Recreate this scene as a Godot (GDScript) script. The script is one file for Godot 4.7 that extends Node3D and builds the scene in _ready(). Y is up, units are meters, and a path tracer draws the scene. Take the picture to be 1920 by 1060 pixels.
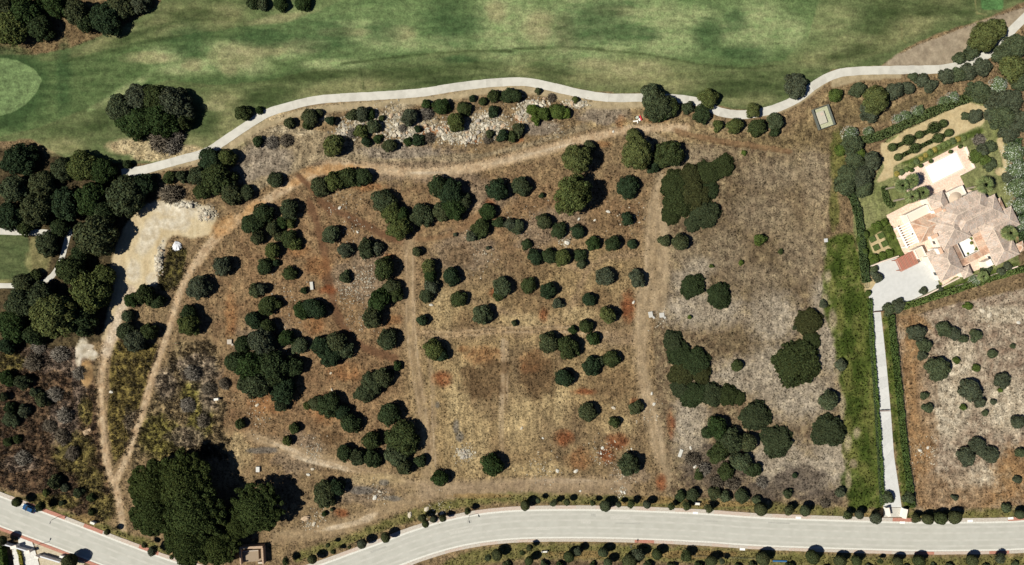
extends Node3D
# Aerial survey of scrub plots between a golf course, a villa and a road. Metres; x east, z south, y up.

const CAM_HEIGHT := 220.0
const X0 := -192.0
const Z0 := -115.0
const GW := 1536
const GH := 920
const MW := 768
const MH := 460

var rng := RandomNumberGenerator.new()
var mats := {}
var names := {}
var height := PackedFloat32Array()      # 1 m grid
var class_map := PackedByteArray()      # 0.5 m grid
var ground_px := PackedByteArray()
var ground_mat: StandardMaterial3D

const BASE := [[124,106,79],[91,76,58]]
const LAYERS := [
	[0,[126,102,75],[100,76,55],2,1.2,1.0,0.6,[["e",-61.7,1.7,31.7,31.7,0],["e",-73.3,38.3,20.0,18.3,0],["e",3.3,-21.7,38.3,13.3,0],["e",-53.3,28.3,25.0,26.7,0]]],
	[0,[128,112,94],[95,83,70],1,1.2,0.5,0.7,[["e",-45.0,-3.3,6.7,10.0,0],["e",-76.7,18.3,10.0,6.7,0],["e",-53.3,-1.7,5.0,5.0,0],["e",-38.3,-38.3,25.0,6.7,0],["e",15.0,-18.3,10.0,5.0,0],["e",-66.7,53.3,8.3,6.7,0],["e",-46.7,65.0,10.0,4.2,0],["e",-15.0,-10.0,10.0,6.7,0],["e",6.7,-15.0,6.7,5.0,0],["e",25.0,18.3,10.0,3.3,0],["e",-20.0,-33.3,10.0,2.7,0],["e",36.7,60.0,6.7,3.3,0],["e",-10.0,-26.7,10.0,5.0,0]]],
	[0,[143,124,91],[110,93,67],4,0.9,0.7,0.85,[["e",-10.0,38.3,21.7,25.0,0],["e",8.3,18.3,20.0,10.0,0],["e",-5.0,11.7,20.0,10.0,0],["e",20.0,31.7,20.0,15.0,0],["e",-10.0,58.3,21.7,10.0,0],["e",11.7,55.0,20.0,8.3,0],["e",21.7,-1.7,16.7,10.0,0],["e",-23.3,28.3,10.0,26.7,0]]],
	[0,[112,95,70],[84,70,55],4,1.2,0.5,0.6,[["e",-5.0,33.3,10.0,10.0,0],["e",6.7,26.7,10.0,8.3,0],["e",23.3,55.0,11.7,6.7,0],["e",15.0,45.0,10.0,8.3,0]]],
	[0,[143,129,105],[103,91,72],1,1.0,0.6,0.9,[["p",[[-88.3,-45.8],[-73.3,-49.2],[-53.3,-46.7],[-33.3,-40.8],[-10.0,-40.0],[6.7,-44.2],[23.3,-50.0],[40.0,-52.5],[76.7,-49.2],[90.0,-45.8],[73.3,-38.3],[48.3,-38.3],[28.3,-49.2],[0.0,-40.8],[-16.7,-37.5],[-43.3,-37.5],[-60.0,-38.3],[-80.0,-28.3],[-88.3,-33.3]]]]],
	[0,[136,119,88],[100,83,61],1,1.0,0.6,0.8,[["p",[[20.0,-56.7],[40.0,-58.3],[55.0,-52.5],[63.3,-48.3],[86.7,-47.5],[96.7,-60.0],[110.0,-62.5],[123.3,-55.0],[106.7,-45.0],[99.2,-38.3],[56.7,-40.8],[40.0,-49.2],[23.3,-48.3]]]]],
	[0,[109,95,68],[80,69,51],1,1.1,0.5,0.8,[["e",97.5,-45.0,10.0,6.7,0],["e",103.3,-53.3,6.7,4.2,0],["e",80.0,-43.3,10.0,3.3,0],["e",123.3,-55.0,11.7,2.0,-26.0]]],
	[0,[128,119,108],[100,91,82],1,1.2,0.5,0.7,[["e",28.3,-52.5,8.3,3.0,0],["e",8.3,-48.3,6.7,2.3,0],["e",-35.0,-40.8,13.3,2.0,0],["e",65.0,-40.0,6.7,2.3,0],["e",-76.7,-38.3,8.3,5.0,0],["e",-83.3,-34.2,5.0,3.3,0]]],
	[0,[124,110,86],[84,70,55],1,0.7,0.6,0.95,[["p",[[49.2,-44.2],[100.0,-40.0],[99.2,-18.3],[97.5,5.0],[102.5,28.3],[106.7,55.0],[105.0,70.3],[48.3,67.5],[45.8,45.0],[44.2,18.3],[46.7,-13.3]]]]],
	[0,[95,83,63],[69,57,44],2,1.2,0.8,0.7,[["e",75.0,-11.7,20.0,15.0,0],["e",80.0,1.7,13.3,6.7,0],["e",73.3,18.3,12.5,4.7,0],["e",86.7,-33.3,10.0,6.7,0],["e",73.3,-25.0,8.3,10.0,0],["e",63.3,-8.3,8.3,5.0,0]]],
	[0,[152,143,129],[117,107,93],2,1.3,0.9,0.85,[["e",60.0,8.3,14.2,6.0,0],["e",81.7,10.8,8.3,8.3,0],["e",100.0,20.0,5.8,10.0,0],["e",55.8,45.0,5.7,11.7,0],["e",73.3,29.2,11.7,6.0,0],["e",90.0,35.0,11.7,8.3,0],["e",101.7,55.0,8.3,10.0,0],["e",55.0,0.0,5.7,5.0,0],["e",83.3,56.7,10.0,8.3,0],["e",93.3,60.0,8.3,6.7,0],["e",58.3,-5.0,5.0,3.3,0],["e",81.7,28.3,8.3,10.0,0],["e",97.5,5.0,4.2,6.7,0]]],
	[0,[81,72,63],[60,53,48],1,1.3,0.5,0.7,[["e",90.0,61.7,8.3,4.3,0],["e",65.0,58.3,11.7,6.7,0],["e",80.0,65.0,10.0,3.0,0],["e",96.7,66.7,6.7,2.7,0]]],
	[0,[143,129,103],[114,100,79],1,1.4,1.0,0.6,[["e",90.0,-36.7,6.7,5.0,0],["e",95.0,-21.7,3.3,8.3,0],["e",85.0,-18.3,4.0,6.7,0]]],
	[0,[138,126,106],[103,91,75],1,1.5,1.0,0.6,[["e",56.7,-38.3,8.3,4.0,0],["e",76.7,-21.7,8.3,6.7,0],["e",90.0,-8.3,6.7,8.3,0],["e",66.7,-10.0,6.7,6.7,0],["e",81.7,-33.3,10.0,5.0,0],["e",95.0,-33.3,5.0,8.3,0],["e",76.7,-1.7,10.0,4.3,0],["e",55.0,-10.0,5.0,5.0,0]]],
	[0,[147,135,118],[109,93,79],1,0.9,0.6,1,[["p",[[120.0,11.7],[140.0,6.3],[160.8,1.7],[186.7,-4.2],[186.7,72.5],[125.3,71.7],[122.8,41.7]]]]],
	[0,[171,161,143],[136,124,106],1,1.2,0.5,0.85,[["e",155.0,38.3,8.3,8.3,0],["e",140.0,28.3,5.0,13.3,0],["e",148.3,61.7,8.3,4.0,0],["e",153.3,10.0,10.0,2.7,0],["e",136.7,38.3,6.7,10.0,0]]],
	[0,[135,107,74],[107,81,55],2,1.1,0.9,0.85,[["e",125.3,28.3,3.7,18.3,0],["e",127.0,50.0,5.0,15.0,0],["e",130.8,65.8,6.7,5.8,0],["e",145.0,67.5,15.0,3.7,0],["e",157.5,60.0,6.7,8.3,0],["e",125.8,13.3,5.0,3.3,0],["e",166.7,61.7,10.0,10.0,0]]],
	[0,[143,126,105],[102,86,70],1,1.1,0.6,0.6,[["e",138.3,65.0,10.0,6.7,0],["e",130.0,31.7,3.3,15.0,0]]],
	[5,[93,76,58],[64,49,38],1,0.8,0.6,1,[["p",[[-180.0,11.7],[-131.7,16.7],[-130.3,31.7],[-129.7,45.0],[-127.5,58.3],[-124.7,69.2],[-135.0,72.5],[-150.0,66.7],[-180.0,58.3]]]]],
	[5,[124,110,98],[82,71,63],1,1.3,0.5,0.75,[["e",-141.7,23.3,10.0,5.0,0],["e",-140.0,45.0,5.0,8.3,0],["e",-135.0,31.7,2.3,8.3,0],["e",-153.3,56.7,6.7,2.7,0],["e",-150.0,18.3,8.3,3.3,0]]],
	[5,[111,101,58],[78,73,39],1,1.2,0.5,0.8,[["e",-136.7,53.3,6.7,6.7,0],["e",-131.7,61.7,4.3,5.0,0],["e",-156.7,25.0,4.0,4.0,0],["e",-133.3,40.0,2.0,5.0,0],["e",-143.3,68.3,8.3,2.3,0],["e",-128.3,70.0,4.0,5.0,0]]],
	[5,[109,97,54],[76,67,39],1,0.9,0.6,0.95,[["p",[[-124.3,18.3],[-110.7,19.2],[-115.8,38.3],[-120.8,53.3],[-124.5,56.7],[-126.2,45.0],[-125.8,28.3]]]]],
	[5,[119,105,78],[82,71,53],1,1.5,1.2,0.95,[["p",[[-104.2,18.3],[-94.2,18.3],[-91.3,25.0],[-93.3,31.7],[-89.2,38.3],[-91.3,45.0],[-87.3,50.0],[-89.2,55.3],[-105.0,53.3],[-116.7,55.0],[-118.3,61.7],[-119.2,53.3],[-113.3,38.3],[-107.5,25.0]]]]],
	[5,[111,105,53],[80,76,38],1,1.2,0.5,0.8,[["e",-97.5,43.3,4.3,6.7,0],["e",-110.0,48.3,6.7,6.7,0],["e",-100.0,35.0,3.3,5.0,0]]],
	[5,[131,119,104],[97,85,74],1,1.3,0.5,0.8,[["e",-101.7,48.3,6.7,3.0,0],["e",-98.3,26.7,6.7,5.0,0],["e",-95.0,35.0,3.3,5.7,0],["e",-108.3,31.7,3.3,5.0,0],["e",-119.2,43.3,2.3,4.0,0]]],
	[0,[152,135,103],[112,95,70],4,1.1,0.5,0.9,[["e",-84.7,53.3,3.7,5.0,0],["e",-85.8,50.0,2.7,3.3,0]]],
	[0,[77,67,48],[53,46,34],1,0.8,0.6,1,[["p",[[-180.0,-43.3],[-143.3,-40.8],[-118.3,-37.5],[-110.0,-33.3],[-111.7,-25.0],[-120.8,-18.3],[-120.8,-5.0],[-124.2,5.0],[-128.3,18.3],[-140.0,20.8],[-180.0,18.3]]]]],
	[0,[112,96,70],[81,67,48],1,1,0.6,0.9,[["p",[[-180.0,-103.3],[-110.0,-103.3],[-108.3,-87.0],[-126.7,-76.7],[-141.7,-72.3],[-150.0,-71.7],[-180.0,-75.0]]]]],
	[1,[89,96,64],[65,76,47],3,0.6,0.5,1,[["p",[[-180.0,-72.0],[-150.0,-71.0],[-138.3,-73.3],[-123.3,-79.2],[-110.0,-87.0],[-106.7,-106.7],[186.7,-106.7],[186.7,-101.7],[160.8,-88.0],[146.7,-82.0],[133.3,-78.0],[123.3,-73.3],[115.3,-67.7],[100.0,-66.7],[90.8,-58.0],[80.0,-54.0],[70.0,-54.0],[56.7,-57.3],[40.0,-59.0],[23.3,-60.0],[13.3,-62.3],[1.7,-63.3],[-20.0,-60.8],[-43.3,-58.7],[-60.0,-56.7],[-73.3,-52.7],[-85.8,-46.3],[-96.7,-40.7],[-110.0,-37.3],[-120.0,-37.0],[-140.0,-39.0],[-150.0,-44.7],[-180.0,-43.3]]]]],
	[1,[126,122,89],[93,96,64],3,1.6,1.1,0.9,[["e",-103.3,-81.7,10.0,5.0,0],["e",-90.0,-83.3,6.7,3.3,0],["e",-66.7,-81.7,15.0,4.0,-12.0],["e",-88.3,-48.3,5.0,6.7,0],["e",-90.0,-56.7,6.7,3.3,0],["e",-100.0,-43.3,8.3,3.3,0],["e",-140.0,-42.5,6.7,2.7,0],["e",-51.7,-60.8,15.0,2.7,-8.0],["e",36.7,-65.8,18.3,5.7,0],["e",50.0,-61.7,13.3,2.3,0],["e",21.7,-65.0,10.0,2.7,0],["e",106.7,-75.0,10.0,5.0,-20.0],["e",123.3,-80.0,15.0,4.0,-25.0],["e",100.0,-81.7,8.3,5.0,0],["e",-43.3,-81.7,11.7,3.3,0],["e",-126.7,-75.8,10.0,1.7,-25.0],["e",73.3,-57.5,8.3,2.3,0],["e",8.3,-67.5,10.0,3.3,0],["e",96.7,-70.0,8.3,2.7,0]]],
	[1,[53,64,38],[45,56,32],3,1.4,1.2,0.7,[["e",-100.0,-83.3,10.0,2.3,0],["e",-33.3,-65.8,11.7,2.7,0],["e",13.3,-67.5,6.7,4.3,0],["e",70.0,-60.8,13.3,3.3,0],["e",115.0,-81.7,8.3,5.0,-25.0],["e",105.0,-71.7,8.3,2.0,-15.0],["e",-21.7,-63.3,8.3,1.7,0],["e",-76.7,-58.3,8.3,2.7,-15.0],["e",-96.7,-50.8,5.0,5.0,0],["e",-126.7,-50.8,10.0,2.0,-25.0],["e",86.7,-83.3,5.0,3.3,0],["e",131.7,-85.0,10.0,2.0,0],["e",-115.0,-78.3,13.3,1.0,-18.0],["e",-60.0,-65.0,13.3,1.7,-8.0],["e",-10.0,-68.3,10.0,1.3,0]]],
	[1,[83,97,62],[59,75,45],3,0.35,0.5,1,[["p",[[-180.0,-73.0],[-150.0,-69.7],[-141.7,-69.0],[-130.0,-72.0],[-116.7,-75.3],[-90.0,-78.7],[-73.3,-82.0],[-60.0,-85.0],[-46.7,-91.7],[-33.3,-106.7],[100.0,-106.7],[95.0,-85.0],[92.5,-76.7],[85.0,-69.7],[73.3,-67.2],[58.3,-68.3],[40.0,-71.8],[28.3,-73.3],[13.3,-73.2],[0.0,-72.8],[-15.0,-73.0],[-26.7,-71.7],[-43.3,-69.5],[-60.0,-67.0],[-76.7,-63.3],[-93.3,-61.7],[-106.7,-63.3],[-118.3,-60.8],[-130.0,-55.8],[-140.0,-51.3],[-150.0,-47.7],[-180.0,-42.0]]]]],
	[1,[106,122,82],[79,98,62],3,1.2,1.4,0.8,[["e",40.0,-81.7,55.0,11.7,0],["e",-40.0,-80.0,33.3,10.0,0]]],
	[1,[138,139,103],[100,118,77],3,1.6,1.1,0.9,[["e",-1.7,-80.8,11.7,10.7,0],["e",18.3,-76.7,13.3,8.3,20.0],["e",45.0,-81.7,10.0,6.7,0],["e",76.7,-80.0,8.3,8.3,0],["e",33.3,-85.0,11.7,6.7,0],["e",48.3,-75.0,10.0,4.3,0],["e",31.7,-74.2,8.3,2.3,0],["e",-108.3,-70.8,6.7,2.7,0],["e",-93.3,-68.3,10.0,2.7,-10.0],["e",-88.3,-73.3,10.0,2.3,0],["e",-105.0,-66.7,6.7,2.0,0],["e",-66.7,-73.3,10.0,2.7,-15.0],["e",-46.7,-78.3,13.3,3.3,0],["e",-36.7,-75.0,10.0,2.3,0],["e",56.7,-83.3,8.3,3.3,0],["e",70.0,-78.3,6.7,4.0,0],["e",-81.7,-68.3,6.7,3.3,0],["e",20.0,-85.0,5.0,6.7,0],["e",-20.0,-75.0,6.7,2.7,0],["e",-121.7,-60.0,10.0,1.3,-30.0],["e",-56.7,-68.3,10.0,1.7,0],["e",86.7,-78.3,5.0,5.0,0]]],
	[1,[136,129,99],[107,109,76],3,1.7,0.9,0.85,[["e",-113.3,-70.3,8.3,1.7,0],["e",-86.7,-70.8,6.7,4.0,0],["e",-76.7,-72.5,10.0,2.0,-12.0],["e",-65.0,-74.2,6.7,2.3,0],["e",-53.3,-78.3,8.3,1.3,0],["e",-35.8,-78.0,5.0,2.3,0],["e",-93.3,-55.0,3.3,1.7,0],["e",-73.3,-82.5,8.3,1.3,-10.0],["e",38.3,-66.7,10.0,2.7,0],["e",25.0,-68.3,6.7,1.7,0],["e",16.7,-78.3,3.3,5.0,0],["e",31.7,-85.0,6.7,1.7,0],["e",-110.0,-70.0,4.0,1.3,0],["e",-100.0,-68.0,3.0,2.0,0],["e",-88.3,-67.5,2.7,2.7,0],["e",-81.7,-71.7,2.3,3.3,0],["e",8.3,-80.0,5.0,5.0,0],["e",-5.0,-85.0,3.3,3.3,0]]],
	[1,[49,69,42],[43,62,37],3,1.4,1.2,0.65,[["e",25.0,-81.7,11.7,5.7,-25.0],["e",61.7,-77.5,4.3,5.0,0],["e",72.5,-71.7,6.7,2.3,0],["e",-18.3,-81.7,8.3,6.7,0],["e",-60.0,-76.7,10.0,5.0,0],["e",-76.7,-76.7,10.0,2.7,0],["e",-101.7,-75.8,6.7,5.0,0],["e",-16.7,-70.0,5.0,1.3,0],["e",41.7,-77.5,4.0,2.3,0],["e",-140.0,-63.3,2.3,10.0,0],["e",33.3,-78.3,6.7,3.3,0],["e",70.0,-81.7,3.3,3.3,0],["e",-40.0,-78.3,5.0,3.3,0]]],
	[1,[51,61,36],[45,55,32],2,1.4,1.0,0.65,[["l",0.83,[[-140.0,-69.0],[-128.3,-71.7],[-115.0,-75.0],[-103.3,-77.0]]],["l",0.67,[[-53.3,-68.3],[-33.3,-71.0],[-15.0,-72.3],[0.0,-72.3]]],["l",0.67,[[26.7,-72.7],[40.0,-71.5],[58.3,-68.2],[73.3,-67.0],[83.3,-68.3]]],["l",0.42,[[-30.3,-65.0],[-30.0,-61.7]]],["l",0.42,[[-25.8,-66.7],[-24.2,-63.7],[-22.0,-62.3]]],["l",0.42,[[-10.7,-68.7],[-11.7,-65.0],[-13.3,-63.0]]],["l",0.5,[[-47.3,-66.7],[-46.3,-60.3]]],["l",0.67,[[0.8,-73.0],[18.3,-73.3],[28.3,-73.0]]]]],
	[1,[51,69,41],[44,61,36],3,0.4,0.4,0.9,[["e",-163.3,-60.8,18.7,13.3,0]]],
	[1,[95,112,74],[85,102,67],3,0.15,0.2,1,[["p",[[-180.0,-69.7],[-160.0,-70.3],[-155.0,-69.7],[-149.7,-67.0],[-146.7,-63.3],[-148.3,-59.7],[-151.7,-55.8],[-156.7,-53.0],[-180.0,-46.7]]]]],
	[1,[73,104,63],[66,94,56],3,0.15,0.2,1,[["p",[[147.0,-91.7],[153.8,-91.7],[153.8,-85.5],[147.0,-85.3]]]]],
	[1,[122,117,83],[99,98,64],1,0.8,0.5,0.8,[["l",0.5,[[121.7,-81.7],[122.0,-76.3],[123.3,-75.0]]],["l",0.5,[[145.0,-88.3],[145.3,-84.0],[148.3,-83.7]]]]],
	[1,[81,88,58],[60,70,44],3,0.9,0.6,1,[["p",[[-170.0,-15.7],[-155.8,-15.7],[-151.3,-14.3],[-150.0,-10.0],[-150.3,-1.7],[-155.0,0.0],[-170.0,-0.3]]]]],
	[1,[124,118,83],[99,97,64],1,1.0,0.5,0.8,[["e",-148.3,-6.7,3.7,4.0,0],["e",-149.7,-11.3,1.3,3.3,0],["e",-156.7,-0.3,6.7,0.7,0]]],
	[4,[141,129,111],[121,109,93],1,0.4,0.5,1,[["p",[[115.3,-67.5],[120.0,-71.0],[126.7,-74.3],[135.0,-77.3],[146.3,-81.7],[156.7,-85.0],[160.8,-86.3],[160.8,-81.7],[151.7,-73.3],[140.0,-67.7]]]]],
	[4,[153,139,113],[131,118,93],1,0.5,0.5,1,[["l",2.67,[[-118.3,-33.7],[-105.0,-37.3],[-95.0,-38.3],[-86.7,-43.7],[-80.0,-48.3],[-70.0,-52.0],[-58.3,-54.3],[-43.3,-55.7],[-23.3,-57.5],[-10.0,-59.7],[0.0,-60.7],[13.3,-58.7],[23.3,-55.7],[40.0,-55.7]]],["p",[[100.0,-64.2],[110.0,-65.7],[121.7,-65.8],[121.7,-63.7],[110.0,-63.3],[100.0,-60.8]]],["l",1.67,[[80.0,-52.3],[90.0,-56.7],[98.3,-63.3]]]]],
	[0,[171,155,125],[141,124,96],1,0.7,0.5,0.9,[["e",-118.3,-42.5,8.3,2.7,0],["e",-111.7,-40.0,8.3,2.3,0],["e",-101.7,-40.8,5.0,2.3,0],["e",-75.8,-52.5,5.0,1.7,0]]],
	[0,[159,148,127],[119,107,86],1,1.3,0.8,0.8,[["e",-71.7,-47.7,4.3,1.5,-10.0],["e",-65.0,-47.0,3.3,1.2,0],["e",-58.3,-51.3,2.3,1.3,0],["e",-45.0,-49.7,5.7,3.3,0],["e",-36.7,-50.3,6.7,4.0,0],["e",-28.3,-48.3,6.7,4.3,0],["e",-16.7,-46.7,7.3,3.0,0],["e",-8.3,-49.2,6.7,4.0,0],["e",3.3,-52.5,2.3,3.3,0],["e",20.0,-55.8,3.3,1.0,0],["e",-35.8,-55.0,4.0,1.3,0]]],
	[0,[143,95,60],[114,74,49],1,1.2,0.5,0.7,[["e",-26.7,-46.7,3.3,1.7,0],["e",-13.3,-44.7,3.3,1.3,0],["e",2.5,-50.8,1.3,1.3,0],["e",1.7,-44.7,2.3,1.0,0],["e",-21.7,-47.5,2.3,1.3,0]]],
	[2,[164,146,121],[141,119,94],1,0.5,0.5,1,[["l",2.33,[[-121.7,78.8],[-122.3,72.5],[-123.8,64.2],[-125.7,60.0],[-127.3,53.3],[-128.3,43.3],[-128.7,31.7],[-127.3,21.7],[-125.3,15.0]]],["l",2.17,[[-123.8,61.7],[-120.3,54.3],[-116.3,42.5],[-112.5,29.2],[-109.2,20.0],[-106.3,10.8],[-103.7,2.5],[-99.7,-5.0],[-95.8,-11.3]]],["l",3.0,[[-98.3,-6.7],[-94.2,-12.5],[-88.3,-18.0],[-80.0,-23.7],[-71.7,-28.8],[-64.2,-33.3],[-55.8,-36.3]]],["l",3.17,[[-57.5,-36.7],[-43.3,-35.7],[-30.0,-34.3],[-15.0,-35.5],[0.0,-38.7],[15.0,-42.7],[26.7,-45.7]]],["l",2.5,[[25.0,-45.3],[33.3,-47.3],[43.3,-48.3],[54.2,-48.3]]]]],
	[2,[123,104,80],[96,79,60],1,0.6,0.5,0.8,[["l",0.58,[[-124.5,60.0],[-121.2,52.7],[-117.0,40.8],[-113.2,27.8],[-109.8,18.7],[-107.0,10.0]]],["l",0.5,[[-128.3,55.0],[-129.0,45.0],[-129.3,31.7],[-128.3,23.3]]]]],
	[4,[176,163,136],[158,141,111],4,0.6,0.7,1,[["p",[[-120.7,-18.3],[-117.0,-23.0],[-110.3,-25.7],[-103.3,-26.0],[-95.8,-24.2],[-92.0,-20.8],[-94.2,-15.0],[-100.0,-13.7],[-105.8,-15.0],[-108.0,-12.5],[-110.7,-5.0],[-112.5,0.8],[-119.2,5.0],[-122.3,11.7],[-125.8,18.3],[-128.3,18.3],[-126.7,10.0],[-124.7,1.7],[-125.8,-4.2],[-124.7,-10.0]]]]],
	[2,[171,158,140],[151,134,114],1,0.5,0.6,1,[["l",3.33,[[-126.7,21.7],[-124.3,14.2],[-121.3,6.7],[-119.2,2.5]]]]],
	[2,[156,123,85],[133,101,67],1,1.2,1.0,0.8,[["e",-90.0,-17.5,4.3,2.3,-40.0],["e",-81.7,-23.0,5.0,1.3,-35.0],["e",-66.7,-32.0,4.3,1.2,-30.0],["e",-53.3,-35.7,8.3,1.2,0],["e",-60.0,-35.0,5.0,1.3,0]]],
	[4,[188,181,166],[156,144,123],1,1.5,0.6,0.95,[["e",-113.3,-15.0,2.7,6.7,25.0],["e",-118.3,-3.3,2.3,4.0,0],["e",-105.0,-22.5,8.3,2.3,10.0],["e",-101.7,-23.7,5.7,1.7,20.0],["e",-95.8,-21.7,3.3,2.7,0],["e",-106.7,-18.3,6.7,2.0,0],["e",-103.0,-20.3,2.3,4.3,0],["e",-110.0,-8.3,1.3,5.7,15.0],["e",-112.5,-0.8,2.0,2.3,0],["e",-134.2,20.8,1.7,3.7,0],["e",-131.7,22.5,2.3,1.7,0],["e",-105.3,-1.7,0.8,1.2,0]]],
	[4,[161,134,96],[134,106,73],1,0.5,0.4,1,[["e",-132.8,28.3,2.2,4.3,0]]],
	[4,[188,181,168],[156,146,129],1,0.9,0.5,0.9,[["e",-135.3,23.0,1.2,3.3,0],["e",-132.5,20.0,2.0,0.8,0],["e",-131.3,22.0,1.7,1.0,0]]],
	[5,[86,80,44],[56,51,31],1,1.0,0.5,0.95,[["p",[[-105.7,-12.5],[-101.3,-10.0],[-103.3,-1.7],[-105.8,2.5],[-110.0,2.5],[-110.3,-1.7],[-108.0,-8.3]]]]],
	[2,[123,99,73],[98,76,56],4,0.8,0.5,0.85,[["l",1.5,[[51.7,-47.3],[63.3,-44.7],[76.7,-42.7],[86.7,-41.0]]],["l",1.67,[[-43.3,-15.0],[-33.3,-13.7],[-21.7,-14.2],[-13.3,-18.3],[-10.0,-21.7]]]]],
	[2,[96,76,55],[79,61,44],4,0.6,0.5,0.85,[["l",0.5,[[51.7,-46.3],[63.3,-43.7],[76.7,-41.8],[86.7,-40.3]]]]],
	[2,[98,73,55],[79,58,42],2,0.8,0.5,0.9,[["l",2.5,[[-63.3,-25.0],[-60.0,-15.0],[-58.0,-5.0],[-56.3,5.0],[-52.5,14.2],[-46.7,20.0],[-36.7,23.7]]],["l",2.33,[[-60.0,-25.0],[-50.0,-20.0],[-40.0,-15.0],[-33.3,-12.5]]],["l",1.67,[[-66.7,-33.3],[-61.7,-28.3],[-56.7,-21.7]]]]],
	[2,[141,123,97],[114,97,76],4,1.5,1.1,0.85,[["l",4.0,[[-32.3,-12.5],[-32.0,1.7],[-32.0,15.0],[-30.0,28.3],[-27.5,43.3],[-25.7,55.0],[-27.3,64.2]]],["l",1.33,[[-26.7,18.3],[-25.0,31.7],[-24.0,45.0]]]]],
	[2,[133,113,89],[111,93,73],3,1.6,1.1,0.75,[["l",3.67,[[-29.2,16.0],[-16.7,16.0],[0.0,14.7],[16.7,14.7],[30.0,16.3],[40.0,18.3]]],["l",2.0,[[-12.5,5.8],[0.0,10.0],[13.3,11.7],[19.2,6.7],[22.5,-1.7],[28.3,-7.5],[40.8,-8.7]]],["l",2.0,[[8.3,-11.3],[16.7,-5.0],[26.7,-5.8]]]]],
	[2,[151,134,110],[119,103,81],4,1.3,1.0,0.95,[["l",2.67,[[46.7,-33.3],[44.7,-26.7]]],["l",4.5,[[44.3,-24.2],[43.7,-16.7],[43.0,-5.0],[40.8,5.0],[40.5,15.0],[40.7,26.7],[42.3,36.7],[44.7,46.7],[46.7,55.0]]],["l",5.0,[[46.3,-21.7],[46.7,-5.0],[45.3,6.7]]],["l",2.67,[[46.7,53.3],[48.3,60.0],[47.5,63.3]]]]],
	[2,[141,124,99],[119,101,78],3,1.3,1.0,0.9,[["l",3.33,[[-81.7,48.0],[-73.3,51.0],[-60.0,55.3],[-46.7,58.7],[-33.3,62.5],[-26.7,64.0],[-16.7,63.7],[0.0,62.7],[16.7,62.3],[31.7,62.7]]],["l",4.33,[[-73.3,79.7],[-60.0,77.5],[-50.0,75.3],[-40.0,71.0],[-28.3,66.7]]],["l",1.67,[[-56.7,55.0],[-66.7,52.0],[-80.0,48.7]]]]],
	[2,[154,138,114],[129,111,89],4,0.6,0.4,0.95,[["l",1.67,[[-2.7,18.3],[-3.0,31.7],[-3.3,45.0],[-3.0,55.3]]],["l",0.5,[[-1.3,18.3],[-1.3,28.3],[-1.7,38.3]]],["l",0.5,[[-25.3,35.0],[-24.7,46.7],[-23.7,58.3]]],["l",0.5,[[-30.3,5.0],[-30.3,15.0],[-29.0,26.7]]]]],
	[2,[169,156,137],[146,129,106],3,1.0,0.5,0.9,[["e",-60.0,56.3,10.0,1.0,14.0],["e",-70.0,52.0,5.0,0.8,20.0],["e",-51.7,75.8,8.3,0.8,-12.0],["e",16.7,62.0,10.0,0.7,0],["e",-45.0,73.3,3.3,0.8,-20.0],["e",0.0,-38.7,8.3,0.7,-14.0],["e",13.3,-42.0,6.7,0.5,-14.0],["e",-26.7,-34.3,6.7,0.5,0]]],
	[2,[156,138,114],[131,113,90],4,1.0,0.6,0.8,[["l",0.42,[[42.7,-16.7],[41.8,-5.0],[39.8,5.0],[39.5,15.0],[39.7,26.7],[41.3,36.7],[43.7,46.7],[45.7,55.0]]],["l",0.42,[[45.0,-16.7],[44.2,-5.0],[41.8,5.0],[41.5,15.0],[41.7,26.7],[43.3,36.7],[45.7,46.7],[47.7,55.0]]],["l",0.37,[[-33.0,-10.0],[-32.8,1.7],[-32.8,15.0],[-31.0,28.3],[-28.5,43.3],[-26.7,55.0]]],["l",0.37,[[-31.2,-10.0],[-31.0,1.7],[-31.0,15.0],[-29.0,28.3],[-26.5,43.3],[-24.7,55.0]]],["l",0.37,[[-28.3,15.3],[-16.7,15.3],[0.0,14.0],[16.7,14.0],[30.0,15.5]]],["l",0.37,[[-28.3,16.8],[-16.7,16.8],[0.0,15.5],[16.7,15.5],[30.0,17.2]]],["l",0.42,[[-80.0,47.7],[-66.7,52.5],[-51.7,57.0],[-36.7,61.3],[-26.7,63.3]]],["l",0.42,[[-80.8,48.7],[-67.3,53.7],[-52.3,58.2],[-37.3,62.5]]],["l",0.42,[[-43.3,-36.3],[-30.0,-35.0],[-15.0,-36.2],[0.0,-39.3],[15.0,-43.3],[26.7,-46.3]]],["l",0.42,[[-43.3,-34.8],[-30.0,-33.5],[-15.0,-34.7],[0.0,-37.8],[15.0,-41.8],[26.7,-44.7]]]]],
	[0,[103,84,61],[81,65,48],2,1.3,0.9,0.6,[["e",-45.0,31.7,6.7,5.0,0],["e",-16.7,11.7,6.7,2.7,0],["e",6.7,5.0,8.3,5.0,0],["e",26.7,5.0,5.0,3.3,0],["e",31.7,31.7,8.3,5.0,0],["e",0.0,51.7,10.0,5.0,0],["e",6.7,-3.3,6.7,3.3,0],["e",-16.7,-8.3,5.0,3.3,0],["e",28.3,-18.3,6.7,2.7,0]]],
	[0,[155,138,105],[129,112,82],4,1.2,0.9,0.7,[["e",-13.3,50.0,6.7,10.0,0],["e",3.3,45.0,6.7,10.0,0],["e",-16.7,35.0,3.3,10.0,0],["e",13.3,38.3,5.0,6.7,0],["e",-6.7,28.3,3.3,5.0,0],["e",6.7,58.3,10.0,2.3,0],["e",-43.3,61.7,8.3,2.0,0],["e",20.0,10.0,6.7,2.3,0],["e",5.0,11.7,8.3,2.0,0],["e",-21.7,8.3,5.0,6.7,0],["e",33.3,45.0,5.0,3.3,0]]],
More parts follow.
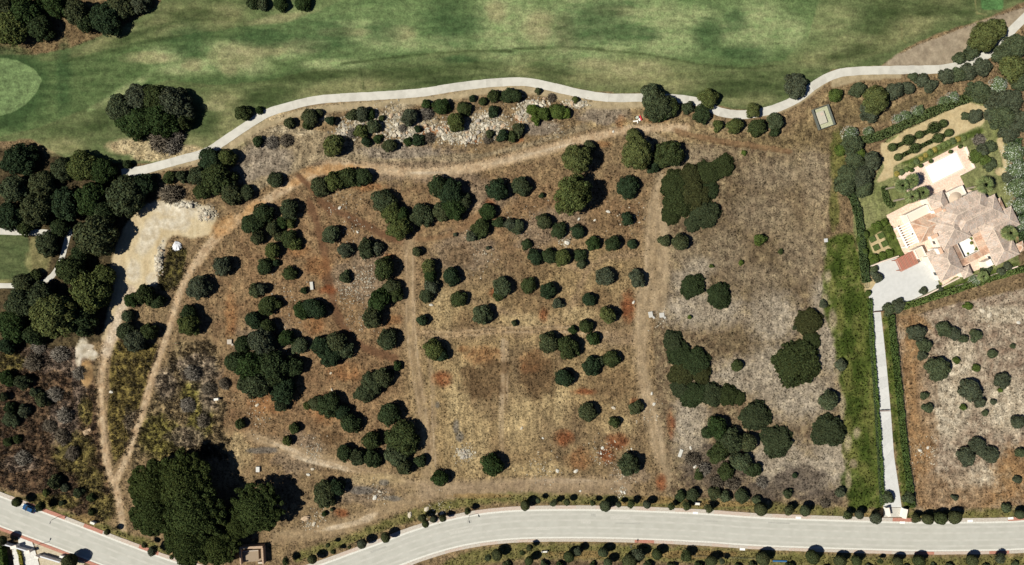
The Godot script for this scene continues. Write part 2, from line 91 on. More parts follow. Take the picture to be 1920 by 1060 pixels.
	[2,[138,121,99],[114,98,80],3,1.2,1.0,0.8,[["l",5.0,[[-26.7,65.3],[-10.0,64.7],[6.7,64.0],[23.3,63.7],[35.0,63.7]]]]],
	[0,[117,67,41],[91,51,32],1,1.6,1.1,0.75,[["e",16.2,48.7,2.7,2.3,0],["e",33.0,49.7,3.3,2.3,0],["e",29.7,54.0,2.2,2.2,0],["e",36.3,7.5,2.0,4.3,0],["e",-21.7,30.2,2.8,2.2,0],["e",46.7,62.5,1.5,2.3,0],["e",-57.5,2.3,2.7,1.3,0],["e",-38.3,-8.2,1.7,1.0,0],["e",22.5,34.2,3.3,1.0,0],["e",-5.0,3.3,2.3,1.2,0],["e",-53.3,72.0,2.0,1.3,0],["e",4.2,26.7,1.3,1.7,0],["e",38.3,38.3,1.3,2.0,0],["e",17.0,28.3,1.7,0.8,0],["e",49.7,44.2,1.2,4.0,0],["e",10.0,10.0,1.3,2.0,0],["e",6.7,26.7,2.3,1.3,0],["e",-6.7,-24.2,1.7,1.7,0]]],
	[0,[133,95,61],[109,74,48],1,1.5,1.1,0.6,[["e",-58.3,39.7,4.7,4.0,0],["e",20.8,55.3,3.7,3.3,0],["e",-88.0,10.0,1.7,7.3,0],["e",-37.5,11.7,2.7,2.0,0],["e",-45.0,35.0,2.7,1.3,0],["e",-66.7,-10.0,3.3,1.7,0],["e",-68.3,35.0,2.3,2.3,0],["e",-60.0,-5.0,4.0,3.3,0],["e",-15.0,20.8,2.0,1.0,0],["e",-9.2,23.0,5.0,2.7,0],["e",6.7,25.0,4.0,3.3,0],["e",-45.0,-30.0,5.0,1.3,0],["e",28.3,-43.3,2.7,1.0,0],["e",45.0,-50.8,3.3,0.8,0],["e",34.2,-50.3,1.7,1.7,0],["e",-110.0,-55.0,0.3,0.3,0],["e",-76.7,38.3,5.0,3.3,0],["e",-51.7,28.3,5.0,2.7,0],["e",-61.7,11.7,2.7,4.3,0]]],
	[0,[88,69,49],[70,55,39],2,1.2,0.5,0.7,[["e",-9.2,31.7,6.7,5.0,0],["e",8.3,29.2,6.0,6.7,0],["e",-5.0,26.7,5.0,2.7,0],["e",-13.3,28.3,3.3,2.3,0],["e",-56.7,48.3,3.3,2.3,0]]],
	[0,[98,95,91],[77,74,72],1,1.2,0.5,0.7,[["e",-46.7,65.0,4.0,1.3,0],["e",-37.5,67.5,3.3,1.0,0],["e",-16.3,48.3,1.3,1.7,0],["e",-17.5,45.0,1.0,2.3,0],["e",-23.3,38.3,0.8,1.3,0],["e",-40.0,62.5,1.7,1.0,0],["e",-78.3,52.5,5.0,1.0,0]]],
	[3,[108,101,64],[79,79,44],1,0.9,0.6,0.9,[["l",2.67,[[-170.0,63.0],[-160.0,66.7],[-143.3,72.0],[-130.0,76.3],[-118.3,80.3],[-108.3,84.2]]],["l",3.0,[[-66.7,85.8],[-50.0,80.0],[-33.3,73.7],[-16.7,69.0],[0.0,67.3],[23.3,68.0],[46.7,69.0],[73.3,70.0],[100.0,71.7],[113.3,73.0]]],["l",3.0,[[123.3,73.0],[140.0,72.7],[160.8,71.7],[180.0,70.0]]],["l",5.0,[[-21.7,90.8],[-13.3,86.7],[0.0,84.3],[20.0,84.0],[56.7,85.3],[90.0,87.0],[123.3,88.3],[160.8,87.7]]]]],
	[3,[131,109,73],[104,84,56],1,1.2,0.5,0.75,[["e",65.0,69.2,11.7,1.0,0],["e",45.0,68.0,6.7,1.3,0],["e",31.7,69.2,5.0,0.7,0],["e",56.7,85.0,16.7,1.3,0],["e",110.0,72.7,5.0,0.8,0],["e",21.7,85.0,10.0,1.3,0],["e",-10.0,66.7,10.0,0.8,0],["e",-133.3,74.2,5.0,1.7,0]]],
	[0,[91,77,60],[67,57,44],1,1,0.5,0.9,[["l",6.67,[[-10.0,92.5],[6.7,90.8],[40.0,91.3],[73.3,92.0],[123.3,93.3],[160.8,92.3]]]]],
	[3,[79,88,43],[56,66,28],2,1.5,0.9,1,[["p",[[98.0,-12.5],[102.0,-15.3],[106.7,-15.0],[108.7,-6.7],[109.7,1.7],[113.3,9.2],[114.5,28.3],[115.0,53.3],[115.8,70.8],[105.3,70.8],[104.7,55.0],[103.0,35.0],[100.8,18.3],[97.0,6.7]]],["p",[[115.7,10.0],[117.7,10.0],[120.3,28.3],[122.0,45.0],[124.0,61.7],[125.7,70.8],[122.3,70.8],[120.7,58.3],[118.7,41.7]]]]],
	[3,[91,91,49],[68,73,36],1,1.2,0.5,0.75,[["e",101.7,-38.3,2.3,10.0,0],["e",100.8,-23.3,1.7,6.7,0],["e",110.0,43.3,1.7,5.0,0],["e",112.0,61.7,1.7,2.7,0],["e",121.7,45.0,1.0,13.3,0],["e",108.3,18.3,2.3,6.7,0],["e",104.7,51.7,1.7,5.0,0],["e",106.7,35.8,3.3,6.7,0]]],
	[3,[53,64,26],[41,53,21],1,1.4,0.8,0.8,[["e",106.7,6.7,2.3,4.3,0],["e",105.3,18.3,2.7,4.0,0],["e",107.7,28.3,2.3,5.0,0],["e",106.7,38.3,3.0,4.3,0],["e",110.8,51.7,1.7,5.0,0],["e",108.3,65.0,4.0,2.3,0],["e",101.7,-5.0,1.7,4.3,0],["e",112.0,18.3,1.0,6.7,0],["e",105.0,61.7,2.3,2.7,0]]],
	[3,[106,104,59],[84,84,46],1,1.4,0.9,0.7,[["e",102.5,11.7,1.3,5.0,0],["e",105.0,28.3,1.3,5.0,0],["e",106.7,55.0,1.7,4.0,0],["e",112.3,41.7,0.8,10.0,0],["e",109.7,58.3,1.7,2.3,0],["e",100.0,1.7,1.3,2.7,0],["e",105.0,45.0,1.3,3.3,0]]],
	[0,[143,131,110],[112,102,80],1,1.6,0.9,0.95,[["e",97.5,-10.0,1.0,2.3,0],["e",98.7,-1.7,1.2,2.0,0],["e",100.3,11.7,1.2,3.3,0],["e",102.0,26.7,1.3,2.3,0],["e",103.3,38.3,1.0,4.0,0],["e",105.0,50.0,1.2,3.0,0],["e",105.3,61.7,1.0,3.0,0],["e",98.0,5.0,1.0,1.7,0],["e",106.7,56.7,1.3,1.3,0],["e",107.7,47.0,1.2,1.7,0]]],
	[3,[114,114,79],[93,98,61],2,0.4,0.5,1,[["p",[[107.0,-15.0],[107.0,-26.7],[113.3,-32.5],[116.7,-40.0],[116.7,-44.7],[145.0,-58.0],[155.0,-49.0],[155.5,-38.3],[157.5,-18.3],[158.7,-5.0],[133.7,3.7],[123.3,6.7],[113.3,7.0],[110.3,1.7],[108.7,-8.3]]]]],
	[3,[74,84,41],[53,64,28],1,0.8,0.5,0.9,[["p",[[107.7,-13.7],[113.3,-18.7],[118.7,-19.7],[121.7,-10.0],[123.3,-8.0],[111.7,-5.0],[108.7,-6.7]]],["l",1.67,[[120.0,-38.3],[126.7,-38.3],[140.0,-44.7],[146.7,-47.5]]],["e",133.3,3.0,6.7,1.0,-20.0],["e",146.7,-1.7,11.7,1.3,-20.0]]],
	[4,[171,156,123],[158,141,108],1,0.3,0.4,1,[["p",[[115.0,-43.5],[118.0,-43.7],[122.3,-47.2],[142.2,-56.5],[150.3,-54.5],[147.2,-49.2],[144.0,-48.2],[119.5,-36.3],[119.2,-33.0],[113.5,-30.8],[116.2,-35.7]]],["p",[[151.3,-44.7],[153.3,-45.8],[155.5,-33.3],[156.3,-30.0],[154.2,-31.7],[153.3,-38.3]]],["p",[[110.3,-1.7],[113.3,-4.2],[114.7,0.0],[112.0,3.7],[110.0,3.0]]],["p",[[111.3,-13.7],[115.8,-16.3],[117.3,-11.7],[119.3,-10.0],[113.3,-8.3]]],["e",152.7,-34.7,1.7,1.3,0]]]
]
const FLAT := [
	["l",30.0,[[-176.7,65.3],[-160.0,71.5],[-140.0,79.0],[-120.0,86.7],[-103.3,92.5],[-85.0,95.8],[-66.7,94.7],[-45.0,87.5],[-28.3,81.3],[-15.0,77.7],[0.0,75.8],[20.0,75.4],[40.0,75.8],[60.0,76.7],[80.0,78.0],[120.0,79.3],[140.0,79.4],[160.0,78.9],[183.3,76.7]]],
	["l",7.0,[[-170.0,-16.7],[-150.0,-16.3],[-138.3,-15.0]]],
	["p",[[105.0,-13.3],[105.0,-26.7],[111.7,-35.0],[113.3,-45.0],[145.0,-60.0],[161.7,-55.0],[171.7,-21.7],[171.7,-1.7],[133.7,7.5],[123.3,10.0],[121.7,11.7],[128.3,74.2],[113.3,74.2],[110.0,11.7],[106.7,1.7]]],
	["p",[[90.0,-58.3],[101.7,-58.3],[105.0,-45.0],[91.7,-44.2]]],
	["p",[[-88.3,78.3],[-71.7,78.3],[-71.7,90.0],[-88.3,90.0]]],
	["p",[[-170.0,76.7],[-141.7,76.7],[-133.3,88.3],[-133.3,95.0],[-170.0,95.0]]],
	["l",9.0,[[-122.0,-34.2],[-115.0,-35.3],[-105.0,-38.0],[-95.8,-40.7],[-90.0,-44.3],[-83.3,-48.8],[-76.7,-52.8],[-70.0,-55.0],[-60.0,-57.2],[-45.0,-58.2],[-30.0,-59.2],[-16.7,-61.2],[-5.0,-62.5],[4.2,-62.7],[11.7,-61.3],[20.8,-59.2],[30.0,-57.8],[43.3,-57.8],[53.3,-57.3],[60.0,-55.8],[65.0,-53.3],[73.3,-52.5],[81.7,-54.2],[89.2,-57.5],[95.0,-62.0],[101.7,-65.3],[110.0,-66.2],[123.3,-66.5],[135.0,-66.8],[142.5,-68.7],[147.5,-70.7],[151.7,-73.3],[155.8,-78.3],[160.8,-83.3],[171.7,-93.3]]],
	["l",6.0,[[-170.0,1.0],[-160.0,1.0],[-150.0,0.7],[-145.0,-1.0],[-141.7,-5.0],[-140.0,-10.0],[-138.7,-15.0]]]
]
const MOUNDS := [
	[-101.67,-24.17,5,2.2,1.3],
	[-94.67,-21.33,2.5,2.5,1.0],
	[-110.0,-6.67,1.6,6,0.9],
	[-132.83,28.33,2.2,4.2,1.4],
	[-26.67,-48.33,40,5,0.9],
	[-56.67,-50.83,10,3,0.5],
	[-135.0,21.67,1.8,2.5,0.7]
]
const ROAD := [[-176.7,65.3],[-160.0,71.5],[-140.0,79.0],[-120.0,86.7],[-103.3,92.5],[-85.0,95.8],[-66.7,94.7],[-45.0,87.5],[-28.3,81.3],[-15.0,77.7],[0.0,75.8],[20.0,75.4],[40.0,75.8],[60.0,76.7],[80.0,78.0],[120.0,79.3],[140.0,79.4],[160.0,78.9],[183.3,76.7]]
const CART_PATHS := [
	[1.32,[[-122.0,-34.2],[-115.0,-35.3],[-105.0,-38.0],[-95.8,-40.7],[-90.0,-44.3],[-83.3,-48.8],[-76.7,-52.8],[-70.0,-55.0],[-60.0,-57.2],[-45.0,-58.2],[-30.0,-59.2],[-16.7,-61.2],[-5.0,-62.5],[4.2,-62.7],[11.7,-61.3],[20.8,-59.2],[30.0,-57.8],[43.3,-57.8],[53.3,-57.3],[60.0,-55.8],[65.0,-53.3],[73.3,-52.5],[81.7,-54.2],[89.2,-57.5],[95.0,-62.0],[101.7,-65.3],[110.0,-66.2],[123.3,-66.5],[135.0,-66.8],[142.5,-68.7],[147.5,-70.7],[151.7,-73.3],[155.8,-78.3],[160.8,-83.3],[171.7,-93.3]]],
	[1.0,[[-170.0,-16.3],[-160.0,-16.0],[-150.0,-15.7],[-143.3,-15.5],[-137.5,-15.7]]],
	[0.8,[[-170.0,1.0],[-160.0,1.0],[-150.0,0.7],[-145.0,-1.0],[-141.7,-5.0],[-140.0,-10.0],[-138.7,-15.0]]]
]
const DRIVEWAY := [[112.0,9.3],[115.3,9.2],[116.3,18.3],[117.3,28.3],[118.5,41.7],[119.5,55.0],[120.7,62.5],[121.7,67.5],[121.8,70.3],[116.2,70.3],[115.8,61.7],[115.2,48.3],[114.2,35.0],[113.0,21.7]]
const DRIVE_LEFT := [[112.0,9.3],[113.0,21.7],[114.2,35.0],[115.2,48.3],[115.8,61.7],[116.2,70.3]]
const DRIVE_RIGHT := [[115.3,9.2],[116.3,18.3],[117.3,28.3],[118.5,41.7],[119.5,55.0],[120.7,62.5],[121.8,70.3]]
const COURT := [[112.7,-5.5],[120.5,-7.8],[127.0,-6.3],[130.8,-8.3],[133.7,1.3],[128.7,3.7],[123.3,6.3],[117.3,6.7],[115.3,9.1],[112.0,9.3],[111.5,3.5],[113.8,0.0],[114.7,-3.0]]
const APRON := [[116.2,70.4],[121.8,70.4],[121.8,73.3],[116.2,73.3]]
const TERRACE := [[117.0,-21.0],[125.3,-25.3],[120.7,-33.2],[139.7,-43.0],[141.5,-42.3],[144.3,-35.7],[140.0,-33.3],[142.0,-29.2],[151.7,-26.3],[156.7,-10.0],[153.3,-6.3],[138.3,-1.7],[134.7,1.0],[131.0,-8.3],[127.2,-6.5],[123.3,-8.0],[122.0,-10.0],[120.0,-15.0]]
const GROUNDS := [[107.0,-15.0],[107.0,-26.7],[113.3,-32.5],[116.7,-40.0],[116.7,-44.7],[145.0,-58.0],[155.0,-49.0],[155.5,-38.3],[157.5,-18.3],[158.7,-5.0],[133.7,3.7],[123.3,6.7],[113.3,7.0],[110.3,1.7],[108.7,-8.3]]
const GATE_DRIVE := [[-154.3,79.0],[-150.3,80.3],[-149.3,83.0],[-147.0,90.8],[-155.3,90.8],[-156.3,83.3],[-154.3,82.0]]
const FORECOURT := [[-149.7,80.7],[-133.3,87.0],[-135.0,90.8],[-146.7,90.8],[-148.7,83.3]]
const GROUPS := {"O":"dark evergreen trees and bushes","G":"light green leafy trees","P":"giant pines beside the road","M":"low dense rounded shrubs of the right field","L":"round trees along the road","D":"grey dry bushes","W":"white flowering bushes","B":"bright green bushes"}
const PLANTS := [
	["O",-154.85,-78.57,6.22,"evergreen_tree","large dark evergreen tree in the wood at the top left corner, leftmost plant"],
	["O",-150.09,-83.56,5.9,"evergreen_tree","large dark evergreen tree in the wood at the top left corner, third plant from left"],
	["O",-145.85,-79.16,5.09,"evergreen_tree","large dark evergreen tree in the wood at the top left corner, fourth plant from left"],
	["O",-140.49,-85.12,4.93,"evergreen_tree","large dark evergreen tree in the wood at the top left corner, fifth plant from left"],
	["O",-134.12,-83.39,5.25,"evergreen_tree","large dark evergreen tree in the wood at the top left corner, sixth plant from left"],
	["O",-131.77,-80.38,4.12,"evergreen_tree","large dark evergreen tree in the wood at the top left corner, seventh plant from left"],
	["O",-125.39,-81.52,6.22,"evergreen_tree","large dark evergreen tree in the wood at the top left corner, eighth plant from left"],
	["O",-121.92,-85.12,4.93,"evergreen_tree","large dark evergreen tree in the wood at the top left corner, ninth plant from left"],
	["O",-115.13,-86.43,3.63,"evergreen_tree","dark evergreen tree in the wood at the top left corner, rightmost plant"],
	["O",-80.3,-86.92,2.32,"evergreen_bush","small dark green bush at the top edge above the fairway, leftmost plant"],
	["O",-77.49,-86.43,2.32,"evergreen_bush","small dark green bush at the top edge above the fairway, second plant from left"],
	["O",-72.12,-86.68,2.65,"evergreen_tree","dark evergreen tree at the top edge above the fairway, third plant from left"],
	["O",-65.25,-86.72,3.14,"evergreen_tree","dark evergreen tree at the top edge above the fairway, rightmost plant"],
	["O",-155.74,-85.28,4.28,"evergreen_tree","large dark evergreen tree in the wood at the top left corner, second plant from left"],
	["O",-121.04,-54.12,5.58,"evergreen_tree","large dark evergreen tree in the lone clump beside the left green, leftmost plant"],
	["O",-115.73,-57.46,5.25,"evergreen_tree","large dark evergreen tree in the lone clump beside the left green, third plant from left"],
	["O",-109.99,-57.13,5.25,"evergreen_tree","large dark evergreen tree in the lone clump beside the left green, fifth plant from left"],
	["O",-103.94,-54.84,6.22,"evergreen_tree","large dark evergreen tree in the lone clump beside the left green, ninth plant from left"],
	["O",-108.04,-50.42,6.22,"evergreen_tree","large dark evergreen tree in the lone clump beside the left green, seventh plant from left"],
	["O",-114.91,-49.93,6.22,"evergreen_tree","large dark evergreen tree in the lone clump beside the left green, fourth plant from left"],
	["O",-102.17,-50.26,3.95,"evergreen_tree","dark evergreen tree in the lone clump beside the left green, rightmost plant"],
	["O",-119.36,-49.72,4.28,"evergreen_tree","large dark evergreen tree in the lone clump beside the left green, second plant from left"],
	["D",-109.46,-44.31,4.3,"dry_bush","grey leafless dry bush in the lone clump beside the left green, sixth plant from left"],
	["D",-106.29,-43.04,3.64,"dry_bush","grey leafless dry bush in the lone clump beside the left green, eighth plant from left"],
	["D",-104.43,-46.08,2.98,"dry_bush","grey leafless dry bush in the lone clump beside the left green, tenth plant from left"],
	["O",-83.42,-52.69,3.14,"evergreen_tree","dark evergreen tree beside the bend of the cart path, leftmost plant"],
	["O",-78.67,-53.61,1.49,"evergreen_bush","small dark green bush beside the bend of the cart path, rightmost plant"],
	["O",-152.38,-37.69,5.9,"evergreen_tree","large dark evergreen tree in the left wood above the lower green, third plant from left"],
	["O",-153.84,-28.7,5.58,"evergreen_tree","large dark evergreen tree in the left wood above the lower green, second plant from left"],
	["O",-145.28,-30.37,5.25,"evergreen_tree","large dark evergreen tree in the left wood above the lower green, rightmost plant"],
	["O",-139.47,-34.87,4.61,"evergreen_tree","large dark evergreen tree in the left wood near the path end, leftmost plant"],
	["O",-132.84,-36.08,5.58,"evergreen_tree","large dark evergreen tree in the left wood near the path end, third plant from left"],
	["O",-126.32,-34.54,4.61,"evergreen_tree","large dark evergreen tree in the left wood near the path end, fifth plant from left"],
	["O",-119.66,-36.79,1.99,"evergreen_bush","small dark green bush in the left wood near the path end, eighth plant from left"],
	["O",-118.94,-26.47,6.86,"evergreen_tree","large dark evergreen tree in the left wood near the path end, seventh plant from left"],
	["O",-113.92,-30.46,4.28,"evergreen_tree","large dark evergreen tree in the left wood near the path end, rightmost plant"],
	["O",-129.44,-25.4,5.9,"evergreen_tree","large dark evergreen tree in the left wood near the path end, fourth plant from left"],
	["O",-137.63,-23.76,5.9,"evergreen_tree","large dark evergreen tree in the left wood near the path end, second plant from left"],
	["O",-146.64,-22.12,5.9,"evergreen_tree","large dark evergreen tree in the left wood above the lower green, fifth plant from left"],
	["O",-154.98,-20.5,5.58,"evergreen_tree","large dark evergreen tree in the left wood above the lower green, leftmost plant"],
	["O",-140.2,-17.32,3.63,"evergreen_tree","dark evergreen tree in the left wood around the lower green, second plant from left"],
	["O",-127.52,-14.68,7.5,"evergreen_tree","large dark evergreen tree in the left wood around the lower green, rightmost plant"],
	["O",-125.7,-22.18,4.93,"evergreen_tree","large dark evergreen tree in the left wood near the path end, sixth plant from left"],
	["O",-151.07,-17.34,3.3,"evergreen_tree","dark evergreen tree in the left wood above the lower green, fourth plant from left"],
	["O",-143.98,-11.85,4.44,"evergreen_tree","large dark evergreen tree in the left wood around the lower green, leftmost plant"],
	["O",-148.02,-2.48,2.32,"evergreen_bush","small dark green bush in the left wood below the lower green, sixth plant from left"],
	["O",-135.99,-4.1,5.9,"evergreen_tree","large dark evergreen tree in the left wood around the lower green, third plant from left"],
	["O",-129.76,2.94,7.18,"evergreen_tree","large dark evergreen tree in the left wood below the lower green, eleventh plant from left"],
	["O",-126.85,-1.64,4.93,"evergreen_tree","large dark evergreen tree in the left wood below the lower green, rightmost plant"],
	["O",-132.66,11.44,6.86,"evergreen_tree","large dark evergreen tree in the left wood below the lower green, tenth plant from left"],
	["O",-151.72,6.55,5.9,"evergreen_tree","large dark evergreen tree in the left wood below the lower green, third plant from left"],
	["O",-154.35,13.11,5.9,"evergreen_tree","large dark evergreen tree in the left wood below the lower green, second plant from left"],
	["O",-147.84,16.13,4.28,"evergreen_tree","large dark evergreen tree in the left wood below the lower green, fifth plant from left"],
	["O",-156.37,19.46,3.63,"evergreen_tree","dark evergreen tree in the left wood below the lower green, leftmost plant"],
	["O",-145.14,4.1,5.58,"evergreen_tree","large dark evergreen tree in the left wood below the lower green, eighth plant from left"],
	["O",-133.48,-9.06,3.95,"evergreen_tree","dark evergreen tree in the left wood around the lower green, fourth plant from left"],
	["O",-151.6,0.0,3.95,"evergreen_tree","dark evergreen tree in the left wood below the lower green, fourth plant from left"],
	["G",-139.23,9.99,7.41,"leafy_tree","light green leafy tree in the left wood below the lower green, ninth plant from left"],
	["O",-106.58,-32.6,2.48,"evergreen_bush","small dark green bush where the cart path meets the dirt track, leftmost plant"],
	["O",-92.93,-37.83,4.61,"evergreen_tree","large dark evergreen tree where the cart path meets the dirt track, sixth plant from left"],
	["O",-88.25,-38.76,3.63,"evergreen_tree","dark evergreen tree where the cart path meets the dirt track, eighth plant from left"],
	["O",-97.32,-32.99,3.63,"evergreen_tree","dark evergreen tree where the cart path meets the dirt track, fourth plant from left"],
	["O",-90.94,-31.95,5.9,"evergreen_tree","large dark evergreen tree where the cart path meets the dirt track, seventh plant from left"],
	["O",-96.09,-28.4,3.3,"evergreen_tree","dark evergreen tree where the cart path meets the dirt track, fifth plant from left"],
	["O",-86.93,-27.66,4.28,"evergreen_tree","large dark evergreen tree where the cart path meets the dirt track, ninth plant from left"],
	["O",-82.59,-27.75,3.14,"evergreen_tree","dark evergreen tree where the cart path meets the dirt track, tenth plant from left"],
	["O",-73.5,-31.71,3.14,"evergreen_tree","dark evergreen tree where the cart path meets the dirt track, rightmost plant"],
	["O",-102.75,-33.15,1.99,"evergreen_bush","small dark green bush where the cart path meets the dirt track, third plant from left"],
	["D",-106.12,-27.48,3.64,"dry_bush","grey leafless dry bush where the cart path meets the dirt track, second plant from left"],
	["O",-78.98,-43.88,2.32,"evergreen_bush","small dark green bush at the left end of the rocky bank, leftmost plant"],
	["O",-69.08,-49.53,2.15,"evergreen_bush","small dark green bush at the left end of the rocky bank, fourth plant from left"],
	["O",-62.44,-51.04,3.14,"evergreen_tree","dark evergreen tree at the left end of the rocky bank, sixth plant from left"],
	["O",-63.47,-49.06,1.99,"evergreen_bush","small dark green bush at the left end of the rocky bank, fifth plant from left"],
	["O",-60.22,-52.75,1.66,"evergreen_bush","small dark green bush at the left end of the rocky bank, seventh plant from left"],
	["O",-56.18,-50.05,1.99,"evergreen_bush","small dark green bush at the left end of the rocky bank, eighth plant from left"],
	["O",-49.36,-51.85,2.15,"evergreen_bush","small dark green bush among rocks right of the round bush, second plant from left"],
	["O",-46.27,-52.39,2.97,"evergreen_tree","dark evergreen tree among rocks right of the round bush, fourth plant from left"],
	["O",-44.08,-52.37,1.99,"evergreen_bush","small dark green bush among rocks right of the round bush, sixth plant from left"],
	["O",-46.86,-46.86,2.32,"evergreen_bush","small dark green bush among rocks right of the round bush, third plant from left"],
	["O",-42.86,-48.32,2.48,"evergreen_bush","small dark green bush among rocks right of the round bush, seventh plant from left"],
	["O",-40.51,-51.14,1.33,"evergreen_bush","small dark green bush among rocks right of the round bush, ninth plant from left"],
	["O",-45.26,-43.77,1.82,"evergreen_bush","small dark green bush among rocks right of the round bush, fifth plant from left"],
	["O",-41.8,-44.79,1.66,"evergreen_bush","small dark green bush among rocks right of the round bush, eighth plant from left"],
	["O",-38.05,-42.68,2.65,"evergreen_tree","dark evergreen tree among rocks right of the round bush, rightmost plant"],
	["O",-32.35,-43.96,1.66,"evergreen_bush","small dark green bush among the rocks mid bank, second plant from left"],
	["O",-29.13,-44.35,2.48,"evergreen_bush","small dark green bush among the rocks mid bank, fourth plant from left"],
	["O",-29.22,-47.65,1.33,"evergreen_bush","small dark green bush among the rocks mid bank, fifth plant from left"],
	["D",-74.85,-43.65,2.32,"dry_bush","grey leafless dry bush at the left end of the rocky bank, second plant from left"],
	["D",-70.39,-44.32,2.16,"dry_bush","grey leafless dry bush at the left end of the rocky bank, third plant from left"],
	["D",-26.88,-52.43,2.49,"dry_bush","grey leafless dry bush among the rocks mid bank, sixth plant from left"],
	["D",-34.06,-48.02,1.66,"dry_bush","grey leafless dry bush among the rocks mid bank, leftmost plant"],
	["D",-25.74,-45.17,1.99,"dry_bush","grey leafless dry bush among the rocks mid bank, eighth plant from left"],
	["D",-49.85,-46.53,1.66,"dry_bush","grey leafless dry bush among rocks right of the round bush, leftmost plant"],
	["D",-7.48,-44.53,1.66,"dry_bush","grey leafless dry bush in rocks before the bright shrubs, third plant from left"],
	["D",12.47,-57.68,1.5,"dry_bush","grey leafless dry bush at the right end of the rocky bank, fifth plant from left"],
	["O",-31.55,-51.04,3.14,"evergreen_tree","dark evergreen tree among the rocks mid bank, third plant from left"],
	["O",-26.68,-55.52,1.99,"evergreen_bush","small dark green bush among the rocks mid bank, seventh plant from left"],
	["O",-22.13,-54.51,3.14,"evergreen_tree","dark evergreen tree among the rocks mid bank, ninth plant from left"],
	["O",-17.49,-49.67,3.47,"evergreen_tree","dark evergreen tree among the rocks mid bank, tenth plant from left"],
	["O",-15.05,-53.93,2.65,"evergreen_tree","dark evergreen tree among the rocks mid bank, rightmost plant"],
	["O",-12.29,-57.28,1.33,"evergreen_bush","small dark green bush in rocks before the bright shrubs, leftmost plant"],
	["O",-9.12,-56.4,1.66,"evergreen_bush","small dark green bush in rocks before the bright shrubs, second plant from left"],
	["O",-5.63,-57.92,2.48,"evergreen_bush","small dark green bush in rocks before the bright shrubs, sixth plant from left"],
	["O",-5.8,-53.17,2.15,"evergreen_bush","small dark green bush in rocks before the bright shrubs, fifth plant from left"],
	["O",-1.32,-57.84,2.97,"evergreen_tree","dark evergreen tree in rocks before the bright shrubs, eighth plant from left"],
	["O",1.32,-57.87,2.81,"evergreen_tree","dark evergreen tree in rocks before the bright shrubs, tenth plant from left"],
	["O",-2.81,-45.53,2.32,"evergreen_bush","small dark green bush in rocks before the bright shrubs, seventh plant from left"],
	["O",-6.97,-46.28,1.66,"evergreen_bush","small dark green bush in rocks before the bright shrubs, fourth plant from left"],
	["O",2.15,-47.5,2.48,"evergreen_bush","small dark green bush in rocks before the bright shrubs, rightmost plant"],
	["O",0.33,-45.41,1.99,"evergreen_bush","small dark green bush in rocks before the bright shrubs, ninth plant from left"],
	["O",8.14,-59.64,1.16,"evergreen_bush","small dark green bush at the right end of the rocky bank, third plant from left"],
	["O",19.77,-56.98,1.16,"evergreen_bush","small dark green bush at the right end of the rocky bank, rightmost plant"],
	["G",-55.12,-42.2,4.25,"leafy_tree","light green leafy tree at the left end of the rocky bank, rightmost plant"],
	["B",6.63,-53.53,2.49,"green_bush","bright green bush at the right end of the rocky bank, leftmost plant"],
	["B",9.94,-52.33,2.82,"green_bush","bright green bush at the right end of the rocky bank, fourth plant from left"],
	["B",14.06,-52.95,3.14,"green_bush","bright green bush at the right end of the rocky bank, sixth plant from left"],
	["B",16.75,-52.57,2.16,"green_bush","bright green bush at the right end of the rocky bank, seventh plant from left"],
	["B",7.47,-50.64,1.66,"green_bush","bright green bush at the right end of the rocky bank, second plant from left"],
	["O",43.13,-57.62,4.28,"evergreen_tree","large dark evergreen tree between the cart path and the dirt track, leftmost plant"],
	["O",45.1,-54.61,5.58,"evergreen_tree","large dark evergreen tree between the cart path and the dirt track, second plant from left"],
	["O",49.15,-54.43,3.63,"evergreen_tree","dark evergreen tree between the cart path and the dirt track, fourth plant from left"],
	["O",46.27,-52.55,2.97,"evergreen_tree","dark evergreen tree between the cart path and the dirt track, third plant from left"],
	["O",54.66,-54.5,2.15,"evergreen_bush","small dark green bush between the cart path and the dirt track, fifth plant from left"],
	["O",58.94,-52.34,3.3,"evergreen_tree","dark evergreen tree between the cart path and the dirt track, sixth plant from left"],
	["O",64.11,-48.87,2.15,"evergreen_bush","small dark green bush between the cart path and the dirt track, eighth plant from left"],
	["O",69.04,-48.56,3.14,"evergreen_tree","dark evergreen tree between the cart path and the dirt track, ninth plant from left"],
	["O",75.75,-48.19,3.47,"evergreen_tree","dark evergreen tree between the cart path and the dirt track, eleventh plant from left"],
	["O",81.72,-49.86,3.3,"evergreen_tree","dark evergreen tree between the cart path and the dirt track, rightmost plant"],
	["O",81.74,-47.09,1.82,"evergreen_bush","small dark green bush between the cart path and the dirt track, twelfth plant from left"],
	["G",60.9,-57.12,3.45,"leafy_tree","light green leafy tree between the cart path and the dirt track, seventh plant from left"],
	["G",74.85,-53.3,2.96,"leafy_tree","light green leafy tree between the cart path and the dirt track, tenth plant from left"],
	["O",87.71,-60.56,4.44,"evergreen_tree","large dark evergreen tree alone on the cart path verge"],
	["G",20.0,-37.88,5.53,"leafy_tree","light green leafy tree in the tree groups below the track, third plant from left"],
	["G",38.58,-39.39,6.16,"leafy_tree","light green leafy tree in the tree groups below the track, eighth plant from left"],
	["G",37.54,-45.6,2.8,"leafy_tree","light green leafy tree in the tree groups below the track, seventh plant from left"],
	["G",18.41,-26.49,6.94,"leafy_tree","light green leafy tree in the tree groups below the track, second plant from left"],
	["O",47.91,-39.38,5.41,"evergreen_tree","large dark evergreen tree in the tree groups below the track, tenth plant from left"],
	["O",35.69,-29.61,4.61,"evergreen_tree","large dark evergreen tree in the tree groups below the track, sixth plant from left"],
	["O",43.75,-36.32,3.3,"evergreen_tree","dark evergreen tree in the tree groups below the track, ninth plant from left"],
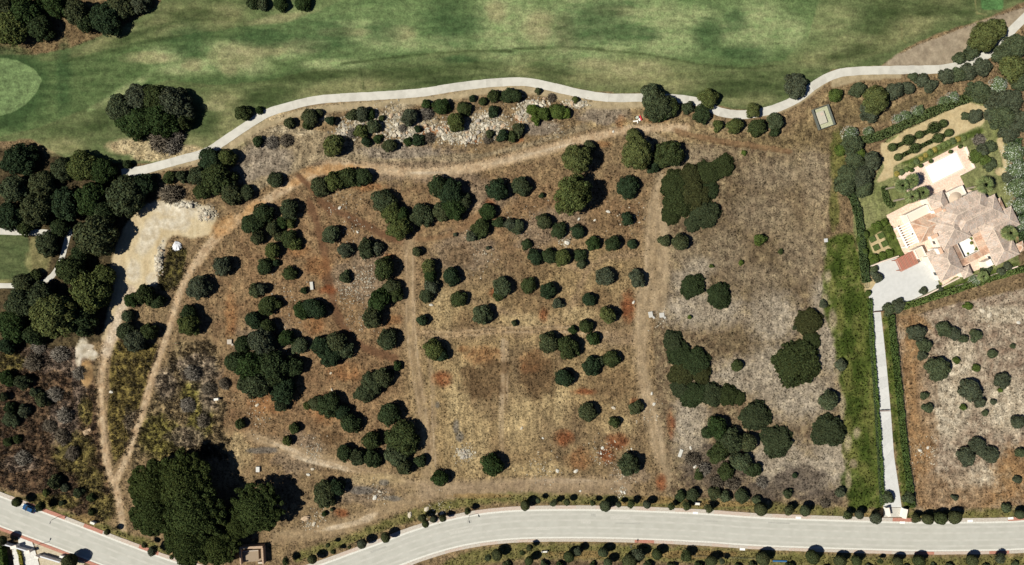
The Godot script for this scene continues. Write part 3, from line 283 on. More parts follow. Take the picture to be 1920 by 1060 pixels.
	["O",24.01,-42.22,2.32,"evergreen_bush","small dark green bush in the tree groups below the track, fourth plant from left"],
	["O",-59.62,-29.98,4.12,"evergreen_tree","large dark evergreen tree in the long clump below the dirt track, leftmost plant"],
	["O",-54.68,-31.62,4.12,"evergreen_tree","large dark evergreen tree in the long clump below the dirt track, second plant from left"],
	["O",-50.73,-32.61,4.12,"evergreen_tree","large dark evergreen tree in the long clump below the dirt track, third plant from left"],
	["O",-46.51,-32.99,3.63,"evergreen_tree","dark evergreen tree in the long clump below the dirt track, rightmost plant"],
	["O",-39.84,-25.35,4.28,"evergreen_tree","large dark evergreen tree in the upper middle field clump, leftmost plant"],
	["O",-37.44,-21.77,3.63,"evergreen_tree","dark evergreen tree in the upper middle field clump, second plant from left"],
	["O",-34.37,-21.15,2.97,"evergreen_tree","dark evergreen tree in the upper middle field clump, fourth plant from left"],
	["O",-27.84,-20.92,4.12,"evergreen_tree","large dark evergreen tree in the upper middle field clump, fifth plant from left"],
	["O",-22.72,-29.63,4.28,"evergreen_tree","large dark evergreen tree in the upper middle field clump, sixth plant from left"],
	["O",-18.91,-27.96,4.61,"evergreen_tree","large dark evergreen tree in the upper middle field clump, eighth plant from left"],
	["O",-18.07,-23.33,4.93,"evergreen_tree","large dark evergreen tree in the upper middle field clump, ninth plant from left"],
	["O",-21.77,-21.77,3.63,"evergreen_tree","dark evergreen tree in the upper middle field clump, seventh plant from left"],
	["O",-14.87,-25.12,2.97,"evergreen_tree","dark evergreen tree in the upper middle field clump, eleventh plant from left"],
	["O",-4.61,-28.66,4.12,"evergreen_tree","large dark evergreen tree in the upper middle of the straw field, third plant from left"],
	["O",2.64,-29.99,3.95,"evergreen_tree","dark evergreen tree in the upper middle of the straw field, seventh plant from left"],
	["O",9.3,-27.08,1.16,"evergreen_bush","small dark green bush in the tree groups below the track, leftmost plant"],
	["G",-34.7,-16.37,4.09,"leafy_tree","light green leafy tree in the upper middle field clump, third plant from left"],
	["O",-80.67,-18.11,4.28,"evergreen_tree","large dark evergreen tree in upper left clump of red field, leftmost plant"],
	["O",-77.19,-21.44,3.63,"evergreen_tree","dark evergreen tree where the cart path meets the dirt track, eleventh plant from left"],
	["O",-78.83,-14.05,2.97,"evergreen_tree","dark evergreen tree in upper left clump of red field, second plant from left"],
	["O",-74.04,-16.86,2.97,"evergreen_tree","dark evergreen tree in upper left clump of red field, fourth plant from left"],
	["O",-69.05,-22.91,3.95,"evergreen_tree","dark evergreen tree in upper left clump of red field, seventh plant from left"],
	["O",-71.53,-18.54,2.32,"evergreen_bush","small dark green bush in upper left clump of red field, sixth plant from left"],
	["O",-68.81,-18.57,1.82,"evergreen_bush","small dark green bush in upper left clump of red field, ninth plant from left"],
	["O",-69.21,-13.71,3.14,"evergreen_tree","dark evergreen tree in upper left clump of red field, eighth plant from left"],
	["O",-72.59,-14.58,1.99,"evergreen_bush","small dark green bush in upper left clump of red field, fifth plant from left"],
	["O",-67.52,-12.25,2.48,"evergreen_bush","small dark green bush in upper left clump of red field, rightmost plant"],
	["O",-74.33,-10.08,3.14,"evergreen_tree","dark evergreen tree in upper left clump of red field, third plant from left"],
	["O",-76.61,-4.79,3.3,"evergreen_tree","dark evergreen tree down the left column of the red field, fourth plant from left"],
	["O",-73.56,-5.98,1.33,"evergreen_bush","small dark green bush down the left column of the red field, sixth plant from left"],
	["O",-68.95,-2.81,2.81,"evergreen_tree","dark evergreen tree down the left column of the red field, rightmost plant"],
	["O",-77.78,1.99,2.48,"evergreen_bush","small dark green bush down the left column of the red field, third plant from left"],
	["O",-79.47,2.48,2.32,"evergreen_bush","small dark green bush down the left column of the red field, second plant from left"],
	["O",-75.87,6.93,3.63,"evergreen_tree","dark evergreen tree down the left column of the red field, fifth plant from left"],
	["O",-72.92,6.63,1.99,"evergreen_bush","small dark green bush down the left column of the red field, seventh plant from left"],
	["O",-89.64,-5.11,3.95,"evergreen_tree","dark evergreen tree right beside the left dirt track, rightmost plant"],
	["O",-97.04,1.64,4.61,"evergreen_tree","large dark evergreen tree right beside the left dirt track, third plant from left"],
	["O",-100.22,9.58,3.3,"evergreen_tree","dark evergreen tree right beside the left dirt track, leftmost plant"],
	["O",-99.84,13.16,4.61,"evergreen_tree","large dark evergreen tree right beside the left dirt track, second plant from left"],
	["O",-80.24,11.56,3.3,"evergreen_tree","dark evergreen tree down the left column of the red field, leftmost plant"],
	["O",-56.25,-15.17,3.63,"evergreen_tree","dark evergreen tree in the middle of the red field, fifth plant from left"],
	["O",-51.87,-10.08,3.14,"evergreen_tree","dark evergreen tree in the middle of the red field, sixth plant from left"],
	["O",-45.19,-10.72,3.63,"evergreen_tree","dark evergreen tree in the middle of the red field, eighth plant from left"],
	["O",-42.2,-10.59,2.48,"evergreen_bush","small dark green bush in the middle of the red field, tenth plant from left"],
	["O",-51.99,-1.66,2.32,"evergreen_bush","small dark green bush in the middle of the red field, seventh plant from left"],
	["O",-64.76,2.49,1.33,"evergreen_bush","small dark green bush in the middle of the red field, second plant from left"],
	["O",-39.35,-4.12,4.28,"evergreen_tree","large dark evergreen tree in the middle of the red field, twelfth plant from left"],
	["O",-37.44,1.65,3.63,"evergreen_tree","dark evergreen tree in the middle of the red field, thirteenth plant from left"],
	["O",-40.83,4.94,4.28,"evergreen_tree","large dark evergreen tree in the middle of the red field, eleventh plant from left"],
	["O",-36.03,3.64,2.97,"evergreen_tree","dark evergreen tree in the middle of the red field, rightmost plant"],
	["O",-43.3,10.7,4.28,"evergreen_tree","large dark evergreen tree in the middle of the red field, ninth plant from left"],
	["O",-65.02,8.75,3.47,"evergreen_tree","dark evergreen tree in the middle of the red field, leftmost plant"],
	["O",-59.87,8.74,3.63,"evergreen_tree","dark evergreen tree in the middle of the red field, fourth plant from left"],
	["O",-62.68,7.42,3.63,"evergreen_tree","dark evergreen tree in the middle of the red field, third plant from left"],
	["O",-29.49,-9.61,2.15,"evergreen_bush","small dark green bush just right of the straight grassy track, leftmost plant"],
	["O",-65.88,19.48,3.3,"evergreen_tree","dark evergreen tree in upper half of the big dark clump, ninth plant from left"],
	["O",-70.0,17.17,3.3,"evergreen_tree","dark evergreen tree in upper half of the big dark clump, seventh plant from left"],
	["O",-58.83,19.77,3.95,"evergreen_tree","dark evergreen tree in upper half of the big dark clump, tenth plant from left"],
	["O",-54.33,18.44,4.28,"evergreen_tree","large dark evergreen tree in upper half of the big dark clump, twelfth plant from left"],
	["O",-56.25,22.7,4.61,"evergreen_tree","large dark evergreen tree in upper half of the big dark clump, eleventh plant from left"],
	["O",-52.45,20.62,3.63,"evergreen_tree","dark evergreen tree in upper half of the big dark clump, rightmost plant"],
	["O",-38.58,17.97,3.79,"evergreen_tree","dark evergreen tree left of the straight grassy track, sixth plant from left"],
	["O",-83.3,18.97,3.63,"evergreen_tree","dark evergreen tree in upper half of the big dark clump, second plant from left"],
	["O",-77.08,18.04,5.58,"evergreen_tree","large dark evergreen tree in upper half of the big dark clump, fifth plant from left"],
	["O",-85.61,24.69,4.28,"evergreen_tree","large dark evergreen tree in upper half of the big dark clump, leftmost plant"],
	["O",-80.36,25.42,5.58,"evergreen_tree","large dark evergreen tree in upper half of the big dark clump, third plant from left"],
	["O",-73.33,26.19,6.22,"evergreen_tree","large dark evergreen tree in lower half of the big dark clump, fourth plant from left"],
	["O",-67.89,26.04,3.95,"evergreen_tree","dark evergreen tree in upper half of the big dark clump, eighth plant from left"],
	["O",-77.9,31.49,5.58,"evergreen_tree","large dark evergreen tree in lower half of the big dark clump, third plant from left"],
	["O",-70.72,33.22,4.61,"evergreen_tree","large dark evergreen tree in lower half of the big dark clump, rightmost plant"],
	["O",-71.76,38.03,2.81,"evergreen_tree","dark evergreen tree below the big dark clump, second plant from left"],
	["O",-83.12,31.73,2.97,"evergreen_tree","dark evergreen tree in lower half of the big dark clump, second plant from left"],
	["O",-75.62,13.54,3.3,"evergreen_tree","dark evergreen tree in upper half of the big dark clump, sixth plant from left"],
	["O",-79.4,12.57,2.65,"evergreen_tree","dark evergreen tree in upper half of the big dark clump, fourth plant from left"],
	["O",-43.22,31.55,4.93,"evergreen_tree","large dark evergreen tree left of the straight grassy track, fourth plant from left"],
	["O",-45.85,34.31,3.63,"evergreen_tree","dark evergreen tree left of the straight grassy track, third plant from left"],
	["O",-40.21,29.33,3.95,"evergreen_tree","dark evergreen tree left of the straight grassy track, fifth plant from left"],
	["O",-48.42,35.15,1.82,"evergreen_bush","small dark green bush left of the straight grassy track, second plant from left"],
	["O",-35.67,25.88,1.66,"evergreen_bush","small dark green bush left of the straight grassy track, rightmost plant"],
	["O",-37.69,28.06,1.33,"evergreen_bush","small dark green bush left of the straight grassy track, eighth plant from left"],
	["O",-56.58,38.16,4.61,"evergreen_tree","large dark evergreen tree below the big dark clump, seventh plant from left"],
	["O",-60.87,37.71,2.65,"evergreen_tree","dark evergreen tree below the big dark clump, sixth plant from left"],
	["O",-63.9,38.34,1.49,"evergreen_bush","small dark green bush below the big dark clump, fifth plant from left"],
	["O",-52.88,39.99,2.97,"evergreen_tree","dark evergreen tree left of the straight grassy track, leftmost plant"],
	["O",-50.24,43.65,4.12,"evergreen_tree","large dark evergreen tree below the big dark clump, eighth plant from left"],
	["O",-67.69,45.34,2.48,"evergreen_bush","small dark green bush below the big dark clump, fourth plant from left"],
	["O",-69.9,49.2,2.15,"evergreen_bush","small dark green bush below the big dark clump, third plant from left"],
	["O",-37.87,40.5,4.28,"evergreen_tree","large dark evergreen tree left of the straight grassy track, seventh plant from left"],
	["O",-43.36,48.97,3.79,"evergreen_tree","dark evergreen tree below the big dark clump, rightmost plant"],
	["O",-52.03,52.69,3.14,"evergreen_tree","dark evergreen tree in the lower left of the straw field, fifth plant from left"],
	["O",-47.92,54.2,2.97,"evergreen_tree","dark evergreen tree in the lower left of the straw field, sixth plant from left"],
	["O",-43.42,54.65,3.3,"evergreen_tree","dark evergreen tree in the lower left of the straw field, seventh plant from left"],
	["O",-33.59,48.5,5.9,"evergreen_tree","large dark evergreen tree in the lower left of the straw field, ninth plant from left"],
	["O",-35.89,53.01,4.28,"evergreen_tree","large dark evergreen tree in the lower left of the straw field, eighth plant from left"],
	["O",-33.35,57.29,3.3,"evergreen_tree","dark evergreen tree in the lower left of the straw field, tenth plant from left"],
	["O",-28.31,55.63,2.32,"evergreen_bush","small dark green bush in the lower left of the straw field, eleventh plant from left"],
	["O",-22.12,60.76,3.3,"evergreen_tree","dark evergreen tree in the lower left of the straw field, rightmost plant"],
	["O",-57.98,65.2,5.09,"evergreen_tree","large dark evergreen tree in the lower left of the straw field, leftmost plant"],
	["O",-54.48,63.56,3.3,"evergreen_tree","dark evergreen tree in the lower left of the straw field, fourth plant from left"],
	["O",-58.5,72.13,1.0,"evergreen_bush","small dark green bush in the lower left of the straw field, second plant from left"],
	["O",-56.2,70.83,0.83,"evergreen_bush","small dark green bush in the lower left of the straw field, third plant from left"],
	["O",-84.52,43.92,1.99,"evergreen_bush","small dark green bush below the big dark clump, leftmost plant"],
	["G",-25.83,-4.94,2.96,"leafy_tree","light green leafy tree just right of the straight grassy track, fourth plant from left"],
	["G",29.55,10.01,3.45,"leafy_tree","light green leafy tree left of the right hand dirt track, ninth plant from left"],
	["O",-25.46,-2.15,2.81,"evergreen_tree","dark evergreen tree just right of the straight grassy track, fifth plant from left"],
	["O",-18.98,-1.98,3.47,"evergreen_tree","dark evergreen tree just right of the straight grassy track, ninth plant from left"],
	["O",-24.99,1.16,2.48,"evergreen_bush","small dark green bush just right of the straight grassy track, sixth plant from left"],
	["O",-26.62,3.97,2.81,"evergreen_tree","dark evergreen tree just right of the straight grassy track, third plant from left"],
	["O",-16.53,5.12,2.97,"evergreen_tree","dark evergreen tree just right of the straight grassy track, tenth plant from left"],
	["O",-27.82,11.76,2.32,"evergreen_bush","small dark green bush just right of the straight grassy track, second plant from left"],
	["O",-24.06,20.76,3.95,"evergreen_tree","dark evergreen tree just right of the straight grassy track, seventh plant from left"],
	["O",-21.84,22.67,2.48,"evergreen_bush","small dark green bush just right of the straight grassy track, eighth plant from left"],
	["O",-9.24,10.07,3.47,"evergreen_tree","dark evergreen tree just right of the straight grassy track, eleventh plant from left"],
	["O",-2.97,1.49,3.47,"evergreen_tree","dark evergreen tree in the middle of the straw field, second plant from left"],
	["O",-4.14,3.98,1.99,"evergreen_bush","small dark green bush in the middle of the straw field, leftmost plant"],
	["O",-7.44,-21.81,2.97,"evergreen_tree","dark evergreen tree in the upper middle of the straw field, second plant from left"],
	["O",-9.74,-16.84,3.3,"evergreen_tree","dark evergreen tree in the upper middle of the straw field, leftmost plant"],
	["O",-12.58,-14.4,2.48,"evergreen_bush","small dark green bush in the upper middle field clump, rightmost plant"],
	["O",-4.14,-18.55,2.15,"evergreen_bush","small dark green bush in the upper middle of the straw field, fourth plant from left"],
	["O",-0.5,-18.03,2.65,"evergreen_tree","dark evergreen tree in the upper middle of the straw field, fifth plant from left"],
	["O",-17.63,-14.96,0.83,"evergreen_bush","small dark green bush in the upper middle field clump, tenth plant from left"],
	["O",-7.48,-10.81,0.83,"evergreen_bush","small dark green bush just right of the straight grassy track, rightmost plant"],
	["O",1.65,-17.36,2.81,"evergreen_tree","dark evergreen tree in the upper middle of the straw field, sixth plant from left"],
	["O",10.08,-18.83,3.14,"evergreen_tree","dark evergreen tree at upper right of the straw field, second plant from left"],
	["O",14.54,-16.19,3.14,"evergreen_tree","dark evergreen tree at upper right of the straw field, fourth plant from left"],
	["O",20.51,-15.71,2.65,"evergreen_tree","dark evergreen tree at upper right of the straw field, sixth plant from left"],
	["O",4.48,-11.77,1.82,"evergreen_bush","small dark green bush in the upper middle of the straw field, rightmost plant"],
	["O",25.31,-12.08,2.65,"evergreen_tree","dark evergreen tree at upper right of the straw field, ninth plant from left"],
	["O",31.23,-12.06,2.97,"evergreen_tree","dark evergreen tree at upper right of the straw field, tenth plant from left"],
	["O",37.47,-11.94,1.82,"evergreen_bush","small dark green bush at upper right of the straw field, rightmost plant"],
	["O",35.76,-19.7,2.32,"evergreen_bush","small dark green bush in the tree groups below the track, fifth plant from left"],
	["O",7.27,-7.93,2.97,"evergreen_tree","dark evergreen tree at upper right of the straw field, leftmost plant"],
	["O",11.57,-8.1,2.97,"evergreen_tree","dark evergreen tree at upper right of the straw field, third plant from left"],
	["O",15.67,-7.92,3.63,"evergreen_tree","dark evergreen tree at upper right of the straw field, fifth plant from left"],
	["O",21.19,-8.61,2.32,"evergreen_bush","small dark green bush at upper right of the straw field, seventh plant from left"],
	["O",21.89,-5.97,1.82,"evergreen_bush","small dark green bush at upper right of the straw field, eighth plant from left"],
	["O",28.88,-1.65,3.47,"evergreen_tree","dark evergreen tree left of the right hand dirt track, eighth plant from left"],
	["O",38.96,-1.16,3.3,"evergreen_tree","dark evergreen tree left of the right hand dirt track, rightmost plant"],
	["O",5.13,0.83,2.81,"evergreen_tree","dark evergreen tree in the middle of the straw field, fourth plant from left"],
	["O",11.07,2.48,3.14,"evergreen_tree","dark evergreen tree in the middle of the straw field, fifth plant from left"],
	["O",14.25,6.46,1.99,"evergreen_bush","small dark green bush in the middle of the straw field, rightmost plant"],
	["O",23.81,5.29,2.81,"evergreen_tree","dark evergreen tree left of the right hand dirt track, fourth plant from left"],
	["O",22.82,13.72,2.81,"evergreen_tree","dark evergreen tree left of the right hand dirt track, third plant from left"],
	["O",18.91,14.76,1.66,"evergreen_bush","small dark green bush left of the right hand dirt track, second plant from left"],
	["O",25.33,17.38,2.32,"evergreen_bush","small dark green bush left of the right hand dirt track, sixth plant from left"],
	["O",11.54,18.79,3.79,"evergreen_tree","dark evergreen tree in the middle of the straw field, sixth plant from left"],
	["O",17.29,20.09,4.28,"evergreen_tree","large dark evergreen tree left of the right hand dirt track, leftmost plant"],
	["O",24.58,26.06,3.63,"evergreen_tree","dark evergreen tree left of the right hand dirt track, fifth plant from left"],
	["O",30.87,23.77,3.3,"evergreen_tree","dark evergreen tree left of the right hand dirt track, tenth plant from left"],
	["O",26.82,24.84,2.32,"evergreen_bush","small dark green bush left of the right hand dirt track, seventh plant from left"],
	["O",16.17,29.37,3.47,"evergreen_tree","dark evergreen tree low in the straw field, second plant from left"],
	["O",23.24,40.04,3.95,"evergreen_tree","dark evergreen tree low in the straw field, third plant from left"],
	["O",38.52,39.02,2.81,"evergreen_tree","dark evergreen tree low in the straw field, rightmost plant"],
	["O",31.97,43.57,2.15,"evergreen_bush","small dark green bush low in the straw field, fourth plant from left"],
	["O",36.4,56.5,4.12,"evergreen_tree","large dark evergreen tree low in the straw field, fifth plant from left"],
	["O",-6.26,56.5,4.12,"evergreen_tree","large dark evergreen tree low in the straw field, leftmost plant"],
	["O",0.83,12.63,1.16,"evergreen_bush","small dark green bush in the middle of the straw field, third plant from left"],
	["M",50.86,-30.65,4.31,"mat_shrub","low dense rounded shrub in the tree groups below the track, twelfth plant from left"],
	["M",55.5,-32.47,4.31,"mat_shrub","low dense rounded shrub in the tree groups below the track, rightmost plant"],
	["M",60.67,-34.31,3.98,"mat_shrub","low dense rounded shrub in the upper mass beside the right track, sixth plant from left"],
	["M",65.81,-36.3,3.98,"mat_shrub","low dense rounded shrub in the upper mass beside the right track, eighth plant from left"],
	["M",51.65,-25.16,4.97,"mat_shrub","low dense rounded shrub in the tree groups below the track, thirteenth plant from left"],
	["M",56.89,-27.12,5.62,"mat_shrub","low dense rounded shrub in the upper mass beside the right track, fourth plant from left"],
	["M",61.03,-28.52,3.65,"mat_shrub","low dense rounded shrub in the upper mass beside the right track, seventh plant from left"],
	["M",59.91,-21.51,5.13,"mat_shrub","low dense rounded shrub in the upper mass beside the right track, fifth plant from left"],
	["M",56.46,-18.27,2.66,"mat_shrub","low dense rounded shrub in the upper mass beside the right track, third plant from left"],
	["M",49.46,-20.75,2.99,"mat_shrub","low dense rounded shrub in the tree groups below the track, eleventh plant from left"],
	["M",56.34,1.16,4.14,"mat_shrub","low dense rounded shrub in the upper part of the right field, second plant from left"],
	["M",64.45,3.98,4.31,"mat_shrub","low dense rounded shrub in the upper part of the right field, fourth plant from left"],
	["M",50.41,18.24,3.65,"mat_shrub","low dense rounded shrub in the long mass beside the right track, leftmost plant"],
	["M",52.34,22.2,4.47,"mat_shrub","low dense rounded shrub in the long mass beside the right track, second plant from left"],
	["M",56.65,24.85,4.47,"mat_shrub","low dense rounded shrub in the long mass beside the right track, fifth plant from left"],
	["M",59.06,28.2,3.32,"mat_shrub","low dense rounded shrub in the long mass beside the right track, seventh plant from left"],
	["M",53.03,28.5,4.14,"mat_shrub","low dense rounded shrub in the long mass beside the right track, fourth plant from left"],
	["M",52.43,32.85,3.32,"mat_shrub","low dense rounded shrub in the long mass beside the right track, third plant from left"],
	["M",56.69,34.97,3.98,"mat_shrub","low dense rounded shrub in the long mass beside the right track, sixth plant from left"],
	["M",62.31,34.97,4.14,"mat_shrub","low dense rounded shrub in the long mass beside the right track, eighth plant from left"],
	["M",67.3,35.14,3.98,"mat_shrub","low dense rounded shrub in the long mass beside the right track, ninth plant from left"],
	["M",70.76,35.88,2.49,"mat_shrub","low dense rounded shrub in the long mass beside the right track, rightmost plant"],
	["M",92.39,12.25,4.8,"mat_shrub","low dense rounded shrub beside the bright green grass strip, fourth plant from left"],
	["M",88.79,25.09,7.1,"mat_shrub","low dense rounded shrub beside the bright green grass strip, third plant from left"],
	["M",93.45,18.26,2.99,"mat_shrub","low dense rounded shrub beside the bright green grass strip, fifth plant from left"],
	["M",98.73,46.14,5.62,"mat_shrub","low dense rounded shrub beside the bright green grass strip, eighth plant from left"],
	["M",75.61,41.69,5.29,"mat_shrub","low dense rounded shrub in the upper thicket above the road, sixth plant from left"],
	["M",82.62,49.5,4.8,"mat_shrub","low dense rounded shrub in the upper thicket above the road, rightmost plant"],
	["O",47.52,-12.91,2.32,"evergreen_bush","small dark green bush in the upper mass beside the right track, leftmost plant"],
	["O",52.2,-12.39,3.14,"evergreen_tree","dark evergreen tree in the upper mass beside the right track, second plant from left"],
	["O",70.04,25.83,2.32,"evergreen_bush","small dark green bush in the long mass beside the right track, tenth plant from left"],
	["O",83.72,-9.63,1.16,"evergreen_bush","small dark green bush in the dark upper part of right field, rightmost plant"],
	["O",96.88,6.8,1.66,"evergreen_bush","small dark green bush beside the bright green grass strip, sixth plant from left"],
	["O",88.25,14.13,1.0,"evergreen_bush","small dark green bush beside the bright green grass strip, leftmost plant"],
	["O",102.27,25.65,2.48,"evergreen_bush","small dark green bush beside the bright green grass strip, rightmost plant"],
	["O",98.0,36.73,4.12,"evergreen_tree","large dark evergreen tree beside the bright green grass strip, seventh plant from left"],
	["O",88.21,60.13,1.16,"evergreen_bush","small dark green bush beside the bright green grass strip, second plant from left"],
	["O",85.72,65.66,1.82,"evergreen_bush","small dark green bush in the lower thicket above the road, rightmost plant"],
	["O",102.04,65.27,2.15,"evergreen_bush","small dark green bush beside the bright green grass strip, ninth plant from left"],
	["B",77.09,-13.43,2.32,"green_bush","bright green bush in the dark upper part of right field, leftmost plant"],
	["B",62.22,-5.16,0.83,"green_bush","bright green bush in the upper part of the right field, third plant from left"],
	["B",71.5,-6.15,1.0,"green_bush","bright green bush in the upper part of the right field, rightmost plant"],
	["B",55.37,10.81,1.0,"green_bush","bright green bush in the upper part of the right field, leftmost plant"],
	["B",72.34,-40.41,1.0,"green_bush","bright green bush in the upper mass beside the right track, rightmost plant"],
	["O",63.41,44.8,4.12,"evergreen_tree","large dark evergreen tree in the upper thicket above the road, second plant from left"],
	["O",60.63,46.71,2.15,"evergreen_bush","small dark green bush in the upper thicket above the road, leftmost plant"],
	["O",67.76,49.01,4.61,"evergreen_tree","large dark evergreen tree in the upper thicket above the road, fourth plant from left"],
	["O",63.94,52.73,3.95,"evergreen_tree","dark evergreen tree in the upper thicket above the road, third plant from left"],
	["O",72.91,49.48,3.63,"evergreen_tree","dark evergreen tree in the upper thicket above the road, fifth plant from left"],
	["O",70.86,55.7,3.95,"evergreen_tree","dark evergreen tree in the lower thicket above the road, eleventh plant from left"],
	["O",74.7,58.17,2.97,"evergreen_tree","dark evergreen tree in the lower thicket above the road, thirteenth plant from left"],
	["O",66.43,58.83,2.97,"evergreen_tree","dark evergreen tree in the lower thicket above the road, ninth plant from left"],
	["O",58.0,59.99,1.99,"evergreen_bush","small dark green bush in the lower thicket above the road, fourth plant from left"],
	["O",56.21,65.8,2.81,"evergreen_tree","dark evergreen tree in the lower thicket above the road, second plant from left"],
	["O",52.7,66.46,1.99,"evergreen_bush","small dark green bush in the lower thicket above the road, leftmost plant"],
	["O",62.89,65.53,2.48,"evergreen_bush","small dark green bush in the lower thicket above the road, sixth plant from left"],
	["O",66.46,66.62,1.99,"evergreen_bush","small dark green bush in the lower thicket above the road, eighth plant from left"],
	["O",71.26,66.3,2.81,"evergreen_tree","dark evergreen tree in the lower thicket above the road, twelfth plant from left"],
	["O",76.07,67.62,1.99,"evergreen_bush","small dark green bush in the lower thicket above the road, fourteenth plant from left"],
	["D",56.41,55.08,2.49,"dry_bush","grey leafless dry bush in the lower thicket above the road, third plant from left"],
	["D",59.75,58.09,2.32,"dry_bush","grey leafless dry bush in the lower thicket above the road, fifth plant from left"],
	["D",63.89,62.23,2.32,"dry_bush","grey leafless dry bush in the lower thicket above the road, seventh plant from left"],
	["D",68.87,62.73,2.32,"dry_bush","grey leafless dry bush in the lower thicket above the road, tenth plant from left"],
	["D",97.87,68.96,1.66,"dry_bush","grey leafless dry bush above the road left of the driveway, third plant from left"],
	["D",78.05,62.27,1.99,"dry_bush","grey leafless dry bush in the lower thicket above the road, fifteenth plant from left"],
	["O",125.69,15.67,3.63,"evergreen_tree","dark evergreen tree in the left half of the fenced lot, second plant from left"],
	["O",128.07,19.5,2.97,"evergreen_tree","dark evergreen tree in the left half of the fenced lot, fifth plant from left"],
	["O",127.61,22.7,1.99,"evergreen_bush","small dark green bush in the left half of the fenced lot, third plant from left"],
	["O",134.19,14.54,2.97,"evergreen_tree","dark evergreen tree at upper right of fenced lot, leftmost plant"],
	["O",137.29,15.88,2.65,"evergreen_tree","dark evergreen tree at upper right of fenced lot, second plant from left"],
	["O",140.5,17.58,1.66,"evergreen_bush","small dark green bush at upper right of fenced lot, fourth plant from left"],
	["O",144.38,16.39,2.32,"evergreen_bush","small dark green bush at upper right of fenced lot, tenth plant from left"],
	["O",132.07,26.64,4.61,"evergreen_tree","large dark evergreen tree in the left half of the fenced lot, rightmost plant"],
	["O",149.39,22.22,1.82,"evergreen_bush","small dark green bush at upper right of fenced lot, thirteenth plant from left"],
	["O",156.23,19.78,1.0,"evergreen_bush","small dark green bush at upper right of fenced lot, rightmost plant"],
	["O",142.24,33.26,4.28,"evergreen_tree","large dark evergreen tree at upper right of fenced lot, eighth plant from left"],
	["O",145.37,37.25,2.32,"evergreen_bush","small dark green bush at upper right of fenced lot, eleventh plant from left"],
	["O",141.07,31.79,2.32,"evergreen_bush","small dark green bush at upper right of fenced lot, sixth plant from left"],
	["O",129.49,39.13,1.82,"evergreen_bush","small dark green bush in the left half of the fenced lot, sixth plant from left"],
	["O",128.45,35.18,1.49,"evergreen_bush","small dark green bush in the left half of the fenced lot, fourth plant from left"],
	["O",147.44,40.68,1.33,"evergreen_bush","small dark green bush at upper right of fenced lot, twelfth plant from left"],
	["O",149.93,37.19,1.33,"evergreen_bush","small dark green bush at upper right of fenced lot, fourteenth plant from left"],
	["O",152.27,30.42,2.81,"evergreen_tree","dark evergreen tree at upper right of fenced lot, sixteenth plant from left"],
	["O",156.98,43.5,2.65,"evergreen_tree","dark evergreen tree in the lower right of the fenced lot, seventh plant from left"],
	["O",141.09,54.13,3.47,"evergreen_tree","dark evergreen tree in the lower right of the fenced lot, second plant from left"],
	["O",144.44,50.57,2.97,"evergreen_tree","dark evergreen tree in the lower right of the fenced lot, third plant from left"],
	["O",148.73,53.71,2.97,"evergreen_tree","dark evergreen tree in the lower right of the fenced lot, fifth plant from left"],
	["O",146.03,52.65,2.32,"evergreen_bush","small dark green bush in the lower right of the fenced lot, fourth plant from left"],
	["O",158.1,52.87,1.99,"evergreen_bush","small dark green bush in the lower right of the fenced lot, rightmost plant"],
	["O",157.5,61.41,1.49,"evergreen_bush","small dark green bush in the lower right of the fenced lot, eighth plant from left"],
	["O",138.04,67.11,1.16,"evergreen_bush","small dark green bush in the lower right of the fenced lot, leftmost plant"],
	["O",153.7,70.14,1.82,"evergreen_bush","small dark green bush in the lower right of the fenced lot, sixth plant from left"],
	["B",142.01,7.31,1.49,"green_bush","bright green bush at upper right of fenced lot, seventh plant from left"],
	["B",144.51,26.58,1.49,"green_bush","bright green bush at upper right of fenced lot, ninth plant from left"],
	["B",138.41,24.26,1.33,"green_bush","bright green bush at upper right of fenced lot, third plant from left"],
	["B",140.79,38.9,1.16,"green_bush","bright green bush at upper right of fenced lot, fifth plant from left"],
	["B",152.32,33.59,1.0,"green_bush","bright green bush at upper right of fenced lot, fifteenth plant from left"],
	["L",-152.62,67.68,1.72,"street_tree","round roadside tree along the road near the blue car, leftmost plant"],
	["L",-145.39,69.16,1.72,"street_tree","round roadside tree along the road near the blue car, second plant from left"],
	["L",-124.81,76.9,1.23,"street_tree","round roadside tree along the road near the big pines, leftmost plant"],
	["L",-110.85,82.77,1.81,"street_tree","round roadside tree along the road near the big pines, third plant from left"],
	["L",-113.33,81.04,1.15,"street_tree","round roadside tree along the road near the big pines, second plant from left"],
	["L",-69.74,86.02,1.48,"street_tree","round roadside tree along the road near the big pines, fourth plant from left"],
	["L",-61.58,85.39,1.81,"street_tree","round roadside tree along the road near the big pines, fifth plant from left"],
	["L",-50.11,81.6,0.99,"street_tree","round roadside tree along the road near the big pines, eighth plant from left"],
	["L",-46.22,80.59,1.48,"street_tree","round roadside tree along the road near the big pines, ninth plant from left"],
	["L",-38.98,78.62,1.48,"street_tree","round roadside tree along the road near the big pines, rightmost plant"],
	["L",-27.63,72.7,1.48,"street_tree","round roadside tree above the road bend, leftmost plant"],
	["L",-26.68,74.45,1.15,"street_tree","round roadside tree above the road bend, second plant from left"],
	["L",-24.23,73.03,0.99,"street_tree","round roadside tree above the road bend, third plant from left"],
	["L",-21.36,72.8,1.64,"street_tree","round roadside tree above the road bend, fourth plant from left"],
	["L",-13.65,70.56,1.48,"street_tree","round roadside tree above the road bend, fifth plant from left"],
	["L",4.11,68.75,1.48,"street_tree","round roadside tree above the road bend, rightmost plant"],
	["L",12.83,68.09,1.48,"street_tree","round roadside tree above the road, middle of its row, second plant from left"],
	["L",24.87,68.03,1.15,"street_tree","round roadside tree above the road, middle of its row, fourth plant from left"],
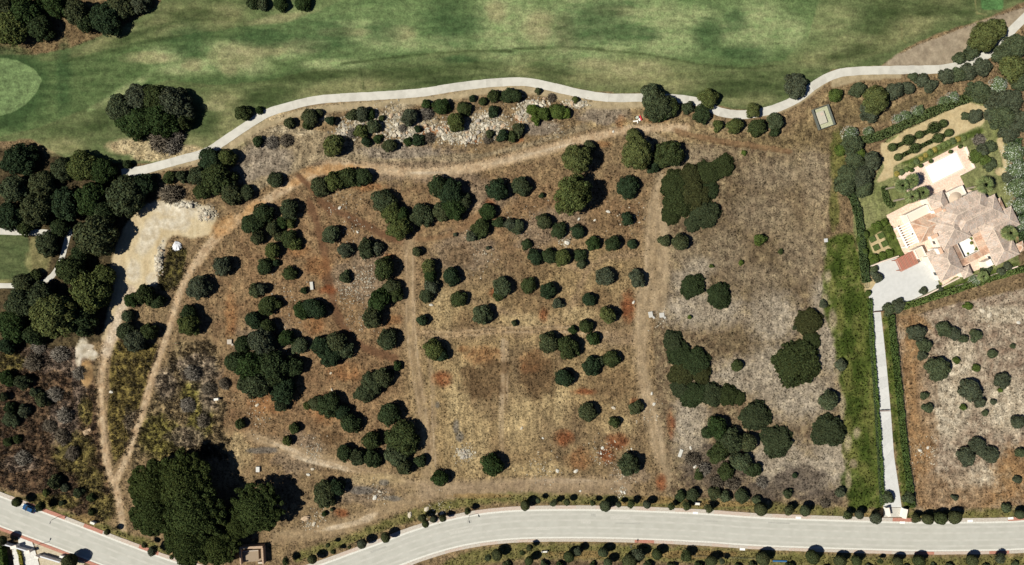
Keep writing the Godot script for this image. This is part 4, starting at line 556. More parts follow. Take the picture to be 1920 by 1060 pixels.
	["L",28.78,68.91,1.48,"street_tree","round roadside tree above the road, middle of its row, fifth plant from left"],
	["L",32.92,68.47,1.32,"street_tree","round roadside tree above the road, middle of its row, sixth plant from left"],
	["L",36.78,68.31,1.81,"street_tree","round roadside tree above the road, middle of its row, seventh plant from left"],
	["L",41.61,68.42,1.48,"street_tree","round roadside tree above the road, middle of its row, rightmost plant"],
	["L",49.18,69.08,1.48,"street_tree","round roadside tree above the road beneath the thicket, leftmost plant"],
	["L",53.9,69.02,1.64,"street_tree","round roadside tree above the road beneath the thicket, second plant from left"],
	["L",60.76,69.79,1.81,"street_tree","round roadside tree above the road beneath the thicket, third plant from left"],
	["L",76.69,69.96,1.81,"street_tree","round roadside tree above the road beneath the thicket, rightmost plant"],
	["L",85.43,70.18,2.13,"street_tree","round roadside tree above the road left of the driveway, leftmost plant"],
	["L",90.39,70.34,1.64,"street_tree","round roadside tree above the road left of the driveway, second plant from left"],
	["L",103.62,71.76,1.81,"street_tree","round roadside tree above the road left of the driveway, fourth plant from left"],
	["L",107.15,71.6,1.32,"street_tree","round roadside tree above the road left of the driveway, fifth plant from left"],
	["L",112.24,72.69,1.97,"street_tree","round roadside tree above the road left of the driveway, rightmost plant"],
	["L",124.67,72.86,1.48,"street_tree","round roadside tree above the road right of the driveway, leftmost plant"],
	["L",128.15,73.02,1.97,"street_tree","round roadside tree above the road right of the driveway, second plant from left"],
	["L",132.09,72.69,1.97,"street_tree","round roadside tree above the road right of the driveway, third plant from left"],
	["L",136.52,72.36,1.97,"street_tree","round roadside tree above the road right of the driveway, fourth plant from left"],
	["L",156.58,71.54,1.48,"street_tree","round roadside tree above the road right of the driveway, rightmost plant"],
	["L",-56.75,81.0,0.82,"street_tree","round roadside tree along the road near the big pines, sixth plant from left"],
	["L",-55.06,83.08,0.99,"street_tree","round roadside tree along the road near the big pines, seventh plant from left"],
	["L",8.08,67.26,0.99,"street_tree","round roadside tree above the road, middle of its row, leftmost plant"],
	["L",16.98,67.75,0.99,"street_tree","round roadside tree above the road, middle of its row, third plant from left"],
	["L",-4.6,83.98,1.64,"street_tree","round roadside tree below the road bend, second plant from left"],
	["L",-7.41,84.93,1.32,"street_tree","round roadside tree below the road bend, leftmost plant"],
	["L",3.29,83.35,1.15,"street_tree","round roadside tree below the road bend, fourth plant from left"],
	["L",5.26,81.91,1.48,"street_tree","round roadside tree below the road bend, fifth plant from left"],
	["L",5.26,85.85,1.48,"street_tree","round roadside tree below the road bend, sixth plant from left"],
	["L",17.56,84.51,1.97,"street_tree","round roadside tree below the road bend, ninth plant from left"],
	["L",20.38,82.99,1.64,"street_tree","round roadside tree below the road bend, tenth plant from left"],
	["L",28.12,83.22,1.48,"street_tree","round roadside tree below the road bend, twelfth plant from left"],
	["L",29.58,86.44,1.64,"street_tree","round roadside tree below the road bend, rightmost plant"],
	["L",36.26,86.15,1.97,"street_tree","round roadside tree below the road, middle of its row, second plant from left"],
	["L",38.96,83.98,2.46,"street_tree","round roadside tree below the road, middle of its row, third plant from left"],
	["L",44.7,83.82,1.64,"street_tree","round roadside tree below the road, middle of its row, fifth plant from left"],
	["L",53.74,84.38,2.29,"street_tree","round roadside tree below the road, middle of its row, seventh plant from left"],
	["L",61.46,85.95,1.64,"street_tree","round roadside tree below the road, middle of its row, ninth plant from left"],
	["L",64.8,86.02,1.48,"street_tree","round roadside tree below the road, middle of its row, tenth plant from left"],
	["L",77.39,85.26,2.13,"street_tree","round roadside tree below the road, middle of its row, rightmost plant"],
	["L",92.71,84.67,1.97,"street_tree","round roadside tree below the road at its right end, second plant from left"],
	["L",101.16,85.89,1.81,"street_tree","round roadside tree below the road at its right end, fourth plant from left"],
	["L",106.25,85.85,1.48,"street_tree","round roadside tree below the road at its right end, fifth plant from left"],
	["L",113.66,85.98,1.15,"street_tree","round roadside tree below the road at its right end, seventh plant from left"],
	["L",118.98,85.95,1.64,"street_tree","round roadside tree below the road at its right end, eighth plant from left"],
	["L",125.46,85.89,1.81,"street_tree","round roadside tree below the road at its right end, tenth plant from left"],
	["L",141.99,85.79,1.64,"street_tree","round roadside tree below the road at its right end, thirteenth plant from left"],
	["L",150.54,85.13,1.64,"street_tree","round roadside tree below the road at its right end, rightmost plant"],
	["L",-157.44,79.71,1.64,"street_tree","round roadside tree beside the gateway at the bottom left, leftmost plant"],
	["L",-136.49,85.98,2.78,"street_tree","round roadside tree beside the gateway at the bottom left, rightmost plant"],
	["O",9.95,87.92,1.66,"evergreen_bush","small dark green bush below the road bend, seventh plant from left"],
	["O",14.92,88.33,1.99,"evergreen_bush","small dark green bush below the road bend, eighth plant from left"],
	["O",24.89,88.29,1.49,"evergreen_bush","small dark green bush below the road bend, eleventh plant from left"],
	["O",42.26,88.5,1.99,"evergreen_bush","small dark green bush below the road, middle of its row, fourth plant from left"],
	["O",49.77,88.58,1.66,"evergreen_bush","small dark green bush below the road, middle of its row, sixth plant from left"],
	["O",58.06,88.42,1.66,"evergreen_bush","small dark green bush below the road, middle of its row, eighth plant from left"],
	["O",70.53,88.79,1.49,"evergreen_bush","small dark green bush below the road, middle of its row, eleventh plant from left"],
	["O",86.18,88.66,1.99,"evergreen_bush","small dark green bush below the road at its right end, leftmost plant"],
	["O",97.92,88.96,1.49,"evergreen_bush","small dark green bush below the road at its right end, third plant from left"],
	["O",111.25,88.83,1.33,"evergreen_bush","small dark green bush below the road at its right end, sixth plant from left"],
	["O",136.02,88.58,1.66,"evergreen_bush","small dark green bush below the road at its right end, twelfth plant from left"],
	["O",131.17,88.5,1.33,"evergreen_bush","small dark green bush below the road at its right end, eleventh plant from left"],
	["O",147.71,88.62,1.49,"evergreen_bush","small dark green bush below the road at its right end, fourteenth plant from left"],
	["O",156.83,87.96,1.49,"evergreen_bush","small dark green bush below the road at the bottom right"],
	["O",-1.66,87.96,1.49,"evergreen_bush","small dark green bush below the road bend, third plant from left"],
	["O",34.85,88.96,1.49,"evergreen_bush","small dark green bush below the road, middle of its row, leftmost plant"],
	["O",74.65,88.42,1.66,"evergreen_bush","small dark green bush below the road, middle of its row, twelfth plant from left"],
	["O",122.81,88.96,1.49,"evergreen_bush","small dark green bush below the road at its right end, ninth plant from left"],
	["G",144.92,-75.23,5.21,"leafy_tree","light green leafy tree at the top right beside the path, fifth plant from left"],
	["G",148.5,-77.85,4.25,"leafy_tree","light green leafy tree at the top right beside the path, sixth plant from left"],
	["G",111.62,-56.3,4.73,"leafy_tree","light green leafy tree on the slope below the cart path, fourth plant from left"],
	["G",153.95,-66.02,4.41,"leafy_tree","light green leafy tree at the top right beside the path, eighth plant from left"],
	["O",142.88,-71.85,3.14,"evergreen_tree","dark evergreen tree at the top right beside the path, third plant from left"],
	["O",139.15,-69.9,2.15,"evergreen_bush","small dark green bush at the top right beside the path, leftmost plant"],
	["O",107.42,-60.15,2.97,"evergreen_tree","dark evergreen tree on the slope below the cart path, second plant from left"],
	["O",110.84,-52.78,3.63,"evergreen_tree","dark evergreen tree on the slope below the cart path, third plant from left"],
	["O",118.49,-59.41,3.47,"evergreen_tree","dark evergreen tree on the slope below the cart path, fifth plant from left"],
	["O",123.23,-60.38,2.65,"evergreen_tree","dark evergreen tree on the slope below the cart path, eighth plant from left"],
	["O",124.91,-64.03,1.66,"evergreen_bush","small dark green bush on the slope below the cart path, ninth plant from left"],
	["O",127.82,-62.92,2.32,"evergreen_bush","small dark green bush on the slope below the cart path, eleventh plant from left"],
	["O",130.08,-61.23,2.48,"evergreen_bush","small dark green bush on the slope below the cart path, rightmost plant"],
	["O",134.98,-64.02,2.65,"evergreen_tree","dark evergreen tree on the slope near the garden corner, second plant from left"],
	["O",138.68,-64.38,2.48,"evergreen_bush","small dark green bush on the slope near the garden corner, fourth plant from left"],
	["O",141.46,-65.28,2.97,"evergreen_tree","dark evergreen tree at the top right beside the path, second plant from left"],
	["O",145.85,-66.73,3.14,"evergreen_tree","dark evergreen tree at the top right beside the path, fourth plant from left"],
	["O",151.93,-70.53,3.95,"evergreen_tree","dark evergreen tree at the top right beside the path, seventh plant from left"],
	["O",155.67,-73.23,4.44,"evergreen_tree","large dark evergreen tree at the top right beside the path, rightmost plant"],
	["O",157.36,-61.85,3.63,"evergreen_tree","dark evergreen tree in the wood above the garden corner, rightmost plant"],
	["O",144.97,-58.75,4.44,"evergreen_tree","large dark evergreen tree on the slope near the garden corner, rightmost plant"],
	["O",149.98,-55.97,4.28,"evergreen_tree","large dark evergreen tree in the wood above the garden corner, second plant from left"],
	["O",154.52,-56.61,4.44,"evergreen_tree","large dark evergreen tree in the wood above the garden corner, sixth plant from left"],
	["O",151.5,-50.94,4.93,"evergreen_tree","large dark evergreen tree in the wood above the garden corner, fourth plant from left"],
	["O",155.92,-49.67,4.61,"evergreen_tree","large dark evergreen tree in the wood above the garden corner, seventh plant from left"],
	["O",154.06,-46.51,3.63,"evergreen_tree","dark evergreen tree in the wood above the garden corner, fifth plant from left"],
	["O",149.13,-51.58,2.81,"evergreen_tree","dark evergreen tree in the wood above the garden corner, leftmost plant"],
	["O",105.46,-42.52,3.95,"evergreen_tree","dark evergreen tree in the mass west of the garden, fifth plant from left"],
	["O",111.67,-37.61,3.63,"evergreen_tree","dark evergreen tree in the mass west of the garden, rightmost plant"],
	["O",104.11,-33.55,4.61,"evergreen_tree","large dark evergreen tree in the mass west of the garden, third plant from left"],
	["O",108.11,-32.91,4.44,"evergreen_tree","large dark evergreen tree in the mass west of the garden, eighth plant from left"],
	["O",103.21,-30.01,3.79,"evergreen_tree","dark evergreen tree in the mass west of the garden, second plant from left"],
	["O",109.25,-29.37,3.47,"evergreen_tree","dark evergreen tree in the mass west of the garden, ninth plant from left"],
	["O",106.22,-37.94,3.63,"evergreen_tree","dark evergreen tree in the mass west of the garden, sixth plant from left"],
	["O",143.91,-51.77,2.65,"evergreen_tree","dark evergreen tree on the slope near the garden corner, sixth plant from left"],
	["O",141.23,-51.95,1.49,"evergreen_bush","small dark green bush on the slope near the garden corner, fifth plant from left"],
	["B",102.04,-41.08,2.65,"green_bush","bright green bush in the mass west of the garden, leftmost plant"],
	["B",107.72,-39.94,2.49,"green_bush","bright green bush in the mass west of the garden, seventh plant from left"],
	["B",100.31,-58.1,2.98,"green_bush","bright green bush on the slope below the cart path, leftmost plant"],
	["W",151.25,-61.16,2.98,"flowering_bush","white flowering bush in the wood above the garden corner, third plant from left"],
	["W",137.12,-57.3,2.32,"flowering_bush","white flowering bush on the slope near the garden corner, third plant from left"],
	["W",134.66,-56.38,1.82,"flowering_bush","white flowering bush on the slope near the garden corner, leftmost plant"],
	["W",126.25,-53.18,2.15,"flowering_bush","white flowering bush on the slope below the cart path, tenth plant from left"],
	["W",122.66,-51.88,1.99,"flowering_bush","white flowering bush on the slope below the cart path, seventh plant from left"],
	["W",120.12,-51.1,1.66,"flowering_bush","white flowering bush on the slope below the cart path, sixth plant from left"],
	["W",105.23,-46.33,2.65,"flowering_bush","white flowering bush in the mass west of the garden, fourth plant from left"],
	["W",111.16,-47.12,1.66,"flowering_bush","white flowering bush in the mass west of the garden, tenth plant from left"],
	["W",155.74,-40.46,3.3,"flowering_bush","white flowering bush along the right edge of the garden, second plant from left"],
	["W",156.56,-35.01,3.3,"flowering_bush","white flowering bush along the right edge of the garden, third plant from left"],
	["W",156.89,-29.73,3.3,"flowering_bush","white flowering bush along the right edge of the garden, fourth plant from left"],
	["W",157.37,-23.97,2.98,"flowering_bush","white flowering bush along the right edge of the garden, fifth plant from left"],
	["W",157.84,-18.2,2.65,"flowering_bush","white flowering bush along the right edge of the garden, rightmost plant"],
	["W",144.21,-0.5,1.99,"flowering_bush","white flowering bush below the villa, third plant from left"],
	["B",144.45,-39.43,2.65,"green_bush","bright green bush beside the swimming pool terrace, leftmost plant"],
	["B",146.72,-38.13,2.32,"green_bush","bright green bush beside the swimming pool terrace, fourth plant from left"],
	["B",109.92,-14.94,1.66,"green_bush","bright green bush around the small parterre, third plant from left"],
	["B",113.69,-17.59,1.83,"green_bush","bright green bush around the small parterre, fifth plant from left"],
	["B",115.89,-18.76,1.66,"green_bush","bright green bush around the small parterre, seventh plant from left"],
	["B",117.64,-16.62,1.33,"green_bush","bright green bush around the small parterre, eighth plant from left"],
	["B",112.9,-7.47,1.66,"green_bush","bright green bush around the small parterre, fourth plant from left"],
	["B",115.39,-8.3,1.66,"green_bush","bright green bush around the small parterre, sixth plant from left"],
	["B",117.76,-9.3,1.49,"green_bush","bright green bush around the small parterre, ninth plant from left"],
	["B",109.62,-9.63,1.49,"green_bush","bright green bush around the small parterre, second plant from left"],
	["B",108.3,-13.62,1.49,"green_bush","bright green bush around the small parterre, leftmost plant"],
	["B",118.23,-13.8,1.0,"green_bush","bright green bush around the small parterre, rightmost plant"],
	["B",111.0,3.32,1.33,"green_bush","bright green bush around the parking court, leftmost plant"],
	["O",145.96,-41.04,2.48,"evergreen_bush","small dark green bush beside the swimming pool terrace, third plant from left"],
	["O",148.75,-42.07,2.15,"evergreen_bush","small dark green bush beside the swimming pool terrace, fifth plant from left"],
	["O",113.47,-1.66,2.15,"evergreen_bush","small dark green bush around the parking court, third plant from left"],
	["O",112.85,-4.15,1.49,"evergreen_bush","small dark green bush around the parking court, second plant from left"],
	["O",128.29,2.49,1.49,"evergreen_bush","small dark green bush below the villa, leftmost plant"],
	["O",133.33,1.83,1.33,"evergreen_bush","small dark green bush below the villa, second plant from left"],
	["O",148.75,-36.77,2.15,"evergreen_bush","small dark green bush beside the swimming pool terrace, rightmost plant"],
	["O",117.28,8.45,2.15,"evergreen_bush","small dark green bush around the parking court, rightmost plant"],
	["O",120.03,7.11,2.81,"evergreen_tree","dark evergreen tree in the left half of the fenced lot, leftmost plant"],
	["O",154.13,-32.65,1.99,"evergreen_bush","small dark green bush along the right edge of the garden, leftmost plant"],
	["O",152.21,-3.32,1.82,"evergreen_bush","small dark green bush below the villa, fifth plant from left"],
	["O",147.5,-4.14,1.99,"evergreen_bush","small dark green bush below the villa, fourth plant from left"],
	["O",154.27,-4.98,1.66,"evergreen_bush","small dark green bush below the villa, rightmost plant"],
	["O",116.95,66.92,2.15,"evergreen_bush","small dark green bush at the driveway entrance, leftmost plant"],
	["O",123.41,66.92,2.15,"evergreen_bush","small dark green bush at the driveway entrance, rightmost plant"],
	["D",145.76,-44.49,2.16,"dry_bush","grey leafless dry bush beside the swimming pool terrace, second plant from left"],
	["O",-145.96,36.57,2.48,"evergreen_bush","small dark green bush in the upper scrub on the far left, ninth plant from left"],
	["O",-151.66,39.9,2.32,"evergreen_bush","small dark green bush in the upper scrub on the far left, sixth plant from left"],
	["O",-155.84,42.64,2.97,"evergreen_tree","dark evergreen tree in the upper scrub on the far left, third plant from left"],
	["O",-156.28,38.95,1.99,"evergreen_bush","small dark green bush in the upper scrub on the far left, fourth plant from left"],
	["O",-158.01,35.48,1.82,"evergreen_bush","small dark green bush in the upper scrub on the far left, leftmost plant"],
	["O",-151.87,30.9,2.97,"evergreen_tree","dark evergreen tree in the upper scrub on the far left, fifth plant from left"],
	["O",-156.92,29.73,3.14,"evergreen_tree","dark evergreen tree in the upper scrub on the far left, second plant from left"],
	["O",-156.93,49.6,1.66,"evergreen_bush","small dark green bush in the lower scrub on the far left, leftmost plant"],
	["O",-154.11,48.94,1.66,"evergreen_bush","small dark green bush in the lower scrub on the far left, second plant from left"],
	["O",-134.9,65.3,1.99,"evergreen_bush","small dark green bush in the lower scrub on the far left, rightmost plant"],
	["O",-131.05,67.02,1.66,"evergreen_bush","small dark green bush along the road near the blue car, fourth plant from left"],
	["O",-141.99,61.89,2.48,"evergreen_bush","small dark green bush in the lower scrub on the far left, fifth plant from left"],
	["O",-139.34,63.87,1.66,"evergreen_bush","small dark green bush in the lower scrub on the far left, seventh plant from left"],
	["O",-131.01,71.56,1.33,"evergreen_bush","small dark green bush along the road near the blue car, rightmost plant"],
	["O",-140.44,68.81,1.0,"evergreen_bush","small dark green bush along the road near the blue car, third plant from left"],
	["O",-113.32,3.79,4.12,"evergreen_tree","large dark evergreen tree between the two dirt tracks, fifth plant from left"],
	["O",-118.27,5.62,2.65,"evergreen_tree","dark evergreen tree between the two dirt tracks, third plant from left"],
	["O",-110.39,6.11,2.97,"evergreen_tree","dark evergreen tree between the two dirt tracks, rightmost plant"],
	["O",-119.43,10.59,2.65,"evergreen_tree","dark evergreen tree between the two dirt tracks, second plant from left"],
	["O",-116.56,18.08,4.77,"evergreen_tree","large dark evergreen tree between the two dirt tracks, fourth plant from left"],
	["O",-119.75,14.85,3.63,"evergreen_tree","dark evergreen tree between the two dirt tracks, leftmost plant"],
	["O",-112.49,15.17,3.63,"evergreen_tree","dark evergreen tree between the two dirt tracks, sixth plant from left"],
	["O",-148.49,33.97,1.99,"evergreen_bush","small dark green bush in the upper scrub on the far left, eighth plant from left"],
	["O",-145.22,65.56,1.49,"evergreen_bush","small dark green bush in the lower scrub on the far left, fourth plant from left"],
	["D",-142.64,34.83,2.65,"dry_bush","grey leafless dry bush in the upper scrub on the far left, eleventh plant from left"],
	["D",-139.32,41.46,2.65,"dry_bush","grey leafless dry bush in the upper scrub on the far left, thirteenth plant from left"],
	["D",-140.11,48.08,2.82,"dry_bush","grey leafless dry bush in the lower scrub on the far left, sixth plant from left"],
	["D",-144.38,44.81,2.32,"dry_bush","grey leafless dry bush in the upper scrub on the far left, tenth plant from left"],
	["D",-134.39,28.2,2.49,"dry_bush","grey leafless dry bush in the upper scrub on the far left, rightmost plant"],
	["D",-149.18,24.86,2.98,"dry_bush","grey leafless dry bush in the upper scrub on the far left, seventh plant from left"],
	["D",-140.89,22.38,2.98,"dry_bush","grey leafless dry bush in the upper scrub on the far left, twelfth plant from left"],
	["D",-99.52,28.2,2.65,"dry_bush","grey leafless dry bush in grey scrub left of red field, second plant from left"],
	["D",-94.6,33.19,2.32,"dry_bush","grey leafless dry bush in grey scrub left of red field, rightmost plant"],
	["D",-101.17,38.15,2.65,"dry_bush","grey leafless dry bush in grey scrub left of red field, leftmost plant"],
	["D",-152.59,54.73,2.65,"dry_bush","grey leafless dry bush in the lower scrub on the far left, third plant from left"],
	["D",-96.26,43.15,2.32,"dry_bush","grey leafless dry bush in grey scrub left of red field, third plant from left"],
	["D",-89.65,31.54,2.16,"dry_bush","grey leafless dry bush in lower half of the big dark clump, leftmost plant"],
	["D",-147.7,19.92,2.32,"dry_bush","grey leafless dry bush in the left wood below the lower green, seventh plant from left"],
	["D",-136.88,53.09,2.49,"dry_bush","grey leafless dry bush in the lower scrub on the far left, eighth plant from left"],
	["P",-109.34,61.14,9.06,"pine_tree","broad bumpy green pine in the giant pine group, leftmost plant"],
	["P",-99.31,60.65,9.7,"pine_tree","broad bumpy green pine in the giant pine group, third plant from left"],
	["P",-109.01,69.87,8.73,"pine_tree","broad bumpy green pine in the giant pine group, second plant from left"],
	["P",-96.08,69.87,10.68,"pine_tree","broad bumpy green pine in the giant pine group, fifth plant from left"],
	["P",-98.02,78.28,9.38,"pine_tree","broad bumpy green pine in the giant pine group, fourth plant from left"],
	["P",-90.25,80.22,8.09,"pine_tree","broad bumpy green pine in the giant pine group, sixth plant from left"],
	["P",-77.96,68.74,9.38,"pine_tree","broad bumpy green pine in the giant pine group, rightmost plant"],
	["P",-84.11,73.59,5.82,"pine_tree","broad bumpy green pine in the giant pine group, seventh plant from left"]
]
const PALMS := [
	[120.78,-30.52,2.17,8,"top right palm of the four left of the pool"],
	[116.57,-29.18,2.17,9.5,"palm leaning over the lawn, leftmost of four left of the pool"],
	[119.44,-25.52,2.17,9.5,"lower palm of the four left of the pool"],
	[124.57,-27.11,2.17,7,"right palm of the four, beside the villa roof"],
	[141.63,-29.25,2.67,9,"palm standing alone on the lawn right of the pool"],
	[150.87,-15.17,2.33,7,"palm at the right hand corner of the villa"],
	[144.49,-2.13,1.67,4,"palm in the bed below the villa"],
	[119.49,-29.71,1.67,8,"palm between two others left of the pool"]
]
const HEDGES := [
	[1.35,1.0,0.3,[0.062,0.085,0.032],"clipped hedge with topiary balls, upper of the two rows",[[118.24,-41.82],[123.74,-44.34],[131.45,-47.96],[135.69,-49.84]],[[118.33,-42.1,1.32],[123.18,-44.29,1.76],[126.78,-46.02,1.26],[131.16,-48.11,1.95],[134.14,-49.46,1.32]]],
	[1.35,1.0,0.3,[0.07,0.095,0.035],"clipped hedge with topiary balls, lower of the two rows",[[119.81,-38.77],[125.79,-41.67],[133.02,-45.13],[137.58,-47.08]],[[120.21,-39.04,1.19],[125.21,-41.73,1.64],[132.41,-44.92,1.57],[136.01,-46.61,1.26]]],
	[2.6,1.8,0.55,[0.07,0.095,0.036],"long hedge along the upper garden boundary",[[103.7,-43.7],[113.3,-45.3],[123.3,-49.7],[133.3,-54.2],[145.0,-58.7]]],
	[2.0,1.6,0.55,[0.085,0.12,0.036],"long hedge below the villa and parking court",[[117.0,8.3],[123.3,7.0],[133.3,3.8],[145.0,0.0],[153.3,-2.5],[160.8,-4.7],[168.3,-6.7]]],
	[1.0,1.2,0.6,[0.07,0.11,0.03],"narrow hedge along the left side of the driveway",[[111.5,5.0],[112.3,18.3],[113.3,31.7],[114.3,46.7],[115.0,58.3],[115.5,69.2]]],
	[1.5,1.4,0.6,[0.055,0.085,0.026],"hedge along the right side of the driveway",[[118.0,10.0],[119.3,21.7],[120.7,35.0],[122.0,48.3],[123.7,61.7],[124.7,70.0]]],
	[2.4,1.9,0.6,[0.05,0.08,0.035],"dark hedge behind the white flowering bushes, right edge",[[156.7,-44.7],[158.0,-33.3],[159.0,-21.7],[159.7,-10.0]]],
	[1.6,0.9,0.5,[0.06,0.085,0.03],"low hedge in the lawn left of the palms",[[116.0,-30.0],[116.7,-26.3],[118.0,-24.0],[119.3,-24.3]]],
	[2.2,2.2,0.6,[0.07,0.11,0.03],"tall hedge beside the gateway at the bottom left",[[-159.3,81.7],[-158.7,85.8],[-158.0,90.8]]],
	[1.0,0.8,0.5,[0.2,0.19,0.04],"yellow-green strip hedge down the middle of the gateway drive",[[-154.0,83.0],[-153.3,85.8],[-152.7,90.3]]],
	[1.8,1.6,0.6,[0.05,0.075,0.03],"dark hedge along the west garden fence",[[105.3,-28.3],[107.7,-21.7],[108.7,-15.0],[109.3,-8.3],[110.3,0.0]]]
]
const PARTERRE := [
	[112.56,-13.53,0,"upper left clipped green square of the small parterre"],
	[115.27,-14.64,0,"upper right clipped green square of the small parterre"],
	[116.38,-12.12,0,"lower right clipped green square of the small parterre"],
	[113.74,-10.94,0,"lower left clipped green square of the small parterre"]
]
const BEDS := [
	[120.28,-33.96,0.85,"yellow-flowering shrub in the pool bed, leftmost",1],
	[121.7,-34.43,0.97,"dark green shrub in the pool bed, second from left",2],
	[123.27,-35.38,0.9,"green shrub in the pool bed, third from left",0],
	[124.84,-36.64,0.99,"green shrub in the pool bed, fourth from left",0],
	[126.42,-37.74,1.0,"dark green shrub in the pool bed, fifth from left",2],
	[127.83,-38.68,0.78,"yellow-flowering shrub in the pool bed, sixth from left",1],
	[129.25,-39.78,0.76,"yellow-flowering shrub in the pool bed, seventh from left",1],
	[130.66,-40.57,1.08,"green shrub in the pool bed, eighth from left",0],
	[132.08,-41.51,0.85,"yellow-flowering shrub in the pool bed, ninth from left",1],
	[133.49,-42.3,0.84,"green shrub in the pool bed, tenth from left",0],
	[134.91,-42.92,1.15,"green shrub in the pool bed, eleventh from left",0],
	[136.32,-43.55,0.94,"green shrub in the pool bed, twelfth from left",0],
	[137.74,-44.18,1.08,"dark green shrub in the pool bed, thirteenth from left",2],
	[139.31,-44.81,0.94,"yellow-flowering shrub in the pool bed, fourteenth from left",1],
	[140.88,-45.13,1.01,"green shrub in the pool bed, rightmost",0]
]
const POTS := [
	[124.37,-34.91,"clipped bush in a pot on the pool terrace, leftmost"],
	[127.2,-36.32,"clipped bush in a pot on the pool terrace, second from left"],
	[130.35,-37.74,"clipped bush in a pot on the pool terrace, middle one"],
	[136.48,-40.72,"clipped bush in a pot on the pool terrace, second from right"],
	[139.47,-42.3,"clipped bush in a pot on the pool terrace, rightmost"]
]
const VILLA_AT := [139.49,-15.65]
const ROOFS := [
	[-214,-44,-467,-190,4.4,0.42,0],
	[-200,289,-329,-79,5.6,0.42,0],
	[-127,378,-216,0,5.3,0.42,0],
	[130,500,-33,169,4.0,0.42,0],
	[123,330,-40,420,3.75,0.38,0],
	[122,385,260,433,3.3,0.42,0],
	[-430,-170,20,340,3.2,0.42,0],
	[-304,10,-267,63,4.7,0.42,0],
	[-455,-100,-320,-95,3.9,0.42,1],
	[-206,-106,314,414,2.9,0.45,0],
	[345,450,-150,-25,3.45,0.4,1],
	[-182,135,-14,60,3.62,0.3,0],
	[400,470,330,420,3.05,0.4,1]
]
var FLAT_ROOFS := [[-450,-215,-405,-310,3.0,mat(0.66,0.54,0.46)],[-530,-440,-60,40,2.9,mat(0.64,0.50,0.40)],[-440,-330,60,150,2.7,mat(0.60,0.50,0.42)],[20,180,-420,-330,2.8,mat(0.64,0.54,0.46)],[44,112,350,416,2.75,mat(0.78,0.77,0.75)]]
const CHIMNEYS := [
	[-199,-320,2.2,6.1,0.9],
	[-336,-109,2.0,5.9,0.9],
	[-335,47,0.9,5.4,1.8],
	[-150,-296,0.7,6.4,0.7]
]
const CARPORT := [121.88,-6.51]
const PERGOLA := [122.26,-14.81]
const POOL := [135.07,-35.9]
const COURT_PLANTS := [
	[143.46,-14.21,0.8,"yellow-green bush at the upper edge of the white courtyard"],
	[145.35,-10.13,1.0,"largest bush in the lower corner of the white courtyard"],
	[143.46,-12.33,0.5,"small bush in the middle of the white courtyard"],
	[142.36,-9.03,0.35,"tiny bush at the lower left of the white courtyard"]
]
const WALLS := [
	["white wall at the upper edge of the parking court",[[112.0,-5.2],[115.0,-6.5],[120.2,-8.2]],1.3],
	["white wall along the lower edge of the parking court",[[133.2,1.8],[129.2,3.8],[125.3,5.5]],1.0],
	["low wall bounding the right end of the pool terrace",[[141.5,-42.3],[144.2,-35.8],[140.2,-33.7]],0.8],
	["low wall along the lower edge of the villa garden",[[138.3,1.2],[148.3,-1.8],[157.5,-5.0]],0.9],
	["white wall below the garage wing",[[133.7,1.3],[139.2,-1.5]],1.2]
]
const CAR := [-150.42,70.42,-0.4009496253660937]
const BANK := [
	[-49.17,-49.17,4.3,3.0],
	[-43.33,-50.83,5.0,3.0],
	[-36.67,-50.83,5.0,3.7],
	[-35.83,-46.67,4.3,3.0],
	[-28.33,-48.33,5.0,3.3],
	[-21.67,-47.5,5.0,2.7],
	[-16.67,-45.83,5.7,2.0],
	[-11.67,-48.33,4.0,3.0],
	[-7.5,-50.83,4.0,3.3],
	[-5.0,-48.33,3.3,2.3],
	[3.33,-52.5,2.0,3.0],
	[6.67,-55.83,3.3,1.3],
	[20.0,-55.83,3.0,1.0],
	[-15.0,-44.67,6.7,1.3],
	[-32.5,-46.67,3.3,2.3],
	[-52.5,-47.5,2.3,1.7],
	[-101.67,-24.17,2.7,0.8],
	[-95.33,-21.33,2.0,1.5],
	[-110.0,-6.67,0.8,3.0],
	[-15.0,53.5,2.0,1.2]
]
const RUBBLE := [
	[-50.0,2.5,5.0,160],
	[-45.0,-1.67,4.0,120],
	[-61.67,52.5,4.0,80],
	[34.17,65.33,2.0,40],
	[28.33,53.33,5.0,90],
	[16.67,-12.5,2.0,60],
	[-50.0,-16.67,5.0,40],
	[-76.67,26.67,10.0,80],
	[33.33,60.0,5.0,60],
	[-41.67,65.83,3.3,60],
	[-63.33,75.83,2.0,50],
	[-15.0,53.5,2.7,120],
	[148.33,10.0,4.0,70],
	[129.17,53.33,5.0,70],
	[-53.33,-25.0,6.7,50],
	[8.33,58.33,6.7,60],
	[-80.0,41.67,5.0,50],
	[-46.67,11.67,5.0,60],
	[13.33,-47.5,5.0,40],
	[36.67,-21.67,6.7,40],
	[150.0,41.67,6.7,60],
	[-60.0,73.33,3.3,40],
	[-23.33,70.83,5.0,60],
	[41.67,41.67,5.0,40],
	[46.67,11.67,3.3,40],
	[5.0,-18.33,6.7,40],
	[-10.0,-8.33,6.7,40],
	[-70.0,5.0,10.0,60]
]
